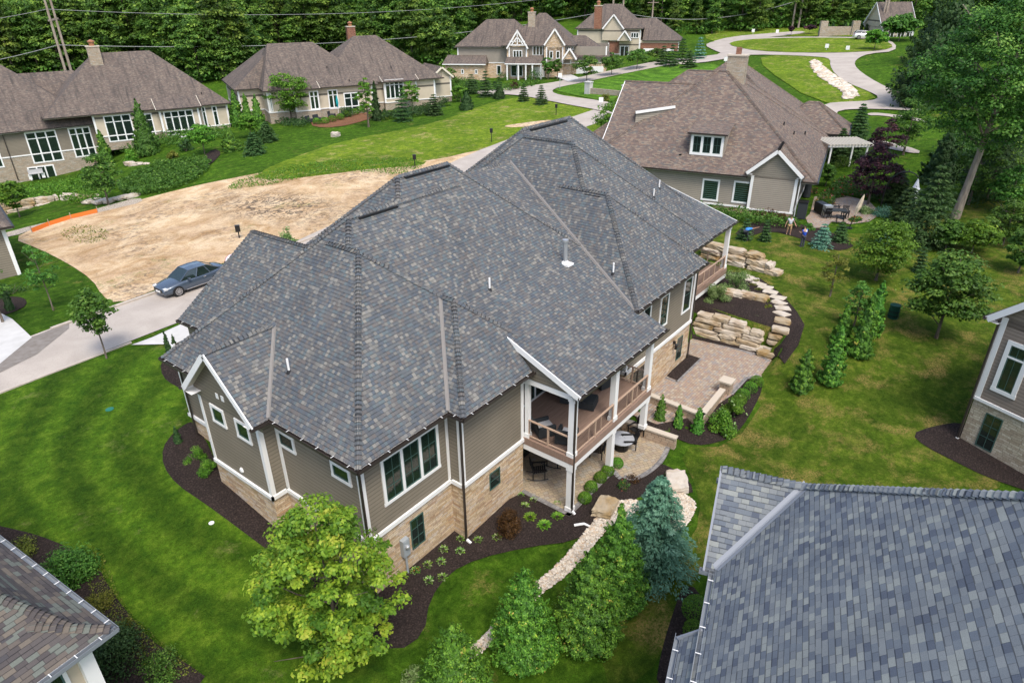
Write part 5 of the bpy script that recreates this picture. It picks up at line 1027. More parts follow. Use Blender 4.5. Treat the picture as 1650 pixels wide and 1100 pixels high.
tg.build('gable_timber', MAT['white'], h3.t)
for o, w_, h_, L_ in [((cx - 1, -1.2, 3.9), 2.0, 1.7, 3), ((X_ + 5, -.5, 4.5), 2.2, 2.1, 3), ((X_ + 8.7, -1.5, 4.0), .8, 1.5, 1), ((X_ + 10.1, -1.5, 4.0), .8, 1.5, 1), ((X_ + 12, -.4, Z3 - .6), 1.6, 1.1, 3), ((X_ + .4, -1.2, .4), 2.6, 2.3, 2), ((X_ - 3, .4, .6), 1.0, 1.9, 1), ((1.4, -2.6, 1.0), .6, .9, 1), ((4.4, -2.6, 1.0), .6, .9, 1)]: window(h3.t, o, (1, 0), w_, h_, lights=L_, cas=.14)
window(h3.t, (-2.2, .1, .6), (0, -1), .8, 2.1, cas=.12); window(h3.t, (-2.2, -1.6, .6), (0, -1), .8, 2.1, cas=.12)
for x, w_ in ((X_ + 5.4, 2.2), (X_ + 14.2, 2.6), (X_ + 17.4, 2.6)):
    yy = -.52 if x < X_ + 8 else 1.38; gd = MB().box(x, x + w_, yy - .04, yy, 0, 2.3).build('garage_door', MAT['white'], h3.t)
h3.chimney(857, 34, 15.4, 1.5, 1.6, 'stone1')
# ---- second two-storey house, upper middle right
ZE4 = 13; e1, e2 = P(930, 46, ZE4), P(972, 47, ZE4)
h4 = Hs('two-storey brick and stucco house with garage wing up the road, upper middle', e1, e2, 6.3, ang=-66); Z4 = ZE4 - 6.3; w4 = h4.L(972, 47, ZE4)[0]; print('H4', w4, h4.L(1058, 69.8, ZE4 - 2.2).round(1))
B4_ = [block([('S', 0, Z4, .85), ('N', 12, Z4, .85), ('W', -.5, Z4, .85), ('E', w4 + 9, Z4, .85)]), block([('S', 1, Z4 - 2.6, .7), ('N', 14, Z4 - 2.6, .7), ('E', w4 + 18, Z4 - 2.6, .7), ('W', w4, Z4 - 2.6, .7)]),
       block([('W', w4 - .5, Z4, 1.2), ('E', w4 + 4.6, Z4, 1.2)], [hp(0, 1, 0, -.5, 1), hp(0, -1, 0, 5)]), block([('W', w4 + 3.4, Z4 - 2.4, 1.3), ('E', w4 + 6.6, Z4 - 2.4, 1.3)], [hp(0, 1, 0, -2, 1), hp(0, -1, 0, 4)])]
h4.roof(B4_, 'shingle1', under='white', trim='white', off=.4, gb=Z4 - 2.6, gmat='siding_c'); h4.walls([(0, .4), (w4, .4), (w4 + 6.3, .4), (w4 + 8.5, .4), (w4 + 8.5, 11.6), (0, 11.6)], Z4 - .05, [(1.1, 'brick'), (20, 'siding_c')]); h4.walls([(w4 + 8.5, 1.4), (w4 + 17.5, 1.4), (w4 + 17.5, 13.5), (w4 + 8.5, 13.5)], Z4 - 2.6, [(1.1, 'brick'), (20, 'siding_c')])
MB().box(w4 + 1.0, w4 + 3.6, .3, .42, 1.2, Z4 - .6).build('brick_front', MAT['brick'], h4.t); MB().box(w4 + 8.6, w4 + 17.4, 1.28, 1.42, 1.6, Z4 - 3.2).build('brick_front', MAT['brick'], h4.t)
for o, w_, h_, L_ in [((w4 + 1.4, .3, 3.9), 1.6, 1.5, 2), ((w4 + 6.2, .3, 4.6), 1.9, 1.2, 3), ((w4 + 3.9, .3, .5), 2.1, 2.4, 2)]: window(h4.t, o, (1, 0), w_, h_, lights=L_, cas=.14)
for x in (w4 + 9.4, w4 + 13.4): MB().box(x, x + 3.1, 1.22, 1.28, 0, 2.3).build('garage_door', MAT['white'], h4.t)
h4.chimney(964, 24, 16.8, 1.4, 1.5, 'brick')
# ---- right edge: gable end over pale ledge stone
e1, e2 = P(1544.4, 712, .1), P(1650, 768, .1)
h6 = Hs('brown-grey house with pale ledge-stone base and tall dark windows at the right edge', e1, e2, .1); ZG = 6.55
ra, rb = h6.on(1592, 510, 1, -.4), h6.on(1650, 489, 1, -.4); sl6 = float((rb[2] - ra[2]) / (rb[0] - ra[0])); print('H6', ra, rb, sl6, math.degrees(h6.a))
sl6 = min(max(sl6, .3), 1.0); B6 = [block([('W', ra[0], ra[2], sl6), ('E', ra[0] + 13, ra[2], sl6)], [hp(0, 1, 0, -.4, 1), hp(0, -1, 0, 14, 1)], ze=float(ra[2]))]
h6.roof(B6, 'shingle7', off=.4, gb=ra[2] - .3, gmat='siding6'); h6.walls([(0, 0), (12.2, 0), (12.2, 14), (0, 14)], float(ra[2]) + .1, [(2.78, 'stone6'), (20, 'siding6')])
h6.win(1626, 547, 1634.5, 644, v=0, cas=.2, cols=2, rows=1, trans=.55); h6.win(1590, 664, 1597, 729, v=0, cas=0, cols=2, rows=3, mc='sash')
MB().bar((-.06, -.12, ra[2] - .1), (-.06, -.12, .25), .1, .09).build('downspout', MAT['bronze'], h6.t); MB().bar((-.06, -.12, .3), (-.06, -.16, -.05), .13, .12).build('downspout_boot', MAT['white'], h6.t)
mb = MB(); mb.box(-3.2, -.1, 6.0, 6.35, -.3, .5).box(-3.4, -2.9, 5.9, 6.45, -.3, .62); mb.build('patio_wall', MAT['capwall'], h6.t)
# ---- near roof, lower right
Z7 = 6.6; far7, near7 = P(1158, 884, Z7), P(1134, 1029, Z7)
h7 = Hs('neighbouring house seen as a big pale blue-grey shingle roof filling the lower right', near7, far7, -.3); z7 = Z7 + .3; s7 = 1.0
plN = pe('N', 0, z7, s7); Q = h7.onpl(1300, 783, plN); pk = h7.on(1190, 755, 0, Q[0]); g2a = h7.L(1102, 1026, Z7 - .5); xv = h7.L(1158, 884, Z7)[0]; hw = Q[2] - z7; print('H7', Q, pk, g2a, xv, hw)
B7 = [block([('N', 0, z7, s7), ('E', Q[0] + hw, z7, s7), ('S', -16, z7, s7), ('W', -14, z7, s7)]), block([('W', Q[0] - hw, z7, s7), ('E', Q[0] + hw, z7, s7)], [hp(0, -1, 0, max(pk[1], .3), 1), hp(0, 1, 0, -5)]),
      block([('N', .55, z7 - .55, s7)], [hp(-1, 0, g2a[0], 0, 1), hp(1, 0, -9, 0), hp(0, 1, 0, -3)], ze=z7 - .55)]
h7.roof(B7, 'shingle7', gut='gutter7', trim='valley7', off=.5, caps=.3, val=None, gb=z7 - .3); h7.rf.gutter_clips(.13, .8).build('gutter_clip', MAT['white'], h7.t)
h7.rf.valley_strips(.13, keep=lambda a, b: abs(a[0] - b[0]) > .5 and a[1] > -4 and min(a[0], b[0]) > g2a[0] + .3).build('valley_flashing', MAT['valley7'], h7.ro)
h7.walls([(Q[0] + hw - .5, -15.5), (Q[0] + hw - .5, max(pk[1], .3) - .5), (Q[0] - hw + .4, max(pk[1], .3) - .5), (Q[0] - hw + .4, -.5), (-13, -.5), (-13, -15.5)], z7 - .1, [(2.8, 'stone6'), (20, 'siding')])
# ---- near roof, lower left
Z8 = 6.0; c8 = P(178, 1012, Z8)
h8 = Hs('neighbouring house seen as a mossy brown roof corner with white-clipped gutter, lower left', (c8[0], c8[1]), (c8[0] + 1, c8[1]), .3, ang=5.8); z8 = Z8 - .3
B8 = [block([('S', 0, z8, .48), ('E', 0, z8, .48), ('W', -14, z8, .48), ('N', 16, z8, .48)]), block([('S', .05, z8, .5), ('E', -.62, z8 + .3, 1.15), ('W', -13.5, z8 + .3, 1.15), ('N', 15, z8, .5)], ze=z8)]
h8.roof(B8, 'shingle8', gut='gutter7', caps=.32, off=.5); h8.rf.gutter_clips(.13, .62).build('gutter_clip', MAT['white'], h8.t); h8.walls([(-.55, .5), (-.55, 15), (-13, 15), (-13, .5)], z8, [(20, 'siding_c')]); MB().box(-.85, -.5, .3, .55, -.5, z8).build('corner_post', MAT['white'], h8.t)
window(h8.t, (-2.1, .5, z8 - 2.6), (1, 0), .95, 2.0, lights=2, cas=.1)
# ---- left edge, across the street
b9 = gp(34, 442); ht9 = float(above(b9, 12, 382)); h9 = Hs('small grey house corner with white corner board at the left edge, across the street', b9, (b9[0] + 1, b9[1] - .2), b9[2]); print('H9', b9, ht9); ht9 = min(max(ht9, 4), 8)
h9.roof([block([('S', -.5, ht9, .7), ('E', .5, ht9, .7), ('W', -16, ht9, .7), ('N', 14, ht9, .7)])], 'shingle1', off=.5); h9.walls([(0, 0), (0, 13), (-15, 13), (-15, 0)], ht9, [(20, 'siding')])
# ---- far pale roof beyond the roundabout
q = gp(1446, 60); d = ray(1445, 12); qq = CC + d * (np.hypot(q[0], q[1]) * 1.05 / np.hypot(d[0], d[1])); hr = float(qq[2] - q[2]); h10 = Hs('distant house with a plain grey roof beyond the roundabout, top right', q, (q[0] + 1, q[1] - 1.6), q[2]); wl = 22 * np.hypot(q[0], q[1]) / 1081; print('H10', q, hr)
hr = min(max(hr, 7), 16); h10.roof([block([('S', 0, hr - 5, .8), ('N', 12.5, hr - 5, .8)], [hp(1, 0, -wl, 0, 1), hp(-1, 0, wl, 0, 1)], ze=hr - 5)], 'shingle1', off=.5, gb=hr - 5.2, gmat='siding_c'); h10.walls([(-wl + .5, .5), (wl - .5, .5), (wl - .5, 12), (-wl + .5, 12)], hr - 5, [(20, 'siding_c')])
for x in (-wl * .6, 0, wl * .5): window(h10.t, (x, .5, hr - 7.5), (1, 0), 1.6, 1.6, lights=2)
# ================================================================ PLANTS
def put(bx, by, top, wpx, dz=0):
    loc = gp(bx, by, dz); tx = bx + (bx - 839) * (by - top) / (2600 - by); h = float(above(loc, tx, top)); dep = -(CR.T @ (loc - CC))[2]; return loc, max(h, .15), wpx / 2 * dep / FPX
def R_(name, label, bx, by, top, wpx, **k):
    loc, h, r = put(bx, by, top, wpx); return tree_round(name, label, loc, h, r, **k)
def lift_(by, w): return by - .24 * w * math.sin(math.radians(27.5) + math.atan((by - 550) / FPX))
def C_(name, label, bx, by, top, wpx, **k):
    loc, h, r = put(bx, lift_(by, wpx), top, wpx); return tree_cone(name, label, loc, h, r, **k)
def S2(name, label, bx, by, top, wpx, **k):
    loc, h, r = put(bx, lift_(by, wpx * .8), top, wpx); return shrub(name, label, loc, h, r, **k)
# --- in front of the house
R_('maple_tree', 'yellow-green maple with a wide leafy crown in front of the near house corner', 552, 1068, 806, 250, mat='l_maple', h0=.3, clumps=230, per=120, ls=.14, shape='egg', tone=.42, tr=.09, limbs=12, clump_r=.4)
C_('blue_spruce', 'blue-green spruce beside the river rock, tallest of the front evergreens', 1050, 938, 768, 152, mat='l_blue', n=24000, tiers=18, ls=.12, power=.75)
G = 'evergreens screening the swale'
C_('evergreen_tree', 'tall yellow-green evergreen directly left of the blue spruce', 990, 985, 812, 106, mat='l_arb', n=30000, ls=.08, power=.85, lump=.33, group=G)
C_('evergreen_tree', 'broad green evergreen with yellow tips, below the tall one beside the blue spruce', 945, 1050, 884, 118, mat='l_arb', n=30000, ls=.08, power=.82, lump=.33, group=G)
C_('evergreen_tree', 'dense green evergreen in the middle of the front row, over the rock swale', 845, 1075, 912, 116, mat='l_arb', n=30000, ls=.08, power=.82, lump=.33, group=G)
C_('evergreen_tree', 'bright green evergreen cut off by the bottom edge of the photo', 735, 1150, 1005, 128, mat='l_arb', n=24000, ls=.08, power=.82, lump=.33, group=G)
S2('evergreen_shrub', 'pale feathery evergreen tip between the maple and the bottom-edge evergreen', 668, 1110, 1075, 50, mat='l_pale', n=1500, ls=.08)
# --- beds along the house
for i, (x, y) in enumerate([(942,808),(952,790),(967,775),(979,764),(994,752)]):
    l, h, r = put(x, y, y - 18, 19); ballshrub('ball_shrub', ['clipped green ball shrub nearest the corner column, first of five', 'clipped green ball shrub second from the corner column', 'clipped green ball shrub in the middle of the row of five', 'clipped green ball shrub fourth from the corner column', 'clipped green ball shrub farthest right of the row, by the middle column'][i], l, .32, n=2200, group='clipped ball shrubs along the lower patio')
for i, (x, y, r) in enumerate([(854,833,.38),(877,846,.4),(898,833,.38)]): hosta('hosta', ['leafy bright hosta left of three below the corner column', 'leafy bright hosta nearest the lawn edge, front of three', 'leafy bright hosta right of three below the corner column'][i], gp(x, y), r, group='hostas below the deck column')
S2('barberry_bush', 'dark red-brown bush in the front mulch bed', 822, 862, 820, 48, mat='l_red', n=6500, ls=.06, clumps=26)
for i, (x, y) in enumerate([(742,868),(741,888),(770,870),(800,866),(714,885),(710,905),(688,910),(668,920),(712,930),(690,935),(839,798),(860,806),(845,815),(898,812)]):
    hosta('small_hosta', 'small lime-green perennial number-less clump in the front mulch bed' if 0 else 'small lime-green perennial in the mulch bed along the front stone wall', gp(x, y), .3, 'l_pale', group='small perennials in the front bed', n=30)
S2('flowering_plant', 'small red flowering plant beside the meter box', 673, 922, 912, 14, mat='l_flower', n=160, ls=.06)
S2('flowering_plant', 'red-flowered perennial behind the blue spruce tip', 1003, 790, 772, 24, mat='l_flower', n=300, ls=.07); S2('perennial', 'green and rust perennial clump at the round patio edge', 1022, 778, 765, 30, mat='l_red', n=400, ls=.07); S2('perennial', 'small green perennial in the mulch tip right of the round patio', 1076, 768, 758, 16, mat='l_green', n=200, ls=.06)
for i, (x, y, w_) in enumerate([(315,746,36),(335,766,36)]): S2('round_shrub', ['small round green shrub nearer the gas meter', 'small round green shrub beside the left stone wall, nearer the camera'][i], x, y, y - 26, w_, mat='l_bright', n=2600, ls=.05)
C_('small_yew', 'small dark upright yew by the gas meter', 288, 716, 686, 18, mat='l_dark', n=1600, ls=.07)
for i, (x, y, t_) in enumerate([(275,577,530),(287,578,538),(299,578,550)]): C_('arborvitae', ['narrow arborvitae tallest of three beside the driveway', 'narrow arborvitae in the middle of three beside the driveway', 'narrow arborvitae shortest of three beside the driveway'][i], x, y, t_, 17, mat='l_dark', n=2500, ls=.08, group='narrow arborvitae by the driveway')
for i, (x, y, t_, w_) in enumerate([(1063,680,634,19),(1092,690,650,18),(1123,700,655,21),(1034,665,632,15)]): C_('arborvitae', ['small cone-shaped arborvitae next to the far deck column', 'small cone-shaped arborvitae in the middle below the patio wall', 'small cone-shaped arborvitae at the corner of the patio wall', 'small shaded arborvitae under the deck by the far column'][i], x, y, t_, w_ * 1.35, mat='l_arb', n=3500, ls=.07, power=.6, group='arborvitae below the patio wall')
for i, (x, y) in enumerate([(1218,622),(1208,632),(1196,643),(1190,652)]): l = gp(x, y); ballshrub('boxwood', ['low green boxwood at the far end of the patio bed', 'low green boxwood second from the far end of the patio bed', 'low green boxwood third from the far end of the patio bed', 'low green boxwood next to the leafy hydrangea'][i], l, .42, group='boxwoods in the patio bed')
for i, (x, y, w_) in enumerate([(1181,665,34),(1160,690,44)]): S2('hydrangea', ['bushy bright hydrangea uphill in the patio bed', 'bushy bright hydrangea at the lower end of the patio bed'][i], x, y + 8, y - 30, w_ * 1.25, mat='l_bright', n=4200, ls=.1, fl='l_pale')
for i, (x, y, w_, h_) in enumerate([(1155,484,36,30),(1185,466,44,36)]): S2('variegated_shrub', ['rounded variegated shrub close to the porch corner', 'larger variegated shrub beside the stepping stones'][i], x, y + 4, y - h_, w_ * 1.2, mat='l_pale', n=4200, ls=.09)
for i, (x, y) in enumerate([(1180,493),(1206,491),(1220,509)]): hosta('young_hosta', ['young pale plant left of three in the boulder bed', 'young pale plant middle of three in the boulder bed', 'young bright plant nearest the boulder steps'][i], gp(x, y), .28, 'l_pale', group='young plants in the boulder bed')
for i, (x, y) in enumerate([(1212,462),(1222,470),(1238,488),(1238,497),(1226,485),(1218,456)]): S2('ground_plant', 'low yellow-green plant beside the stepping stones', x, y, y - 8, 15, mat='l_olive', n=350, ls=.07, group='low plants beside the stepping stones')
for i, (x, y) in enumerate([(1087,612),(1094,603),(1103,594),(1113,584)]): hosta('small_hosta', 'small yellow-green plant in the planter strip by the patio door', gp(x, y), .2, 'l_pale', group='plants in the patio planter', n=20)
# --- left side
R_('maple_sapling', 'young maple with a staked straight trunk beside the street, nearest the house', 172, 578, 462, 74, mat='l_green', h0=1.5, clumps=60, per=75, ls=.16, tr=.05, limbs=8)
R_('sapling', 'thin sparse sapling in a mulch ring across the street', 86, 500, 392, 62, mat='l_green', h0=1.3, clumps=34, per=45, ls=.15, tr=.045)
R_('sapling', 'leafy sapling against the grey house corner at the left edge', 5, 520, 415, 56, mat='l_green', h0=1, clumps=36, per=55, ls=.15)
C_('arborvitae', 'leaning arborvitae in the mulch bed at the left edge', 18, 502, 462, 20, mat='l_dark', n=1800, ls=.1); S2('shrub', 'dark spreading shrub at the left edge behind the sapling', 20, 478, 455, 60, mat='l_dark', n=900, ls=.1)
S2('laurel_shrub', 'broad glossy green shrub by the lower-left gutter', 108, 945, 885, 110, mat='l_green', n=7000, ls=.09, clumps=34); S2('low_shrub', 'olive low shrub above the lower-left gutter', 40, 893, 872, 66, mat='l_olive', n=1600, ls=.07); S2('low_shrub', 'dark low shrub mass beside the lower-left post', 185, 1075, 1020, 120, mat='l_dark', n=5000, ls=.08, clumps=30)
S2('low_shrub', 'green spreading shrub along the lower-left mulch edge', 255, 1100, 1065, 95, mat='l_green', n=2600, ls=.07, clumps=24); S2('low_shrub', 'small olive shrub right of the lower-left gutter corner', 160, 985, 962, 60, mat='l_olive', n=1800, ls=.06); S2('low_shrub', 'small dark shrub at the lower-left roof tip', 200, 1020, 1000, 40, mat='l_olive', n=1200, ls=.06)
ballshrub('round_shrub', 'round clipped shrub beside the pale roof gutter, upper of two', gp(1120, 992), .55, 'l_bright', 2600); ballshrub('round_shrub', 'round clipped shrub beside the pale roof gutter, lower of two', gp(1117, 1024), .42, 'l_bright', 1800)
# --- right lawn
for x, y, t_, w_, lb in [(1290,634,562,44,'bushy arborvitae, lowest of the lawn row'), (1336,622,520,50,'bushy arborvitae second from the bottom of the lawn row'), (1384,578,472,54,'bushy tall arborvitae in the upper part of the lawn row'), (1402,545,452,44,'bushy arborvitae tucked behind the top of the lawn row'), (1352,560,490,40,'bushy arborvitae behind the second one of the lawn row')]: C_('arborvitae', lb, x, y, t_, w_ * .86, mat='l_arb', n=9000, ls=.13, power=.62, lump=.28, group='arborvitae standing on the right lawn')
R_('maple_tree', 'dense dark green maple with light leaf tips on the right lawn', 1508, 545, 402, 132, mat='l_green', h0=.6, clumps=110, per=85, ls=.22, tr=.1, tone=.35)
R_('bald_cypress', 'soft bright green tree left of the dark spruces on the right lawn', 1411, 452, 344, 100, mat='l_bright', h0=.3, clumps=130, per=90, ls=.16, shape='egg', tone=.18)
R_('yellow_sapling', 'thin yellow-leaved sapling beside the soft green tree', 1337, 478, 402, 50, mat='l_olive', h0=.5, clumps=34, per=40, ls=.14); R_('sapling', 'sparse young green tree above the lawn arborvitae', 1375, 528, 452, 54, mat='l_green', h0=.6, clumps=34, per=40, ls=.15)
bt = gp(1538, 352); hb = 19.0
TB = tree_round('big_tree', 'tall leaning shade tree with a long bare trunk, upper right', bt, hb, 7.4, 'l_mid', h0=5.6, clumps=380, per=130, ls=.24, shape='egg', lean=(1.2, -1.0), tr=.34, bark='palebark', tone=.4, limbs=14, clump_r=1.35)
for x, y, t_, w_, lb in [(1485,402,262,112,'broad dark spruce in front of the long bare trunk'), (1590,330,180,120,'dark spruce right of the long bare trunk'), (1545,262,150,90,'dark evergreen behind the bare trunk'), (1378,235,165,46,'pointed spruce behind the white pergola'), (1440,330,270,60,'dark spruce behind the hanging windsock'), (1350,262,205,40,'spruce beside the brown roof edge')]:
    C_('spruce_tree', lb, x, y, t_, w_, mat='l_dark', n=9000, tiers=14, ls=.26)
for x, y, t_, w_, lb in [(1490,175,40,120,'very dark dense evergreen beside the bright shade tree'), (1520,110,-20,110,'dark evergreen at the top right, behind the shade tree')]: C_('dark_evergreen', lb, x, y, t_, w_, mat='l_dark', n=9000, ls=.5, power=.35, lump=.3)
R_('plum_tree', 'dark purple-leaved plum tree beside the flower garden', 1398, 330, 228, 88, mat='l_plum', h0=.8, clumps=70, per=80, ls=.22); R_('plum_tree', 'smaller purple-tinged tree behind the pergola', 1420, 262, 188, 56, mat='l_plum', h0=.8, clumps=40, per=60, ls=.25)
for x, y, t_, w_, lb in [(1565,408,355,80,'bright yellow-green tree at the right edge above the maple'), (1615,395,318,84,'feathery green tree at the right edge beside the lawn'), (1632,290,225,80,'light green tree at the far right edge'), (1640,440,360,60,'green tree cut by the right edge')]: R_('garden_tree', lb, x, y, t_, w_, mat='l_bright' if 'yellow' in lb or 'light' in lb else 'l_green', h0=.5, clumps=60, per=70, ls=.22)
for x, y, t_, w_, lb, mt_ in [(1232,390,352,22,'small conical spruce in a red mulch ring on the lawn','l_dark'), (1322,402,358,40,'bluish young spruce below the garden bed','l_blue'), (1352,392,355,34,'young green spruce right of the person in blue','l_dark'), (1480,440,395,26,'small dark spruce below the broad spruce','l_dark'), (1200,388,350,30,'small evergreen behind the bending person','l_dark'), (1425,395,360,30,'young spruce in the garden bed by the canvas umbrella','l_blue')]: C_('young_spruce', lb, x, y, t_, w_, mat=mt_, n=2600, tiers=8, ls=.16)
for i, (x, y, w_, mt_, lb) in enumerate([(1232,352,50,'l_red','reddish shrub at the taupe house corner'), (1168,335,60,'l_green','green hedge under the shuttered windows'), (1200,338,50,'l_green','green hedge beside the downspout'), (1262,358,30,'l_red','rust-tinged shrub behind the person in grey'), (1335,330,30,'l_flower','bed of mixed flowers by the grill'), (1352,300,34,'l_flower','pink and red flowers along the garden wall'), (1398,315,34,'l_flower','red flowering plants behind the canvas umbrella'), (1345,318,30,'l_green','leafy shrub in the flower bed'), (1372,300,34,'l_bright','bright shrub in the flower bed'), (1420,350,40,'l_blue','blue-grey juniper by the garden edge'), (1378,358,22,'l_flower','dark red flowers at the patio corner'), (1360,270,40,'l_green','large shrub beside the pergola'), (1395,345,30,'l_pale','pale flowering shrub by the arched hook'), (1310,312,20,'l_flower','potted red flowers beside the taupe wall'), (1305,372,24,'l_green','upright green shrub between two people')]):
    S2('garden_shrub', lb, x, y, y - w_ * .55, w_, mat=mt_, n=1300, ls=.13)
for x, y, t_, w_, lb, kd in [(1560,330,215,80,'green tree filling the gap behind the bare trunk','r'), (1510,300,205,80,'dark green tree left of the bare trunk, at mid height','c'), (1620,345,262,70,'soft green tree right of the dark spruce','r'), (1455,250,150,70,'shaded leafy tree left under the shade tree crown','r'), (1455,365,300,60,'pointed dark spruce beside the hanging umbrella','s'), (1522,405,352,50,'low bright shrubby tree below the bare trunk','r'), (1590,300,205,90,'dark green evergreen deep at the right edge','c'), (1640,230,130,80,'leafy tree at the upper right corner','r'), (1330,300,262,26,'dark shrubby tree behind the pergola post','r'), (1375,262,215,40,'dark green spruce rising behind the plum tree','s'), (1345,250,206,34,'green spruce between roof and pergola','s'), (1310,250,215,34,'green bushy tree along the taupe roof edge','r')]:
    if kd == 'r': R_('garden_tree', lb, x, y, t_, w_, mat='l_green', h0=.5, clumps=60, per=70, ls=.24)
    else: C_('garden_conifer', lb, x, y, t_, w_, mat='l_dark', n=8000, tiers=12 if kd == 's' else 0, ls=.26, power=.7)
# --- between the houses
R_('round_tree', 'round leafy tree with pale top in front of the long cream house', 470, 196, 113, 74, mat='l_bright', h0=1.2, clumps=110, per=60, ls=.3, shape='round', tone=.25, tr=.14)
for x, y, t_, w_, lb, kd in [(594,205,118,36,'slim young tree in front of the white garage doors','r'), (608,195,128,20,'narrow dark columnar tree by the cream house wall','c'), (650,197,138,36,'dark spruce on the lawn before the cream house','s'), (700,187,150,34,'dark round evergreen beside the patio seats','s'), (752,178,146,32,'clipped dark evergreen right of the patio seats','c'), (783,157,112,32,'spruce nearest the road bend','s'), (804,158,122,20,'thin spruce next to the road bend','s'), (844,164,134,22,'small spruce alone on the lawn','s'), (872,169,136,26,'small spruce closest to the road','s'), (727,150,108,30,'leafy tree at the cream house gable end','r'), (690,140,128,30,'dark shrubby tree beside the gable','r'), (760,152,118,34,'dark evergreen in the clump right of the cream house','s'), (742,165,135,30,'light green shrubby tree in the clump','r'), (805,160,140,26,'dark juniper next to the thin spruce','c'), (665,178,128,36,'pale green tree at the window of the cream house','r')]:
    if kd == 'r': R_('yard_tree', lb, x, y, t_, w_, mat='l_bright' if 'pale' in lb or 'slim' in lb or 'light' in lb else 'l_green', h0=.8, clumps=40, per=50, ls=.32)
    else: C_('yard_conifer', lb, x, y, t_, w_, mat='l_dark', n=3600, tiers=9 if kd == 's' else 0, ls=.3, power=.75)
for x, y, t_, w_, lb, kd in [(385,205,142,32,'tall arborvitae left of three beside the cream house','c'), (402,205,150,26,'tall arborvitae in the middle of three beside the cream house','c'), (420,215,152,34,'tall arborvitae right of three beside the cream house','c'), (405,222,182,50,'bright shrubby tree below the tall arborvitae','r'), (432,230,195,40,'dark spruce on the lawn edge below the arborvitae','s'), (375,245,208,46,'dark juniper on the slope','c'), (412,250,212,44,'dark green evergreen at the lawn corner','s'), (240,252,160,56,'tall pointed spruce in front of the brown-roofed house','c'), (175,270,208,34,'slim evergreen at the walk-out house corner','c'), (330,248,198,46,'light green tree on the terraced garden','r'), (175,330,245,66,'feathery green tree above the boulder wall','r'), (32,350,288,52,'yellow-green young tree above the boulder wall at the left','r'), (365,200,172,30,'dark red tree beside the cream house','p')]:
    if kd == 'r': R_('garden_tree', lb, x, y, t_, w_, mat='l_bright' if 'light' in lb or 'bright' in lb or 'yellow' in lb else 'l_green', h0=.8, clumps=60, per=60, ls=.26)
    elif kd == 'p': R_('plum_tree', lb, x, y, t_, w_, mat='l_plum', h0=.6, clumps=40, per=50, ls=.28)
    else: C_('garden_conifer', lb, x, y, t_, w_, mat='l_dark' if kd == 's' else 'l_arb' if 'pointed' not in lb else 'l_green', n=6500, tiers=11 if kd == 's' else 0, ls=.24, power=.75)
def cover(name, px, n, hgt, mat, ls, label, bumps=.5):
    A = smoothpoly(gpx(px), 1); lo, hi = A.min(0), A.max(0); c = rng.uniform(lo, hi, (n * 4, 2)); c = c[sdist(A, c[:, 0], c[:, 1]) < 0][:n]; z = H(c[:, 0], c[:, 1]); hh = hgt * (.35 + bumps * (np.sin(c[:, 0] * 1.9 + np.cos(c[:, 1] * 1.3) * 2) * np.sin(c[:, 1] * 1.7) * .5 + .5)); p = np.c_[c, z + hh * rng.random(len(c)) ** .4]
    o = leafmesh(name, p, np.tile([0, 0, 1.], (len(c), 1)), ls, mat, None, .6, .45 + rng.normal(0, .2, len(c)), None, .8); tag(o, label, 'ground cover', kind='stuff'); return o
cover('ground_cover', [(185,300),(240,270),(300,258),(345,258),(330,285),(300,300),(250,315),(200,318)], 9000, 1.0, 'l_green', .28, 'dense green ground cover filling the terraced slope garden')
cover('ground_cover', [(90,318),(125,290),(170,285),(190,300),(180,320),(120,335)], 4000, 1.1, 'l_bright', .24, 'bright green shrubs along the top of the boulder wall')
cover('foundation_planting', [(160,232),(250,222),(340,212),(372,210),(372,222),(330,232),(250,245),(165,252)], 4200, 1.5, 'l_green', .3, 'mixed green shrubs along the brown-roofed house terrace')
cover('foundation_planting', [(25,325),(40,300),(120,292),(160,285),(165,296),(120,310),(60,330)], 2600, 1.0, 'l_bright', .24, 'low green shrubs at the foot of the walk-out house')
cover('foundation_planting', [(436,198),(470,208),(500,205),(500,196),(470,192),(440,186)], 1500, 1.1, 'l_dark', .3, 'dark shrubs under the round tree at the cream house'); cover('foundation_planting', [(590,190),(640,184),(700,172),(716,178),(700,186),(640,192),(600,198)], 3200, 1.4, 'l_dark', .3, 'dark shrubs along the base of the cream house'); cover('foundation_planting', [(722,128),(790,134),(820,142),(870,132),(870,138),(820,150),(780,148),(720,140)], 2600, 1.2, 'l_green', .34, 'mixed shrubs before the timbered house')
cover('foundation_planting', [(1128,334),(1215,350),(1262,358),(1290,364),(1286,373),(1205,364),(1125,345)], 3000, 1.2, 'l_green', .2, 'green and rusty shrubs along the taupe gable house wall')
cover('foundation_planting', [(1308,330),(1345,300),(1390,292),(1430,310),(1440,330),(1415,330),(1380,318),(1345,320),(1320,340)], 3600, 1.1, 'l_flower', .22, 'mixed flowers and shrubs round the neighbour terrace')
cover('weeds', [(380,292),(470,268),(560,258),(660,255),(690,268),(640,285),(600,278),(520,280),(430,302),(360,310)], 5000, .4, 'l_bright', .18, 'weedy green fringe between the dirt lot and the lawn')
cover('weeds', [(90,372),(140,362),(180,372),(170,392),(120,395)], 500, .25, 'l_olive', .16, 'patches of weeds growing on the dirt lot')
cover('ground_cover', [(150,880),(175,905),(190,960),(235,1015),(300,1062),(330,1092),(250,1090),(180,1030),(140,960)], 2200, .25, 'l_olive', .06, 'low creeping plants in the lower-left mulch bed')
for i, (x, y) in enumerate([(700,506),(704,509)][:0]): pass
S2('roadside_bush', 'pale green shrub beyond the left roof ridge', 462, 392, 366, 34, mat='l_pale', n=700, ls=.16)
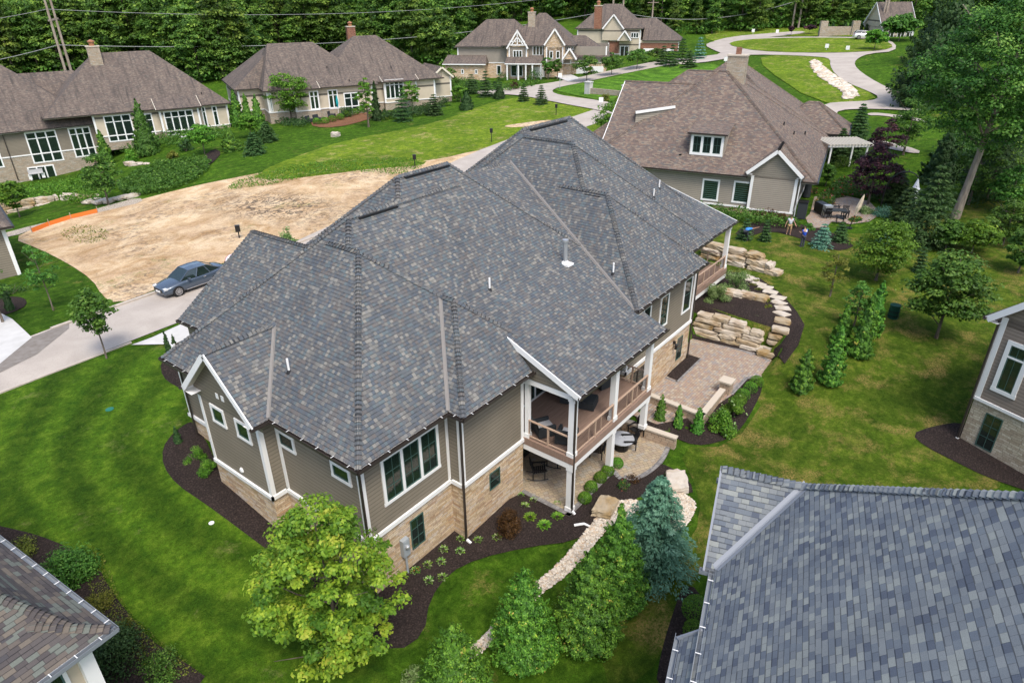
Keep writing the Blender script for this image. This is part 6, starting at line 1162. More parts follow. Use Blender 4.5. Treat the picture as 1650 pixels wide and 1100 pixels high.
R_('yard_tree', 'leafy tree in front of the distant grey roof', 1448, 66, 22, 62, mat='l_green', h0=1, clumps=50, per=50, ls=.8)
R_('yard_tree', 'yellow-green tree at the right end of the roundabout', 1408, 82, 46, 40, mat='l_bright', h0=1, clumps=40, per=40, ls=.6)
R_('yard_tree', 'bright yellow-green tree behind the taupe roof edge', 987, 226, 158, 70, mat='l_bright', h0=.4, clumps=80, per=70, ls=.25)
for x, y, t_, w_, lb in [(945,132,85,50,'round street tree nearest the timbered house'), (985,122,84,42,'round street tree second along the road'), (1026,112,75,44,'round street tree third along the road'), (1058,100,78,36,'round street tree farthest along the road'), (883,128,90,26,'slim young tree on the front walk of the timbered house'), (898,128,92,16,'columnar evergreen by the arched entry')]: R_('street_tree', lb, x, y, t_, w_, mat='l_green', h0=.9, clumps=44, per=50, ls=.35, group='trees along the road')
for x, y, t_, w_, lb, kd in [(1126,96,58,24,'blue-green spruce near the roundabout','b'), (1098,100,60,30,'dark evergreen left of the blue-green spruce','s'), (1082,108,70,30,'dark pine in the clump before the roundabout','s'), (1110,110,80,30,'light green pine in the clump before the roundabout','s'), (1068,105,72,26,'dark spruce at the left of the clump before the roundabout','s'), (1010,165,148,12,'x','n')]:
    if kd != 'n': C_('spruce_tree', lb, x, y, t_, w_, mat='l_blue' if kd == 'b' else 'l_dark', n=2600, tiers=8, ls=.5)
for i, (x, y, w_, mt_) in enumerate([(765,140,16,'l_dark'),(785,140,12,'l_dark'),(798,140,12,'l_dark'),(828,145,24,'l_red'),(862,130,30,'l_green'),(810,130,24,'l_green'),(735,128,24,'l_dark'),(925,105,24,'l_green'),(560,190,30,'l_dark'),(640,165,26,'l_dark'),(677,170,24,'l_dark'),(1035,150,20,'l_green'),(975,163,20,'l_olive'),(1000,166,26,'l_olive'),(735,160,28,'l_green'),(715,172,28,'l_dark'),(300,245,30,'l_dark'),(215,262,30,'l_bright'),(278,256,20,'l_olive')]):
    nm = ['a dark ball by the stone wing', 'an upright dark shrub by the stone wing', 'a dark shrub beside the stone wing window', 'a dark red shrub at the front steps', 'a clipped hedge before the timbered house', 'a green shrub left of the timbered gable', 'a dark shrub at the left of the stone wing', 'a shrub at the garage of the timbered house', 'a dark shrub below the cream house window', 'a dark shrub by the cream house corner', 'a dark shrub near the gable patio', 'a shrub at the stone entry wall end', 'a yellowish hedge piece left, before the stone entry wall', 'a yellowish hedge piece right, before the stone entry wall', 'a green shrub in the clump right of the gable', 'a dark shrub left in the clump near the gable', 'a dark shrub behind the terrace wall', 'a bright shrub left of the pointed spruce', 'a golden shrub right of the pointed spruce'][i]
    S2('yard_shrub', nm[2:] if nm.startswith('a ') else nm, x, y, y - w_ * .8, w_, mat=mt_, n=700, ls=.22)
# ================================================================ WOODS
proto = []
for k in range(5):
    hN = [17, 21, 15, 19, 13][k]; rN = [5.2, 5.6, 5, 4.4, 4.8][k]; t = tree_round('woodland_tree', 'x', (0, 0, -500), hN, rN, 'l_forest', h0=hN * .02, clumps=120, per=80, ls=.58, shape=['egg', 'round', 'egg', 'cone', 'round'][k], tone=.45, limbs=4, tr=.3, clump_r=rN * .3); proto.append(t)
edge = [(x, y) for x, y in [(-160,125),(20,122),(60,116),(110,112),(200,108),(270,112),(320,128),(365,128),(430,92),(500,86),(560,82),(640,90),(700,104),(735,80),(800,42),(840,30),(900,26),(960,30),(1010,26),(1060,52),(1100,56),(1160,50),(1210,48),(1260,44),(1310,40),(1360,44),(1420,40)]]
WG = 'trees along the edge of the wood'; used = False; cnt = 0
def wl(x): return ['on the hillside behind the walk-out house' , 'behind the gap between the two brown-roofed houses', 'behind the long cream house', 'behind the timbered house', 'behind the roundabout'][0 if x < 260 else 1 if x < 400 else 2 if x < 700 else 3 if x < 1060 else 4]
first = [True] * 5; wood_pts = []
for row in range(2):
    for x in np.arange(-40, 1460, 34 if row == 0 else 40):
        xx = x + random.uniform(-10, 10) + row * 17; y = float(np.interp(xx, [e[0] for e in edge], [e[1] for e in edge])) - row * 5; base = gp(xx, y + random.uniform(0, 5))
        if np.hypot(base[0], base[1]) > 330: continue
        k = random.randrange(5); sc_ = random.uniform(.7, 1.1) * (1.0 if xx < 1060 else .75)
        lab = 'leafy tree at the wood edge ' + wl(xx); loc = (base[0], base[1], base[2] - .3); S3 = (sc_, sc_, sc_ * random.uniform(.85, 1.1))
        if first[k]: r = proto[k]; r.location = loc; r['label'] = lab; r['group'] = 'woodland edge trees ' + wl(xx); r.scale = S3; first[k] = False
        else: dup(proto[k], loc, random.random() * 6, lab, 'woodland edge trees ' + wl(xx), S3)
        d = np.array([base[0], base[1]]); wood_pts.append((d, base[2]))
uw = []
for (d_, z_) in wood_pts:
    for _ in range(150): a_ = random.random() * 6.28; r_ = random.uniform(0, 4.5); uw.append((d_[0] + r_ * math.cos(a_), d_[1] + r_ * math.sin(a_)))
uw = np.array(uw); zz = H(uw[:, 0], uw[:, 1]); hh = 1.2 + 1.6 * (np.sin(uw[:, 0] * .9) * np.cos(uw[:, 1] * .8) * .5 + .5); tag(leafmesh('undergrowth', np.c_[uw, zz + hh * rng.random(len(uw)) ** .5], np.tile([0, 0, 1.], (len(uw), 1)), .75, 'l_green', None, .65, .5 + rng.normal(0, .2, len(uw)), None, .8), 'leafy undergrowth along the foot of the wood', 'undergrowth', kind='stuff')
# the mass of the wood behind the edge: one object
def wood_mass():
    PT, NR, SZ, RN = [], [], [], []; rows = []
    for x in np.arange(-260, 1760, 22):
        y = float(np.interp(x, [e[0] for e in edge], [e[1] for e in edge])); b = gp(x, max(y, 40)); r0 = min(np.hypot(b[0], b[1]), 300); u = np.array(b[:2]) / (np.hypot(b[0], b[1]) + 1e-9)
        for j in range(8):
            rr = r0 + 11 + j * 12 + random.uniform(-3, 3); q = u * rr + rng.normal(0, 2.5, 2); rows.append(q)
    rows = np.array(rows); zz = H(rows[:, 0], rows[:, 1])
    for (x, y), z in zip(rows, zz):
        h = random.uniform(14, 24); r = random.uniform(4, 6.5); p, n, rn = crown_blob(h * .05, h, r, 34, 38, 1, 'egg', tone=.5, clump_r=r * .36)
        PT.append(p + [x, y, z]); NR.append(n); RN.append(rn + random.gauss(0, .2))
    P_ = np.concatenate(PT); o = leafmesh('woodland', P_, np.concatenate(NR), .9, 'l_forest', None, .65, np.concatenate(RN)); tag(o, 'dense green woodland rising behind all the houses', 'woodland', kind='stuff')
wood_mass()
print('D leaves done', len(bpy.data.objects))
# ================================================================ ROADS BEYOND
def far(name, px, mat, dz, sm=1, step=2.5): return bedge(name, px, mat, dz, sm, step=step)
far('field_grass', [(1225,89),(1338,93),(1337,106),(1350,122),(1417,157),(1390,165),(1315,168),(1230,112)], 'grass_f', .10)
far('lawn', [(880,143),(960,127),(1060,107),(1140,102),(1168,110),(1150,122),(1090,142),(1055,152),(1010,168),(940,158)], 'grass_s', .10)
far('road', [(1135,74),(1148,68),(1180,64),(1250,60.5),(1420,62),(1444,72),(1442,84),(1400,88),(1384,94),(1376,102),(1380,112),(1400,127),(1430,143),(1470,158),(1500,165),(1500,182),(1440,178),(1390,177),(1352,179),(1345,188),(1352,198),(1372,206),(1350,212),(1330,200),(1322,180),(1330,168),(1360,166),(1405,164),(1417,158),(1400,149),(1365,135),(1345,121),(1337,107),(1338,97),(1325,93),(1240,89.5),(1195,90),(1165,97),(1125,103),(1075,106),(1040,113),(985,124),(935,135),(900,142),(889,147),(893,152),(915,157),(970,164),(1000,171),(1022,181),(1000,190),(965,179),(920,171),(880,163),(845,156),(813,153),(770,154),(768,147),(800,145),(840,141),(880,136),(929,127),(960,120),(1010,109),(1058,100),(1090,96),(1125,93),(1165,88),(1150,82)], 'road', .16, 1, 2)
far('roundabout_lawn', [(1172,73),(1185,67.5),(1225,64),(1290,62.6),(1360,62.8),(1415,65.5),(1436,72),(1438,80),(1400,85),(1330,87.5),(1250,85.8),(1200,81)], 'grass_f', .24, 1, 3)
far('road', [(1140,70),(1180,60),(1240,55),(1290,51),(1300,54),(1255,60),(1190,65)], 'road', .18); far('driveway', [(892,124),(912,118),(935,128),(917,134)], 'drive', .22, 0); far('path', [(1404,224),(1430,230),(1482,243),(1480,250),(1430,241),(1398,232)], 'road', .12)
far('path', [(1398,183),(1420,183),(1470,190),(1500,197),(1498,200),(1460,193),(1420,187),(1398,187)], 'road', .1); far('roadside_grass', [(1165,72),(1130,60),(1150,48),(1290,45),(1420,40),(1430,60),(1250,59),(1180,62)], 'grass_f', .1, 1, 4)
o = rocks('rock_swale', [gpx([(1306,98),(1318,99),(1325,110),(1342,122),(1362,135),(1380,149),(1378,158),(1358,162),(1362,150),(1345,140),(1325,128),(1311,114)])], 900, .25, .6, 'rrock'); o['label'] = 'winding swale of white rock in the field below the roundabout'
o = rocks('clods', [gpx([(60,375),(150,350),(300,308),(420,285),(560,268),(660,275),(600,310),(480,385),(330,425),(240,468),(180,478),(110,425)])], 900, .03, .09, 'dirt'); o['label'] = 'clods and stones scattered over the bare dirt lot'
# ================================================================ BOULDERS
def boulder(name, label, c, L, D, Ht, rz=0, mat='boulder', group=None, rough=.05, cat='boulder'):
    n = 5; V = []; idx = {}; Fs = []
    def vid(p):
        k = tuple(p)
        if k not in idx: idx[k] = len(V); V.append(p)
        return idx[k]
    for ax in range(3):
        for sg in (-1, 1):
            for i in range(n):
                for j in range(n):
                    q = []
                    for di, dj in ((0, 0), (1, 0), (1, 1), (0, 1)):
                        a = [0, 0, 0]; a[ax] = sg; a[(ax + 1) % 3] = round(-1 + 2 * (i + di) / n, 4); a[(ax + 2) % 3] = round(-1 + 2 * (j + dj) / n, 4); q.append(vid(tuple(a)))
                    Fs.append(q if sg > 0 else q[::-1])
    A = np.array(V, float); r_ = np.linalg.norm(A, axis=1)[:, None]; m_ = np.abs(A).max(1)[:, None]; A = A * (1 - .16 * (r_ / m_ - 1)); ph = rng.random(9) * 6.28
    nz = np.sin(A[:, 0] * 2.3 + ph[0] + A[:, 1] * 1.7) * np.cos(A[:, 2] * 2 + ph[1]) * .06 + rng.normal(0, rough, len(A)); A = A * (1 + nz[:, None] * [1, 1, 1.6]); A[:, 0] += A[:, 1] * math.sin(ph[2]) * .12; A *= [L / 2, D / 2, Ht / 2]
    me = bpy.data.meshes.new(name); me.from_pydata((A + [0, 0, Ht / 2]).tolist(), [], Fs); me.materials.append(MAT[mat]); o = bpy.data.objects.new(name, me); COL.objects.link(o); o.location = [float(v) for v in c]; o.rotation_euler = (0, 0, rz); return tag(o, label, cat, group)
def course(a, b, z, L0, L1, D, Ht, label, group, back=0.):
    a = np.array(a[:2], float); b = np.array(b[:2], float); T = np.linalg.norm(b - a); d = (b - a) / T; n = np.array([-d[1], d[0]]); x = 0
    while x < T - .35:
        L = min(random.uniform(L0, L1), T - x); c = a + d * (x + L / 2) + n * (back + random.uniform(-.05, .05)); boulder('boulder', label, (c[0], c[1], z + random.uniform(-.03, .03)), L * .96, D * random.uniform(.85, 1.2), Ht * random.uniform(.92, 1.08), math.atan2(d[1], d[0]) + random.uniform(-.05, .05), group=group); x += L
wa, wb = P(1114, 536, .3), P(1226, 566, .3); dW = (wb - wa)[:2] / np.linalg.norm((wb - wa)[:2]); nW = np.array([-dW[1], dW[0]]); bk = 1 if nW[0] > 0 else -1
for k, (lab, e) in enumerate([('lowest', 1.0), ('second', 1.0), ('third', 1.0), ('fourth', .97), ('top', .74)]): course(wa[:2], wa[:2] + (wb - wa)[:2] * e, .24 + k * .275, 1.0, 2.0, .75, .27, 'tan limestone block in the %s course of the wall behind the paver patio' % lab, 'limestone blocks of the patio wall', bk * (.12 + .18 * k))
sp = [(1236,571),(1241,562),(1250,552),(1252,543),(1257,533),(1260,519)]; SL = ['lowest', 'second', 'third', 'fourth', 'fifth', 'uppermost']
for i, (x, y) in enumerate(sp):
    q = gp(x, y); boulder('step_stone', '%s large limestone slab of the boulder steps' % SL[i], (q[0], q[1], q[2] - .08), 1.25 - .04 * i, .72, .3, math.atan2(dW[1], dW[0]) + .1, group='limestone slabs of the steps', rough=.03, cat='step')
sq = [(1259,507),(1260,498),(1254,489),(1253,481),(1241,472),(1233,465),(1222,459),(1212,452),(1202,447)]
for i, (x, y) in enumerate(sq): q = gp(x, y); boulder('stepping_stone', 'flat pale stepping stone curving up from the boulder steps', (q[0], q[1], q[2] + .04), 1.0, .66, .1, math.atan2(dW[1], dW[0]) + random.uniform(-.4, .4), 'flag', 'stepping stones', .03, 'stepping stone')
for i, (x, y) in enumerate([(1168,474),(1182,476),(1205,480),(1222,483)]): q = gp(x, y); boulder('boulder', 'limestone block in the short row inside the mulch bed', (q[0], q[1], q[2] - .05), 1.3, .8, .42, math.atan2(dW[1], dW[0]), group='short boulder row in the bed')
ua, ub = gp(1130, 412), gp(1246, 441); ud = (ub - ua)[:2]
for k, (lab, e0, e1) in enumerate([('bottom', .0, 1.1), ('middle', 0, .98), ('top', 0, .82)]): course(ua[:2] + ud * e0, ua[:2] + ud * e1, float(ua[2]) - .1 + k * .4, 1.3, 2.4, .85, .42, 'pale limestone block in the %s course of the wall beyond the porch' % lab, 'limestone blocks of the far wall', .22 * k)
q = gp(1090, 780); boulder('boulder', 'large flat tan boulder right of the blue spruce tip', (q[0], q[1], q[2]), 1.4, 1.0, .4, .6); q = gp(975, 822); boulder('boulder', 'pale boulder between the evergreen and the blue spruce', (q[0], q[1], q[2]), 1.3, .9, .4, .2)
la, lb_ = gp(-20, 352), gp(95, 322); course(la[:2], lb_[:2], float(la[2]) - .1, 1.8, 3, 1.0, .7, 'grey-tan boulder in the lower course of the left garden wall', 'boulders of the left garden wall'); course(la[:2], lb_[:2], float(la[2]) + .55, 1.8, 3, 1.0, .7, 'grey-tan boulder in the upper course of the left garden wall', 'boulders of the left garden wall', .5)
la, lb_ = gp(100, 322), gp(172, 312); course(la[:2], lb_[:2], float(la[2]) - .1, 1.8, 3, 1.0, .8, 'boulder in the right stretch of the left garden wall', 'boulders of the left garden wall')
for i, (x, y) in enumerate([(148,326),(163,327),(180,325),(197,321),(213,318)]): q = gp(x, y); boulder('slab', 'white flat slab at the foot of the left garden wall', (q[0], q[1], q[2]), 1.9, 1.1, .35, .2, 'flag', 'white slabs below the garden wall', .03, 'slab')
la, lb_ = gp(203, 268), gp(262, 262); course(la[:2], lb_[:2], float(la[2]) + .1, 1.5, 2.6, .8, .6, 'grey stone in the terrace wall under the pointed spruce', 'stones of the terrace wall'); q = gp(541, 220); boulder('boulder', 'single round grey boulder on the lawn before the cream house', (q[0], q[1], q[2] - .1), 1.3, 1, .7, .3, 'flag')
# ================================================================ GARDEN WALLS
def gwall(name, label, pts, z0, z1, pillar=None):
    t = thing(name, label, 'wall', (*pts[0], z0)); O = np.array([*pts[0]]); mb = MB(); cp = MB()
    for a, b in zip(pts[:-1], pts[1:]):
        a = np.array(a) - O; b = np.array(b) - O; d = (b - a) / np.linalg.norm(b - a); mb.bar([*(a - d * .12), (z1 - z0) / 2 - .2], [*(b + d * .12), (z1 - z0) / 2 - .2], .26, z1 - z0 + .4); cp.bar([*(a - d * .16), z1 - z0 + .045], [*(b + d * .16), z1 - z0 + .045], .34, .09)
    mb.build('wall_face', MAT['capwall'], t); cp.build('cap', MAT['concrete_cap'], t)
    if pillar is not None: p = np.array(pillar) - O; MB().box(p[0] - .3, p[0] + .3, p[1] - .3, p[1] + .3, -.4, z1 - z0 + .3).build('pillar', MAT['capwall'], t); MB().box(p[0] - .38, p[0] + .38, p[1] - .38, p[1] + .38, z1 - z0 + .3, z1 - z0 + .4).build('pillar_cap', MAT['concrete_cap'], t)
gwall('garden_wall', 'tan block seat wall with pillar along the upper paver patio', [P(1050, 637, .75)[:2], P(1131, 668, .75)[:2], P(1163, 629, .75)[:2]], -.15, .72, P(1171, 618, .85)[:2])
gwall('garden_wall', 'low tan block wall between the round patio and the mulch bed', [P(1008, 676, .7)[:2], P(1086, 705, .6)[:2]], -.05, .6)
w0, w1 = gp(948, 152), gp(1008, 156); t = thing('entry_wall', 'low stone wall with two square pillars by the far road', 'wall', w0, math.atan2(w1[1] - w0[1], w1[0] - w0[0])); Lw = float(np.linalg.norm((w1 - w0)[:2])); MB().box(.5, Lw - .5, -.2, .2, -.5, 1.1).build('wall_face', MAT['stone1'], t)
for x in (0, Lw): MB().box(x - .55, x + .55, -.5, .5, -.5, 2.0).box(x - .65, x + .65, -.6, .6, 2.0, 2.15).build('pillar', MAT['drive'], t)
w0 = gp(1350, 58); t = thing('entry_monument', 'stone entry wall with two peaked pillars beyond the roundabout', 'wall', w0, math.radians(-60)); MB().box(-3, 3, -.3, .3, -.5, 2).build('wall_face', MAT['stone1'], t)
for x in (-3.6, 3.6): MB().box(x - .8, x + .8, -.6, .6, -.5, 3.2).build('pillar', MAT['stone1'], t)
for i, x in enumerate([1322,1332,1340,1360,1368,1378,1386,1394]): C_('columnar_evergreen', 'narrow dark evergreen in the row behind the stone entry wall', x, 55, 38, 7, mat='l_dark', n=500, ls=.6, group='narrow evergreens behind the entry wall', power=.5)
R_('plum_tree', 'small dark purple tree at the far side of the roundabout', 1303, 56, 40, 22, mat='l_plum', h0=1, clumps=20, per=30, ls=.6); R_('plum_tree', 'dark purple tree left of the roundabout entry', 1274, 58, 42, 14, mat='l_plum', h0=1, clumps=16, per=30, ls=.5)
# ================================================================ VEHICLES
def paint(name, c): m = newmat(name, .25, c, .6, .35); m.node_tree.nodes['Principled BSDF'].inputs['Coat Weight'].default_value = .6; return m
MAT['carpaint'] = paint('blue_grey_metallic', (.07, .095, .13)); MAT['whitepaint'] = paint('white_car_paint', (.75, .75, .76)); MAT['tyre'] = newmat('tyre', .8, (.015, .015, .015)); MAT['rim'] = newmat('alloy_rim', .3, (.55, .55, .56), .5, .8); MAT['lamp'] = newmat('lamp_lens', .1, (.6, .62, .62), .8); MAT['tail'] = newmat('tail_lens', .2, (.35, .01, .01), .6)
def car(label, loc, rz, paintm, Hc=1.5, L=4.9, name='parked_car', suv=False, group=None):
    t = thing(name, label, 'car', loc, rz); k = L / 4.9; zb = .22; up = .2 if suv else 0
    X = [0, .06, .3, .8, 1.35, 2.0, 3.0, 3.9, 4.5, 4.8, 4.9]; Wd = [.55, .7, .83, .9, .92, .92, .92, .91, .88, .8, .66]; ZT = [.6, .68, .76, .86, .93, .95, .96, .98, 1.02 if not suv else .98, 1.0 if not suv else .96, .85]
    rings = []
    for x, w_, zt in zip(X, Wd, ZT):
        zt += up; b = zb + (.12 if x in (0, 4.9) else 0); prof = [(-w_ * .9, b), (-w_, b + .12), (-w_, .55 + up * .5), (-w_ * .985, zt - .12), (-w_ * .9, zt - .02), (-w_ * .5, zt + .015), (0, zt + .025), (w_ * .5, zt + .015), (w_ * .9, zt - .02), (w_ * .985, zt - .12), (w_, .55 + up * .5), (w_, b + .12), (w_ * .9, b)]
        rings.append([(x * k - L / 2, y, z) for y, z in prof])
    mb = MB()
    for a, b in zip(rings[:-1], rings[1:]):
        for j in range(len(a)): j2 = (j + 1) % len(a); mb.face([a[j], b[j], b[j2], a[j2]], 0, True)
    mb.face(rings[0]); mb.face(rings[-1][::-1]); bo = weld(mb.build('body', MAT[paintm], t))
    f = lambda x: x * k - L / 2; xb0, xb1 = f(1.25), f(4.45 if not suv else 4.8); xr0, xr1 = f(2.05), f(3.45 if not suv else 4.3); zb_, zr = .93 + up, Hc; wb_, wr = .86, .62
    gl = MB(); B0 = [(xb0, -wb_ * .9, zb_), (xb0, wb_ * .9, zb_)]; R0 = [(xr0, -wr, zr - .03), (xr0, wr, zr - .03)]; R1 = [(xr1, -wr, zr - .03), (xr1, wr, zr - .03)]; B1_ = [(xb1, -wb_ * .88, zb_ + .03), (xb1, wb_ * .88, zb_ + .03)]; mr = [((xr0 + xr1) / 2, -wr - .02, zr), ((xr0 + xr1) / 2, wr + .02, zr)]; mbm = [(f(2.4), -wb_ - .01, zb_), (f(2.4), wb_ + .01, zb_)]
    gl.face([B0[0], B0[1], R0[1], R0[0]]); gl.face([B1_[1], B1_[0], R1[0], R1[1]])
    for i in (0, 1): gl.face([B0[i], mbm[i], (f(3.6), (-1, 1)[i] * wb_, zb_), B1_[i], R1[i], mr[i], R0[i]])
    gl.build('window', MAT['glass'], t)
    rf = MB(); rf.face([R0[0], mr[0], (mr[0][0], 0, zr + .03), (R0[0][0], 0, zr)]); rf.face([(R0[0][0], 0, zr), (mr[0][0], 0, zr + .03), mr[1], R0[1]]); rf.face([mr[0], R1[0], (R1[0][0], 0, zr), (mr[0][0], 0, zr + .03)]); rf.face([(mr[0][0], 0, zr + .03), (R1[0][0], 0, zr), R1[1], mr[1]])
    for i in (0, 1):
        for a, b in ((B0[i], R0[i]), (R0[i], mr[i]), (mr[i], R1[i]), (R1[i], B1_[i]), (mbm[i], mr[i]), ((f(3.5), (-1, 1)[i] * wb_, zb_), (f(3.2), (-1, 1)[i] * (wr + .02), zr))): rf.bar(a, b, .06 if a is not mbm[i] else .05, .05)
    rf.build('roof', MAT[paintm], t)
    for x in (f(.93), f(3.85)):
        for sg in (-1, 1):
            R = .33 + up * .2; wh = MB()
            prof = [(R - .1, -.11), (R - .02, -.11), (R, -.07), (R, .07), (R - .02, .11), (R - .1, .11)]
            for (r0, y0), (r1, y1) in zip(prof[:-1], prof[1:]):
                for j in range(18): a, b = j / 18 * 6.283, (j + 1) / 18 * 6.283; wh.face([(x + r0 * math.cos(a), sg * .83 + y0, R + r0 * math.sin(a)), (x + r0 * math.cos(b), sg * .83 + y0, R + r0 * math.sin(b)), (x + r1 * math.cos(b), sg * .83 + y1, R + r1 * math.sin(b)), (x + r1 * math.cos(a), sg * .83 + y1, R + r1 * math.sin(a))])
            wo = wh.build('wheel', MAT['tyre'], t); rm = MB(); yo = sg * .93
            for j in range(10): a = j / 10 * 6.283; rm.bar((x, yo, R), (x + (R - .1) * math.cos(a), yo, R + (R - .1) * math.sin(a)), .045, .04, 0, (0, 1, 0))
            for j in range(18): a, b = j / 18 * 6.283, (j + 1) / 18 * 6.283; rm.bar((x + (R - .09) * math.cos(a), yo, R + (R - .09) * math.sin(a)), (x + (R - .09) * math.cos(b), yo, R + (R - .09) * math.sin(b)), .03, .05, 0, (0, 1, 0))
            rm.build('rim', MAT['rim'], wo); ar = MB(); ar.tube([(x, sg * .60, R), (x, sg * .935, R)], R + .06, 18, 0); ar.build('wheel_arch', MAT['tyre'], t)
    for sg in (-1, 1):
        MB().box(f(.06), f(.42), min(sg * .52, sg * .8), max(sg * .52, sg * .8), .62 + up, .74 + up).build('headlight', MAT['lamp'], t); MB().box(f(4.72), f(4.9), min(sg * .5, sg * .8), max(sg * .5, sg * .8), .75 + up, .9 + up).build('tail_light', MAT['tail'], t); MB().box(f(1.75), f(1.9), min(sg * .9, sg * 1.08), max(sg * .9, sg * 1.08), .95 + up, 1.08 + up).build('mirror', MAT[paintm], t); MB().box(f(2.9), f(3.1), min(sg * .91, sg * .945), max(sg * .91, sg * .945), .78 + up, .82 + up).build('door_handle', MAT['rim'], t); MB().bar((f(1.5), sg * .935, .3), (f(3.4), sg * .935, .3), .03, .05).build('sill_trim', MAT['rim'], t)
    MB().box(f(-.02), f(.04), -.5, .5, .42, .62 + up).build('grille', MAT['black'], t); MB().box(f(-.05), f(.0), -.26, .26, .42, .53).build('licence_plate', MAT['white'], t); return t
ca = gp(239, 476); cpos = ca[:2] + sn * 1.25 + sdv * 2.65; car('blue-grey four-door sedan parked at the kerb by the dirt lot', (*cpos, hz(*cpos) + .06), math.atan2(sdv[1], sdv[0]), 'carpaint')
q = gp(1391, 65); car('white crossover car parked on the far side of the roundabout', (q[0], q[1], q[2] + .3), math.radians(118), 'whitepaint', 1.65, 4.6, suv=True)
bp = cpos + sdv * 3.6 - sn * .3; t = thing('covered_stroller', 'pink and white dome with a dark side behind the sedan, half hidden by the roof', 'stroller', (*bp, hz(*bp) + .05)); mb = MB()
for i in range(6):
    for j in range(10):
        p = [(.6 * math.cos(e) * math.cos(a), .45 * math.cos(e) * math.sin(a), .75 + .5 * math.sin(e)) for e, a in ((i * .262, j * .628), (i * .262, (j + 1) * .628), ((i + 1) * .262, (j + 1) * .628), ((i + 1) * .262, j * .628))]; mb.face(p, j % 2)
MAT['pink'] = newmat('pink_cloth', .8, (.5, .2, .25)); mb.build('canopy', [MAT['pink'], MAT['white']], t); MB().box(-.5, .5, -.36, .36, .3, .75).build('tray', MAT['black'], t)
for x in (-.4, .4):
    for y in (-.3, .3): MB().tube([(x, y - .03, .15), (x, y + .03, .15)], .15, 10).build('wheel', MAT['tyre'], t)
# ================================================================ PEOPLE
MAT['skin'] = newmat('skin', .6, (.42, .24, .16)); MAT['greycloth'] = newmat('grey_cloth', .9, (.45, .47, .5)); MAT['tancloth'] = newmat('tan_cloth', .9, (.4, .27, .14)); MAT['bluecloth'] = newmat('blue_cloth', .9, (.02, .07, .42)); MAT['darkcloth'] = newmat('dark_cloth', .9, (.05, .055, .07)); MAT['hair'] = newmat('dark_hair', .7, (.05, .03, .02)); MAT['lightblue'] = newmat('sky_blue_cloth', .9, (.05, .22, .55))
def skin(name, V, E, Rd, mat, parent, sub=1, root=0):
    me = bpy.data.meshes.new(name); me.from_pydata([tuple(float(c) for c in v) for v in V], E, []); me.materials.append(MAT[mat]); o = bpy.data.objects.new(name, me); COL.objects.link(o); o.parent = parent; md = o.modifiers.new('s', 'SKIN'); md.use_smooth_shade = True
    for i, sv in enumerate(me.skin_vertices[0].data): r = Rd[i]; sv.radius = r if isinstance(r, tuple) else (r, r); sv.use_root = i == root
    if sub: m2 = o.modifiers.new('u', 'SUBSURF'); m2.levels = sub; m2.render_levels = sub
    return o
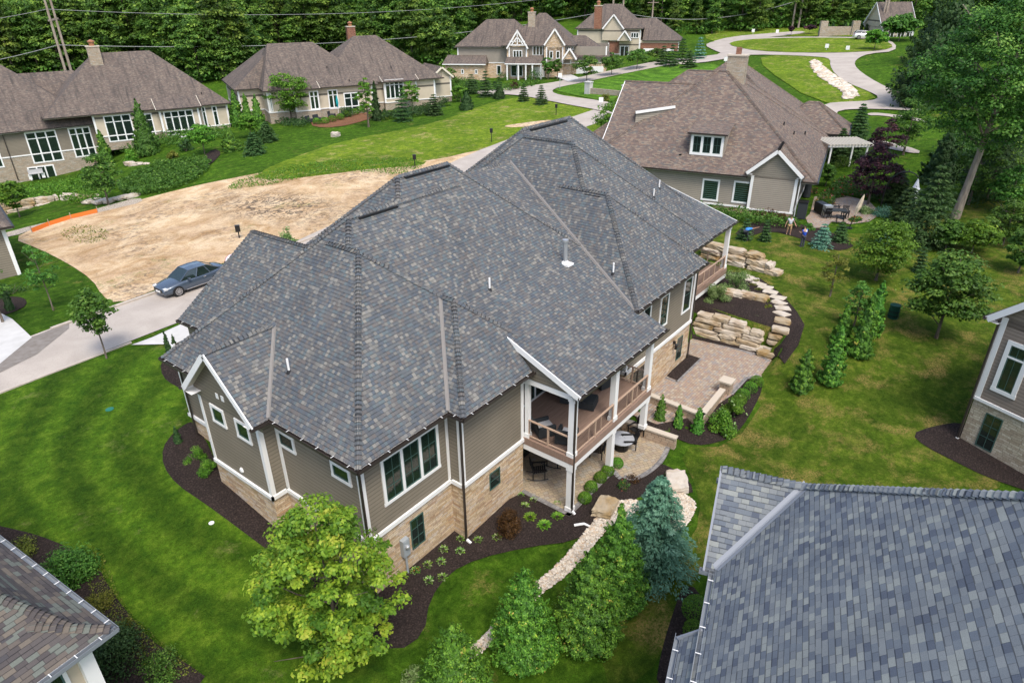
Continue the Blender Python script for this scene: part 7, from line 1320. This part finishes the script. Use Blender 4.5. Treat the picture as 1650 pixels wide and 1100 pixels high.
def person(label, loc, rz, J, shirt, legs, long_legs=True, logo=False):
    """J: joints; x forward, y to the person's left"""
    t = thing('person', label, 'person', loc, rz); n = ['pel', 'wa', 'ch', 'nk', 'hd', 'hip', 'kn', 'an', 'to', 'hipr', 'knr', 'anr', 'tor', 'sh', 'el', 'wr', 'shr', 'elr', 'wrr']; V = [np.array(J[k], float) for k in n]; ix = {k: i for i, k in enumerate(n)}
    Rd = [(.14, .11), (.125, .1), (.15, .11), .055, .085, .085, .06, .045, .04, .085, .06, .045, .04, .055, .042, .03, .055, .042, .03]
    E = [(ix[a], ix[b]) for a, b in (('pel', 'wa'), ('wa', 'ch'), ('ch', 'nk'), ('nk', 'hd'), ('pel', 'hip'), ('hip', 'kn'), ('kn', 'an'), ('an', 'to'), ('pel', 'hipr'), ('hipr', 'knr'), ('knr', 'anr'), ('anr', 'tor'), ('ch', 'sh'), ('sh', 'el'), ('el', 'wr'), ('ch', 'shr'), ('shr', 'elr'), ('elr', 'wrr'))]
    hd = V[ix['hd']] - V[ix['nk']]; hd /= np.linalg.norm(hd); V.append(V[ix['hd']] + hd * .11); Rd.append(.075); E.append((ix['hd'], len(V) - 1)); fw = np.array(J.get('face', (1, 0, 0)), float)
    for e, w_ in (('el', 'wr'), ('elr', 'wrr')):
        d = V[ix[w_]] - V[ix[e]]; d /= np.linalg.norm(d); s = np.cross(d, [0, 0, 1]); s /= np.linalg.norm(s) + 1e-6; V.append(V[ix[w_]] + d * .07); Rd.append((.035, .02)); pm = len(V) - 1; E.append((ix[w_], pm))
        for k, (off, L) in enumerate([(-.03, .065), (-.01, .08), (.01, .075), (.03, .055)]):
            a = V[pm] + s * off + d * .02; V.append(a + d * L * .5); Rd.append(.009); E.append((pm, len(V) - 1)); V.append(a + d * L + np.array([0, 0, -.015])); Rd.append(.008); E.append((len(V) - 2, len(V) - 1))
        V.append(V[ix[w_]] + d * .045 + s * .055); Rd.append(.01); E.append((ix[w_], len(V) - 1))
    skin('body', V, E, Rd, 'skin', t)
    g = lambda *k: [V[ix[a]] for a in k]
    sh_ = g('pel', 'wa', 'ch') + [V[ix['sh']], V[ix['sh']] * .45 + V[ix['el']] * .55, V[ix['shr']], V[ix['shr']] * .45 + V[ix['elr']] * .55]; skin('shirt', sh_, [(0, 1), (1, 2), (2, 3), (3, 4), (2, 5), (5, 6)], [(.19, .15), (.18, .14), (.21, .145), .095, .08, .095, .08], shirt, t)
    e1, e2 = ('an', 'anr') if long_legs else ('kn', 'knr'); skin('trousers' if long_legs else 'shorts', g('pel', 'hip', 'kn', 'hipr', 'knr') + ([V[ix['an']], V[ix['anr']]] if long_legs else []), [(0, 1), (1, 2), (0, 3), (3, 4)] + ([(2, 5), (4, 6)] if long_legs else []), [(.15, .12), .105, .085, .105, .085] + ([.07, .07] if long_legs else []), legs, t)
    for a, b in (('an', 'to'), ('anr', 'tor')): MB().tube([V[ix[a]] - [0.03, 0, .02], V[ix[b]]], [.055, .045], 8).build('shoe', MAT['darkcloth'], t)
    H0 = V[ix['hd']] + hd * .05; hr = MB()
    for i in range(5):
        for j in range(12):
            p = []
            for e, a in ((i * .3 + .15, j * .5236), (i * .3 + .15, (j + 1) * .5236), ((i + 1) * .3 + .15, (j + 1) * .5236), ((i + 1) * .3 + .15, j * .5236)): p.append(H0 + .112 * np.array([math.cos(e) * math.cos(a), math.cos(e) * math.sin(a), 0]) + hd * .125 * math.sin(e) - fw * .012)
            hr.face(p, 0, True)
    hr.build('hair', MAT['hair'], t); fc = MB(); sd_ = np.cross(hd, fw); F0 = V[ix['hd']] + fw * .083
    fc.tube([F0 + hd * .03, F0 + hd * .0 + fw * .03], [.012, .016], 6); fc.build('nose', MAT['skin'], t); ey = MB()
    for s_ in (-1, 1): ey.tube([F0 + hd * .035 + sd_ * .034 * s_ - fw * .012, F0 + hd * .035 + sd_ * .034 * s_ + fw * .006], [.012, .008], 6)
    ey.build('eyes', MAT['darkcloth'], t); MB().bar(F0 - hd * .04 - sd_ * .025 - fw * .004, F0 - hd * .04 + sd_ * .025 - fw * .004, .012, .01).build('mouth', MAT['pink'], t)
    if logo:
        c = V[ix['ch']] - fw * .16 + [0, 0, .03]; MB().bar(c - sd_ * .09, c + sd_ * .09, .02, .12).bar(c + [0, 0, .12], c + [0, 0, .16], .05, .02).build('shirt_print', MAT['white'], t)
    return t
ST = dict(pel=(0,0,.95), wa=(0,0,1.1), ch=(0,0,1.36), nk=(.01,0,1.5), hd=(.03,0,1.6), hip=(0,.1,.9), kn=(.03,.11,.5), an=(0,.12,.08), to=(.17,.13,.04), hipr=(0,-.1,.9), knr=(.03,-.11,.5), anr=(0,-.12,.08), tor=(.17,-.13,.04), sh=(0,.19,1.42), el=(-.02,.27,1.14), wr=(.1,.29,.92), shr=(0,-.19,1.42), elr=(-.02,-.27,1.14), wrr=(.1,-.29,.92))
l = gp(1270, 379); tc = math.atan2(-l[1], -l[0]); J = dict(ST); J.update(el=(-.02,.32,1.15), wr=(.12,.42,.98), elr=(.0,-.3,1.14), wrr=(.05,-.36,.9), kn=(.06,.12,.5), knr=(-.02,-.13,.5), anr=(-.12,-.14,.1), tor=(.04,-.15,.04)); person('person in grey t-shirt and tan shorts walking beside the taupe house corner', l, tc + .2, J, 'greycloth', 'tancloth', False)
l = gp(1292, 398); J = dict(ST); J.update(el=(.1,.26,1.18), wr=(.33,.18,1.2), elr=(.1,-.26,1.18), wrr=(.33,-.15,1.2), hd=(.06,0,1.59)); person('person in bright blue t-shirt and dark trousers holding something at chest height', l, math.atan2(-l[1], -l[0]) - 2.4, J, 'bluecloth', 'darkcloth', True, True)
l = gp(1201, 388); J = dict(pel=(-.12,0,.9), wa=(.02,0,.98), ch=(.26,0,1.02), nk=(.4,0,.98), hd=(.5,0,.93), face=(.5,0,-.85), hip=(-.1,.1,.86), kn=(0,.13,.47), an=(-.08,.13,.08), to=(.1,.14,.04), hipr=(-.1,-.1,.86), knr=(.04,-.13,.47), anr=(-.02,-.14,.08), tor=(.15,-.15,.04), sh=(.3,.18,1.02), el=(.42,.3,.86), wr=(.5,.34,.66), shr=(.3,-.18,1.04), elr=(.42,-.4,1.08), wrr=(.5,-.62,1.2)); person('person in blue shirt bending over the garden edge with one arm stretched out', l, math.atan2(-l[1], -l[0]) + 2.6, J, 'lightblue', 'darkcloth')
# ================================================================ FURNITURE AND SMALL THINGS
def lounge(label, loc, rz, wide=.75, group=None, name='lounge_chair'):
    t = thing(name, label, 'lounge chair', loc, rz, group); h = wide / 2
    MB().box(-.38, .38, -h, h, .08, .34).build('base', MAT['charcoal'], t); MB().box(-.3, .4, -h + .12, h - .12, .34, .48).build('cushion', MAT['cushion'], t); mb = MB(); mb.bar((-.36, 0, .3), (-.55, 0, .88), .1, wide, 0, (1, 0, 0)); 
    MB().face([(-.4,-h,.3),(-.4,h,.3),(-.58,h,.9),(-.58,-h,.9)]).face([(-.3,-h+.1,.34),(-.3,h-.1,.34),(-.48,h-.1,.92),(-.48,-h+.1,.92)]).face([(-.58,-h,.9),(-.58,h,.9),(-.48,h-.1,.92),(-.48,-h+.1,.92)]).build('backrest', MAT['charcoal'], t)
    for s in (-1, 1): MB().box(-.42, .42, s * h - .06, s * h + .06, .08, .6).build('armrest', MAT['charcoal'], t)
    return t
def at(x, y, z, dz=0): p = P(x, y, z); return (p[0], p[1], z + dz)
lounge('charcoal wicker armchair with grey cushion in the deck corner by the wall', (20.75, 14.55, DZ), -.5, group='deck armchairs'); lounge('charcoal wicker armchair with grey cushion beside the deck corner column', (20.85, 13.35, DZ), .3, group='deck armchairs')
lounge('dark wicker sofa near the middle of the deck', (24.3, 15.3, DZ), -1.2, 1.9, name='sofa'); lounge('dark wicker armchair with cushion by the far deck column', (25.9, 14.6, DZ), 2.9); t = thing('ottoman', 'square charcoal ottoman in front of the deck sofa', 'ottoman', (23.9, 14.2, DZ), .3); MB().box(-.45,.45,-.45,.45,.06,.4).build('base', MAT['charcoal'], t); MB().box(-.42,.42,-.42,.42,.4,.47).build('cushion', MAT['charcoal'], t)
def slatchair(label, loc, rz, rocker=False, group=None):
    t = thing('rocking_chair' if rocker else 'slat_chair', label, 'rocking chair' if rocker else 'chair', loc, rz, group); mb = MB()
    for i in range(6): mb.bar((-.22 + i * .1, -.27, .42 + .02 * i), (-.22 + i * .1, .27, .42 + .02 * i), .08, .025)
    mb.build('seat', MAT['black'], t); mb = MB()
    for i in range(5): y = -.22 + i * .11; mb.bar((-.24, y, .4), (-.45, y, 1.05), .085, .025, 0, (1, 0, 0))
    mb.bar((-.42, -.27, .95), (-.42, .27, .95), .05, .04); mb.build('backrest', MAT['black'], t)
    for s in (-1, 1):
        MB().bar((-.32, s * .32, .63), (.36, s * .32, .66), .1, .03).build('armrest', MAT['black'], t)
        for x in (-.28, .28): MB().bar((x, s * .3, .05), (x, s * .3, .64), .05, .05).build('leg', MAT['black'], t)
        if rocker: MB().tube([(-.6, s * .3, .14), (-.3, s * .3, .05), (.1, s * .3, .03), (.45, s * .3, .1)], .025, 5).build('rocker', MAT['black'], t)
    return t
slatchair('black rocking chair under the deck near the stone wall', at(868, 768, .1), -.9, True, 'rocking chairs under the deck'); slatchair('black rocking chair under the deck behind the first one', at(893, 748, .1), -1.3, True, 'rocking chairs under the deck'); slatchair('black slatted chair on the round patio, farther from the camera', at(1024, 703, .1), 2.9, group='chairs at the fire table'); slatchair('black slatted chair on the round patio, nearer the camera', at(1013, 722, .1), 2.3, group='chairs at the fire table'); slatchair('black slatted chair under the deck left of the fire table', at(962, 735, .1), .3, group='chairs at the fire table')
q = at(1001, 722, .03); t = thing('fire_table', 'round grey fire table between the black chairs', 'table', q); MB().lathe([(0,.58),(.62,.58),(.64,.62),(.62,.66),(.16,.66),(.14,.64),(0,.64)], (0,0,0), 28).build('table_top', MAT['tabletop'], t); MB().lathe([(.36,0),(.36,.58)], (0,0,0), 20).build('base', MAT['black'], t)
# terrace beside the brown-roofed house
TZ = gp(1320, 355)[2]; drape('paver_patio', gpx([(1298,352),(1305,345),(1312,318),(1345,312),(1400,325),(1420,345),(1400,358),(1370,362),(1340,358),(1330,368),(1305,368)]), 'paver', .06, .8)
def small(name, label, cat, x, y, fn, rz=0, dz=.08, group=None): q = gp(x, y); t = thing(name, label, cat, (q[0], q[1], q[2] + dz), rz, group); fn(t); return t
small('grill', 'covered black grill with steel side on the neighbour terrace', 'grill', 1322, 345, lambda t: (MB().box(-.7,.7,-.35,.35,.1,1.0).build('cover', MAT['black'], t), MB().box(-1.2,-.7,-.35,.35,0,1.05).build('side_cabinet', MAT['galv'], t)), .8)
small('storage_cabinet', 'dark grey cabinet against the taupe gable wall', 'cabinet', 1290, 352, lambda t: (MB().box(-.45,.45,-.4,.4,0,1.5).build('body', MAT['charcoal'], t), MB().box(-.5,.5,-.45,.45,1.5,1.56).build('lid', MAT['black'], t)), .2); small('tall_heater', 'tall dark covered heater by the white house corner', 'heater', 1299, 318, lambda t: (MB().tube([(0,0,0),(0,0,1.9)], [.38,.3], 10).build('cover', MAT['charcoal'], t), MB().tube([(0,0,1.9),(0,0,2.1)], [.42,.1], 10).build('cap', MAT['charcoal'], t)))
def table_(t):
    MB().box(-.9,.9,-.5,.5,.7,.75).build('table_top', MAT['charcoal'], t)
    for x in (-.8,.8):
        for y in (-.4,.4): MB().bar((x,y,0),(x,y,.7),.06,.06).build('leg', MAT['black'], t)
small('patio_table', 'dark rectangular table on the neighbour terrace', 'table', 1345, 352, table_, -1.1)
for i, (x, y, r) in enumerate([(1331,352,.5),(1360,352,3.4),(1345,342,-1.2),(1352,361,1.9)]): q = gp(x, y); slatchair('dark chair %s the terrace table' % ['left of','right of','behind','in front of'][i], (q[0], q[1], q[2] + .07), r, group='chairs at the terrace table')
def furled(label, x, y, h, mat, tilt=(0, 0), name='patio_umbrella'):
    q = gp(x, y); t = thing(name, label, 'umbrella', (q[0], q[1], q[2])); tp = np.array([tilt[0], tilt[1], h]); MB().tube([(0,0,0), tp * .98], .035, 6).build('pole', MAT['black' if mat == 'beigecanvas' else 'white'], t); mb = MB(); n = 14; P_ = [(.38, .02), (.62, .17), (.8, .13), (.93, .07), (1, .015)]
    for (f0, r0), (f1, r1) in zip(P_[:-1], P_[1:]):
        for j in range(n):
            c = []
            for f, r, jj in ((f0, r0, j), (f0, r0, j + 1), (f1, r1, j + 1), (f1, r1, j)): a = jj / n * 6.283; rr = r * (1 + .25 * (jj % 2)); c.append(tp * f + [rr * math.cos(a), rr * math.sin(a), 0])
            mb.face(c)
    mb.build('canopy', MAT[mat], t); MB().lathe([(0,.08),(.28,.08),(.28,0)], (0,0,0), 14).build('base', MAT['black'], t)
furled('furled beige umbrella leaning over the terrace table', 1368, 368, 3.0, 'beigecanvas', (.5, -.5)); furled('furled teal umbrella, larger and right of two before the cream house', 546, 187, 3.3, 'teal'); furled('furled teal umbrella, smaller and left of two before the cream house', 527, 186, 2.5, 'teal')
q = gp(1416, 345); t = thing('hanging_umbrella', 'furled white patterned umbrella hanging from a black arched arm', 'umbrella', q, math.atan2(-q[1], -q[0]) + 1.45); h = 4.2; arc = [(0,0,0),(0,0,2.4),(.25,0,3.3),(.8,0,3.95),(1.5,0,4.15),(2.1,0,4.0),(2.4,0,3.7)]; MB().tube(smoothline(arc, 1), .05, 6).build('arm', MAT['black'], t); mb = MB()
for (z0, r0), (z1, r1) in zip([(3.6,.05),(2.9,.25),(2.7,.4),(2.68,.22),(1.5,.42)][:-1], [(3.6,.05),(2.9,.25),(2.7,.4),(2.68,.22),(1.5,.42)][1:]):
    for j in range(14): a, b = j / 14 * 6.283, (j + 1) / 14 * 6.283; mb.face([(2.4 + r0 * math.cos(a), r0 * math.sin(a), z0), (2.4 + r0 * math.cos(b), r0 * math.sin(b), z0), (2.4 + r1 * math.cos(b), r1 * math.sin(b), z1), (2.4 + r1 * math.cos(a), r1 * math.sin(a), z1)])
mb.build('canopy', MAT['whitecanvas'], t); MB().box(-.4,.4,-.4,.4,0,.1).build('base', MAT['black'], t)
# pergola
pa, pb = gp(1330, 285), gp(1388, 281); t = thing('pergola', 'white slatted pergola in the garden behind the taupe gable', 'pergola', pa, math.atan2(pb[1] - pa[1], pb[0] - pa[0])); Lp = float(np.linalg.norm((pb - pa)[:2])); hp_ = min(float(above(pa, 1337, 231)), 3.4)
for x in (0, Lp):
    for y in (0, 3.2): MB().bar((x, y, 0), (x, y, hp_), .16, .16).build('post', MAT['white'], t)
for y in (-.1, 3.3): MB().bar((-.4, y, hp_ - .1), (Lp + .4, y, hp_ - .1), .08, .22).build('beam', MAT['white'], t)
mb = MB()
for i in range(14): x = -.3 + (Lp + .6) * i / 13; mb.bar((x, -.5, hp_ + .1), (x, 3.7, hp_ + .1), .16, .14)
mb.build('slats', MAT['cream'], t)
# before the long cream house and the walk-out house
for i, (x, y) in enumerate([(512,196),(500,198),(535,190),(556,186),(575,182)]): small('terrace_chair', ['dark lounge chair left on the cream house terrace', 'dark armchair by the round tree', 'dark chair left of the teal umbrellas', 'dark chair right of the teal umbrellas', 'dark bench by the white garage doors'][i], 'chair', x, y, lambda t: (MB().box(-.5,.5,-.5,.5,.1,.5).build('seat', MAT['charcoal'], t), MB().box(-.5,.5,.4,.55,.5,.95).build('backrest', MAT['charcoal'], t)), .3 * i, .1)
for i, (x, y) in enumerate([(511,201),(524,200),(536,197),(549,194),(560,189),(572,186),(583,183)]): l, h_, r_ = put(x, y, y - 9, 13); ballshrub('hedge_ball', 'clipped green shrub in the row edging the cream house terrace', l, max(r_, .6), 'l_bright', 500, 'clipped shrubs edging the terrace', ls=.16)
small('garden_table', 'pale table with chairs on the brown-roofed house terrace', 'table', 302, 229, lambda t: (MB().box(-.8,.8,-.5,.5,.7,.76).build('table_top', MAT['drive'], t), MB().bar((0,0,0),(0,0,.7),.1,.1).build('leg', MAT['drive'], t)), 0, .1); small('white_chair', 'pair of white seats at the gable end of the cream house', 'chair', 689, 158, lambda t: (MB().box(-.6,.6,-.4,.4,.1,.5).build('seat', MAT['white'], t), MB().box(-.6,.6,.3,.42,.5,1).build('backrest', MAT['white'], t)), 1, .1)
q = h1b.on(68, 309, 1, -.6); t = thing('garden_bench', 'pale blue bench in front of the sliding door', 'bench', h1b.o + h1b.R @ np.array([q[0], -.6, .2]), h1b.a); MB().box(-.9,.9,-.25,.25,.4,.48).build('seat', MAT['cushion'], t); MB().box(-.9,.9,.2,.28,.48,1).build('backrest', MAT['cushion'], t)
for x in (-.8,.8): MB().bar((x,0,-.3),(x,0,.4),.08,.4).build('leg', MAT['white'], t)
# yard posts, signs, lids
def post(label, x, y, top, kind='post', mat='black'):
    q = gp(x, y); h = float(above(q, x + (x - 839) * (y - top) / (2600 - y), top)); t = thing('sign_post' if kind == 'sign' else 'utility_post', label, 'sign' if kind == 'sign' else 'post', q, math.atan2(-q[1], -q[0])); MB().bar((0,0,-.2),(0,0,h),.1,.1).build('post', MAT[mat], t)
    if kind == 'sign': MB().box(.05,.09,-.35,.35,h-.75,h).build('plate', MAT['white'], t)
    else: MB().box(-.16,.16,-.2,.2,h-.55,h).build('head', MAT[mat], t)
post('short dark post on the lawn left of the far roof ridge', 792, 229, 207); post('short dark post near the road on the yellow-green lawn', 896, 186, 168); post('dark post beside the dirt lot behind the main ridge', 669, 272, 249); post('black mailbox post beyond the left roof ridge', 386, 384, 363)
for x, y, tp, lb in [(1365,83,74,'small white sign standing on the roundabout lawn'), (1213,56,47,'white sign by the road at the wood edge'), (1331,83,71,'thin sign post left on the roundabout lawn'), (1252,55,48,'small sign where the road enters the wood'), (1168,108,92,'grey sign near the chimney of the taupe house'), (902,144,118,'street sign post at the road fork'), (968,172,157,'thin white marker post on the lawn by the road')]: post(lb, x, y, tp, 'sign', 'galv')
small('green_utility_box', 'dark green ribbed utility pedestal on the right lawn', 'utility box', 1438, 512, lambda t: (MB().lathe([(.32,0),(.32,.85),(.34,.87),(.34,.95),(0,1.0)], (0,0,0), 12).build('casing', MAT['green_box'], t), MB().lathe([(.35,.2),(.35,.26)], (0,0,0), 12).lathe([(.35,.5),(.35,.56)], (0,0,0), 12).build('rib', MAT['black'], t)), 0, 0)
def lid(label, x, y, r, mat): q = gp(x, y); tag(MB().lathe([(r, 0), (r, .05), (0, .07)], (q[0], q[1], q[2]), 18).build('lid', MAT[mat]), label, 'lid')
MAT['teal_lid'] = newmat('green_lid', .5, (.02, .14, .09)); lid('round green lid set in the left lawn', 177, 660, .2, 'teal_lid'); lid('small white cap in the lawn left of the maple', 341, 843, .11, 'white'); lid('tan round cap beside the lower-left gutter corner', 187, 1012, .16, 'concrete_cap')
q = gp(925, 848); tag(MB().tube([q + [0,0,.08], q + [.35,-.3,.08], q + [.4,-.6,.02]], .06, 8).build('drain_elbow', MAT['white']), 'white plastic drain elbow lying in the mulch below the corner column', 'drain pipe')
# silt fence
A = [gp(x, y) for x, y in [(52,375),(80,364),(115,353),(158,343)]]; mb = MB()
for a, b in zip(A[:-1], A[1:]): mb.bar(a + [0,0,.2], b + [0,0,.2], .04, .5)
t = thing('silt_fence', 'low orange silt fence at the edge of the dirt lot', 'fence', (0,0,0)); mb.build('fabric', MAT['orange'], t); mb = MB()
for a in A: mb.bar(a, a + [0,0,.7], .06, .06)
mb.build('stake', MAT['pole'], t)
# ================================================================ POLES AND WIRES
def upole(label, px, py, h, arms=0, name='utility_pole', rz=0):
    q = gp(px, py); t = thing(name, label, 'utility pole', q, rz); MB().tube([(0,0,-.5),(0,0,h)], [.28,.17], 8).build('pole', MAT['pole'], t)
    for k in range(arms): MB().bar((-1.6, 0, h - .8 - k * 1.6), (1.6, 0, h - .8 - k * 1.6), .14, .16).build('crossarm', MAT['pole'], t)
    return q
qa = upole('left one of two tall weathered poles behind the walk-out house', 116, 150, 27); qb = upole('right one of two tall weathered poles behind the walk-out house', 124, 147, 27); t = thing('pole_brace', 'cross timbers joining the two tall poles behind the walk-out house', 'brace', qa); dd = qb - qa
for z in (13.5, 20): MB().bar(np.array([0,0,z]) - dd * .4, dd * 1.4 + [0,0,z], .2, .3).build('timber', MAT['pole'], t)
q3 = upole('left one of two tall poles behind the brick house', 985, 66, 24, 0); q4 = upole('right one of two tall poles behind the brick house', 1001, 66, 24, 0); upole('short pole with crossarms right of the brick house', 1049, 52, 10, 2, rz=-.8); upole('short bare pole right of the crossarm pole', 1064, 48, 8)
q5 = upole('left one of two tall poles beyond the roundabout', 1276, 46, 24); q6 = upole('right one of two tall poles beyond the roundabout', 1286, 46, 24); upole('tall pole left of the distant grey roof', 1416, 58, 22); upole('second tall pole left of the distant grey roof', 1420, 58, 22)
def wire(label, pts, r=.035, sag=2.5):
    mb = MB()
    for a, b in zip(pts[:-1], pts[1:]):
        a = np.array(a); b = np.array(b); mb.tube([a + (b - a) * f - np.array([0, 0, sag * 4 * f * (1 - f)]) for f in np.linspace(0, 1, 24)], r, 5, cap=False)
    tag(mb.build('overhead_wire', MAT['wire']), label, 'wire', 'overhead wires along the wood')
def atpole(q, px, py): h = above(q, px, py); return np.array(q) + [0, 0, float(h)]
a1 = atpole(qa, 90, 73); b1 = atpole(q3, 990, 17); u_ = (b1 - a1); u_[2] = 0; u_ /= np.linalg.norm(u_)
wire('thick overhead wire passing above the brown roofs, lower of the pair', [a1 - u_ * 60 + [0,0,-2.2], a1, b1, atpole(q5, 1282, 2)], .07, 3.2); a2 = atpole(qa, 84, 15); wire('thin overhead wire across the wood, upper of the pair', [a2 - u_ * 60, a2, b1 + [0,0,5]], .05, 3.0)
g1 = atpole(qb, 100, 25); wire('thin slanting guy wire right of the tall pole pair', [g1, gp(150, 95)], .03, 0)
print('D total', len(bpy.data.objects))
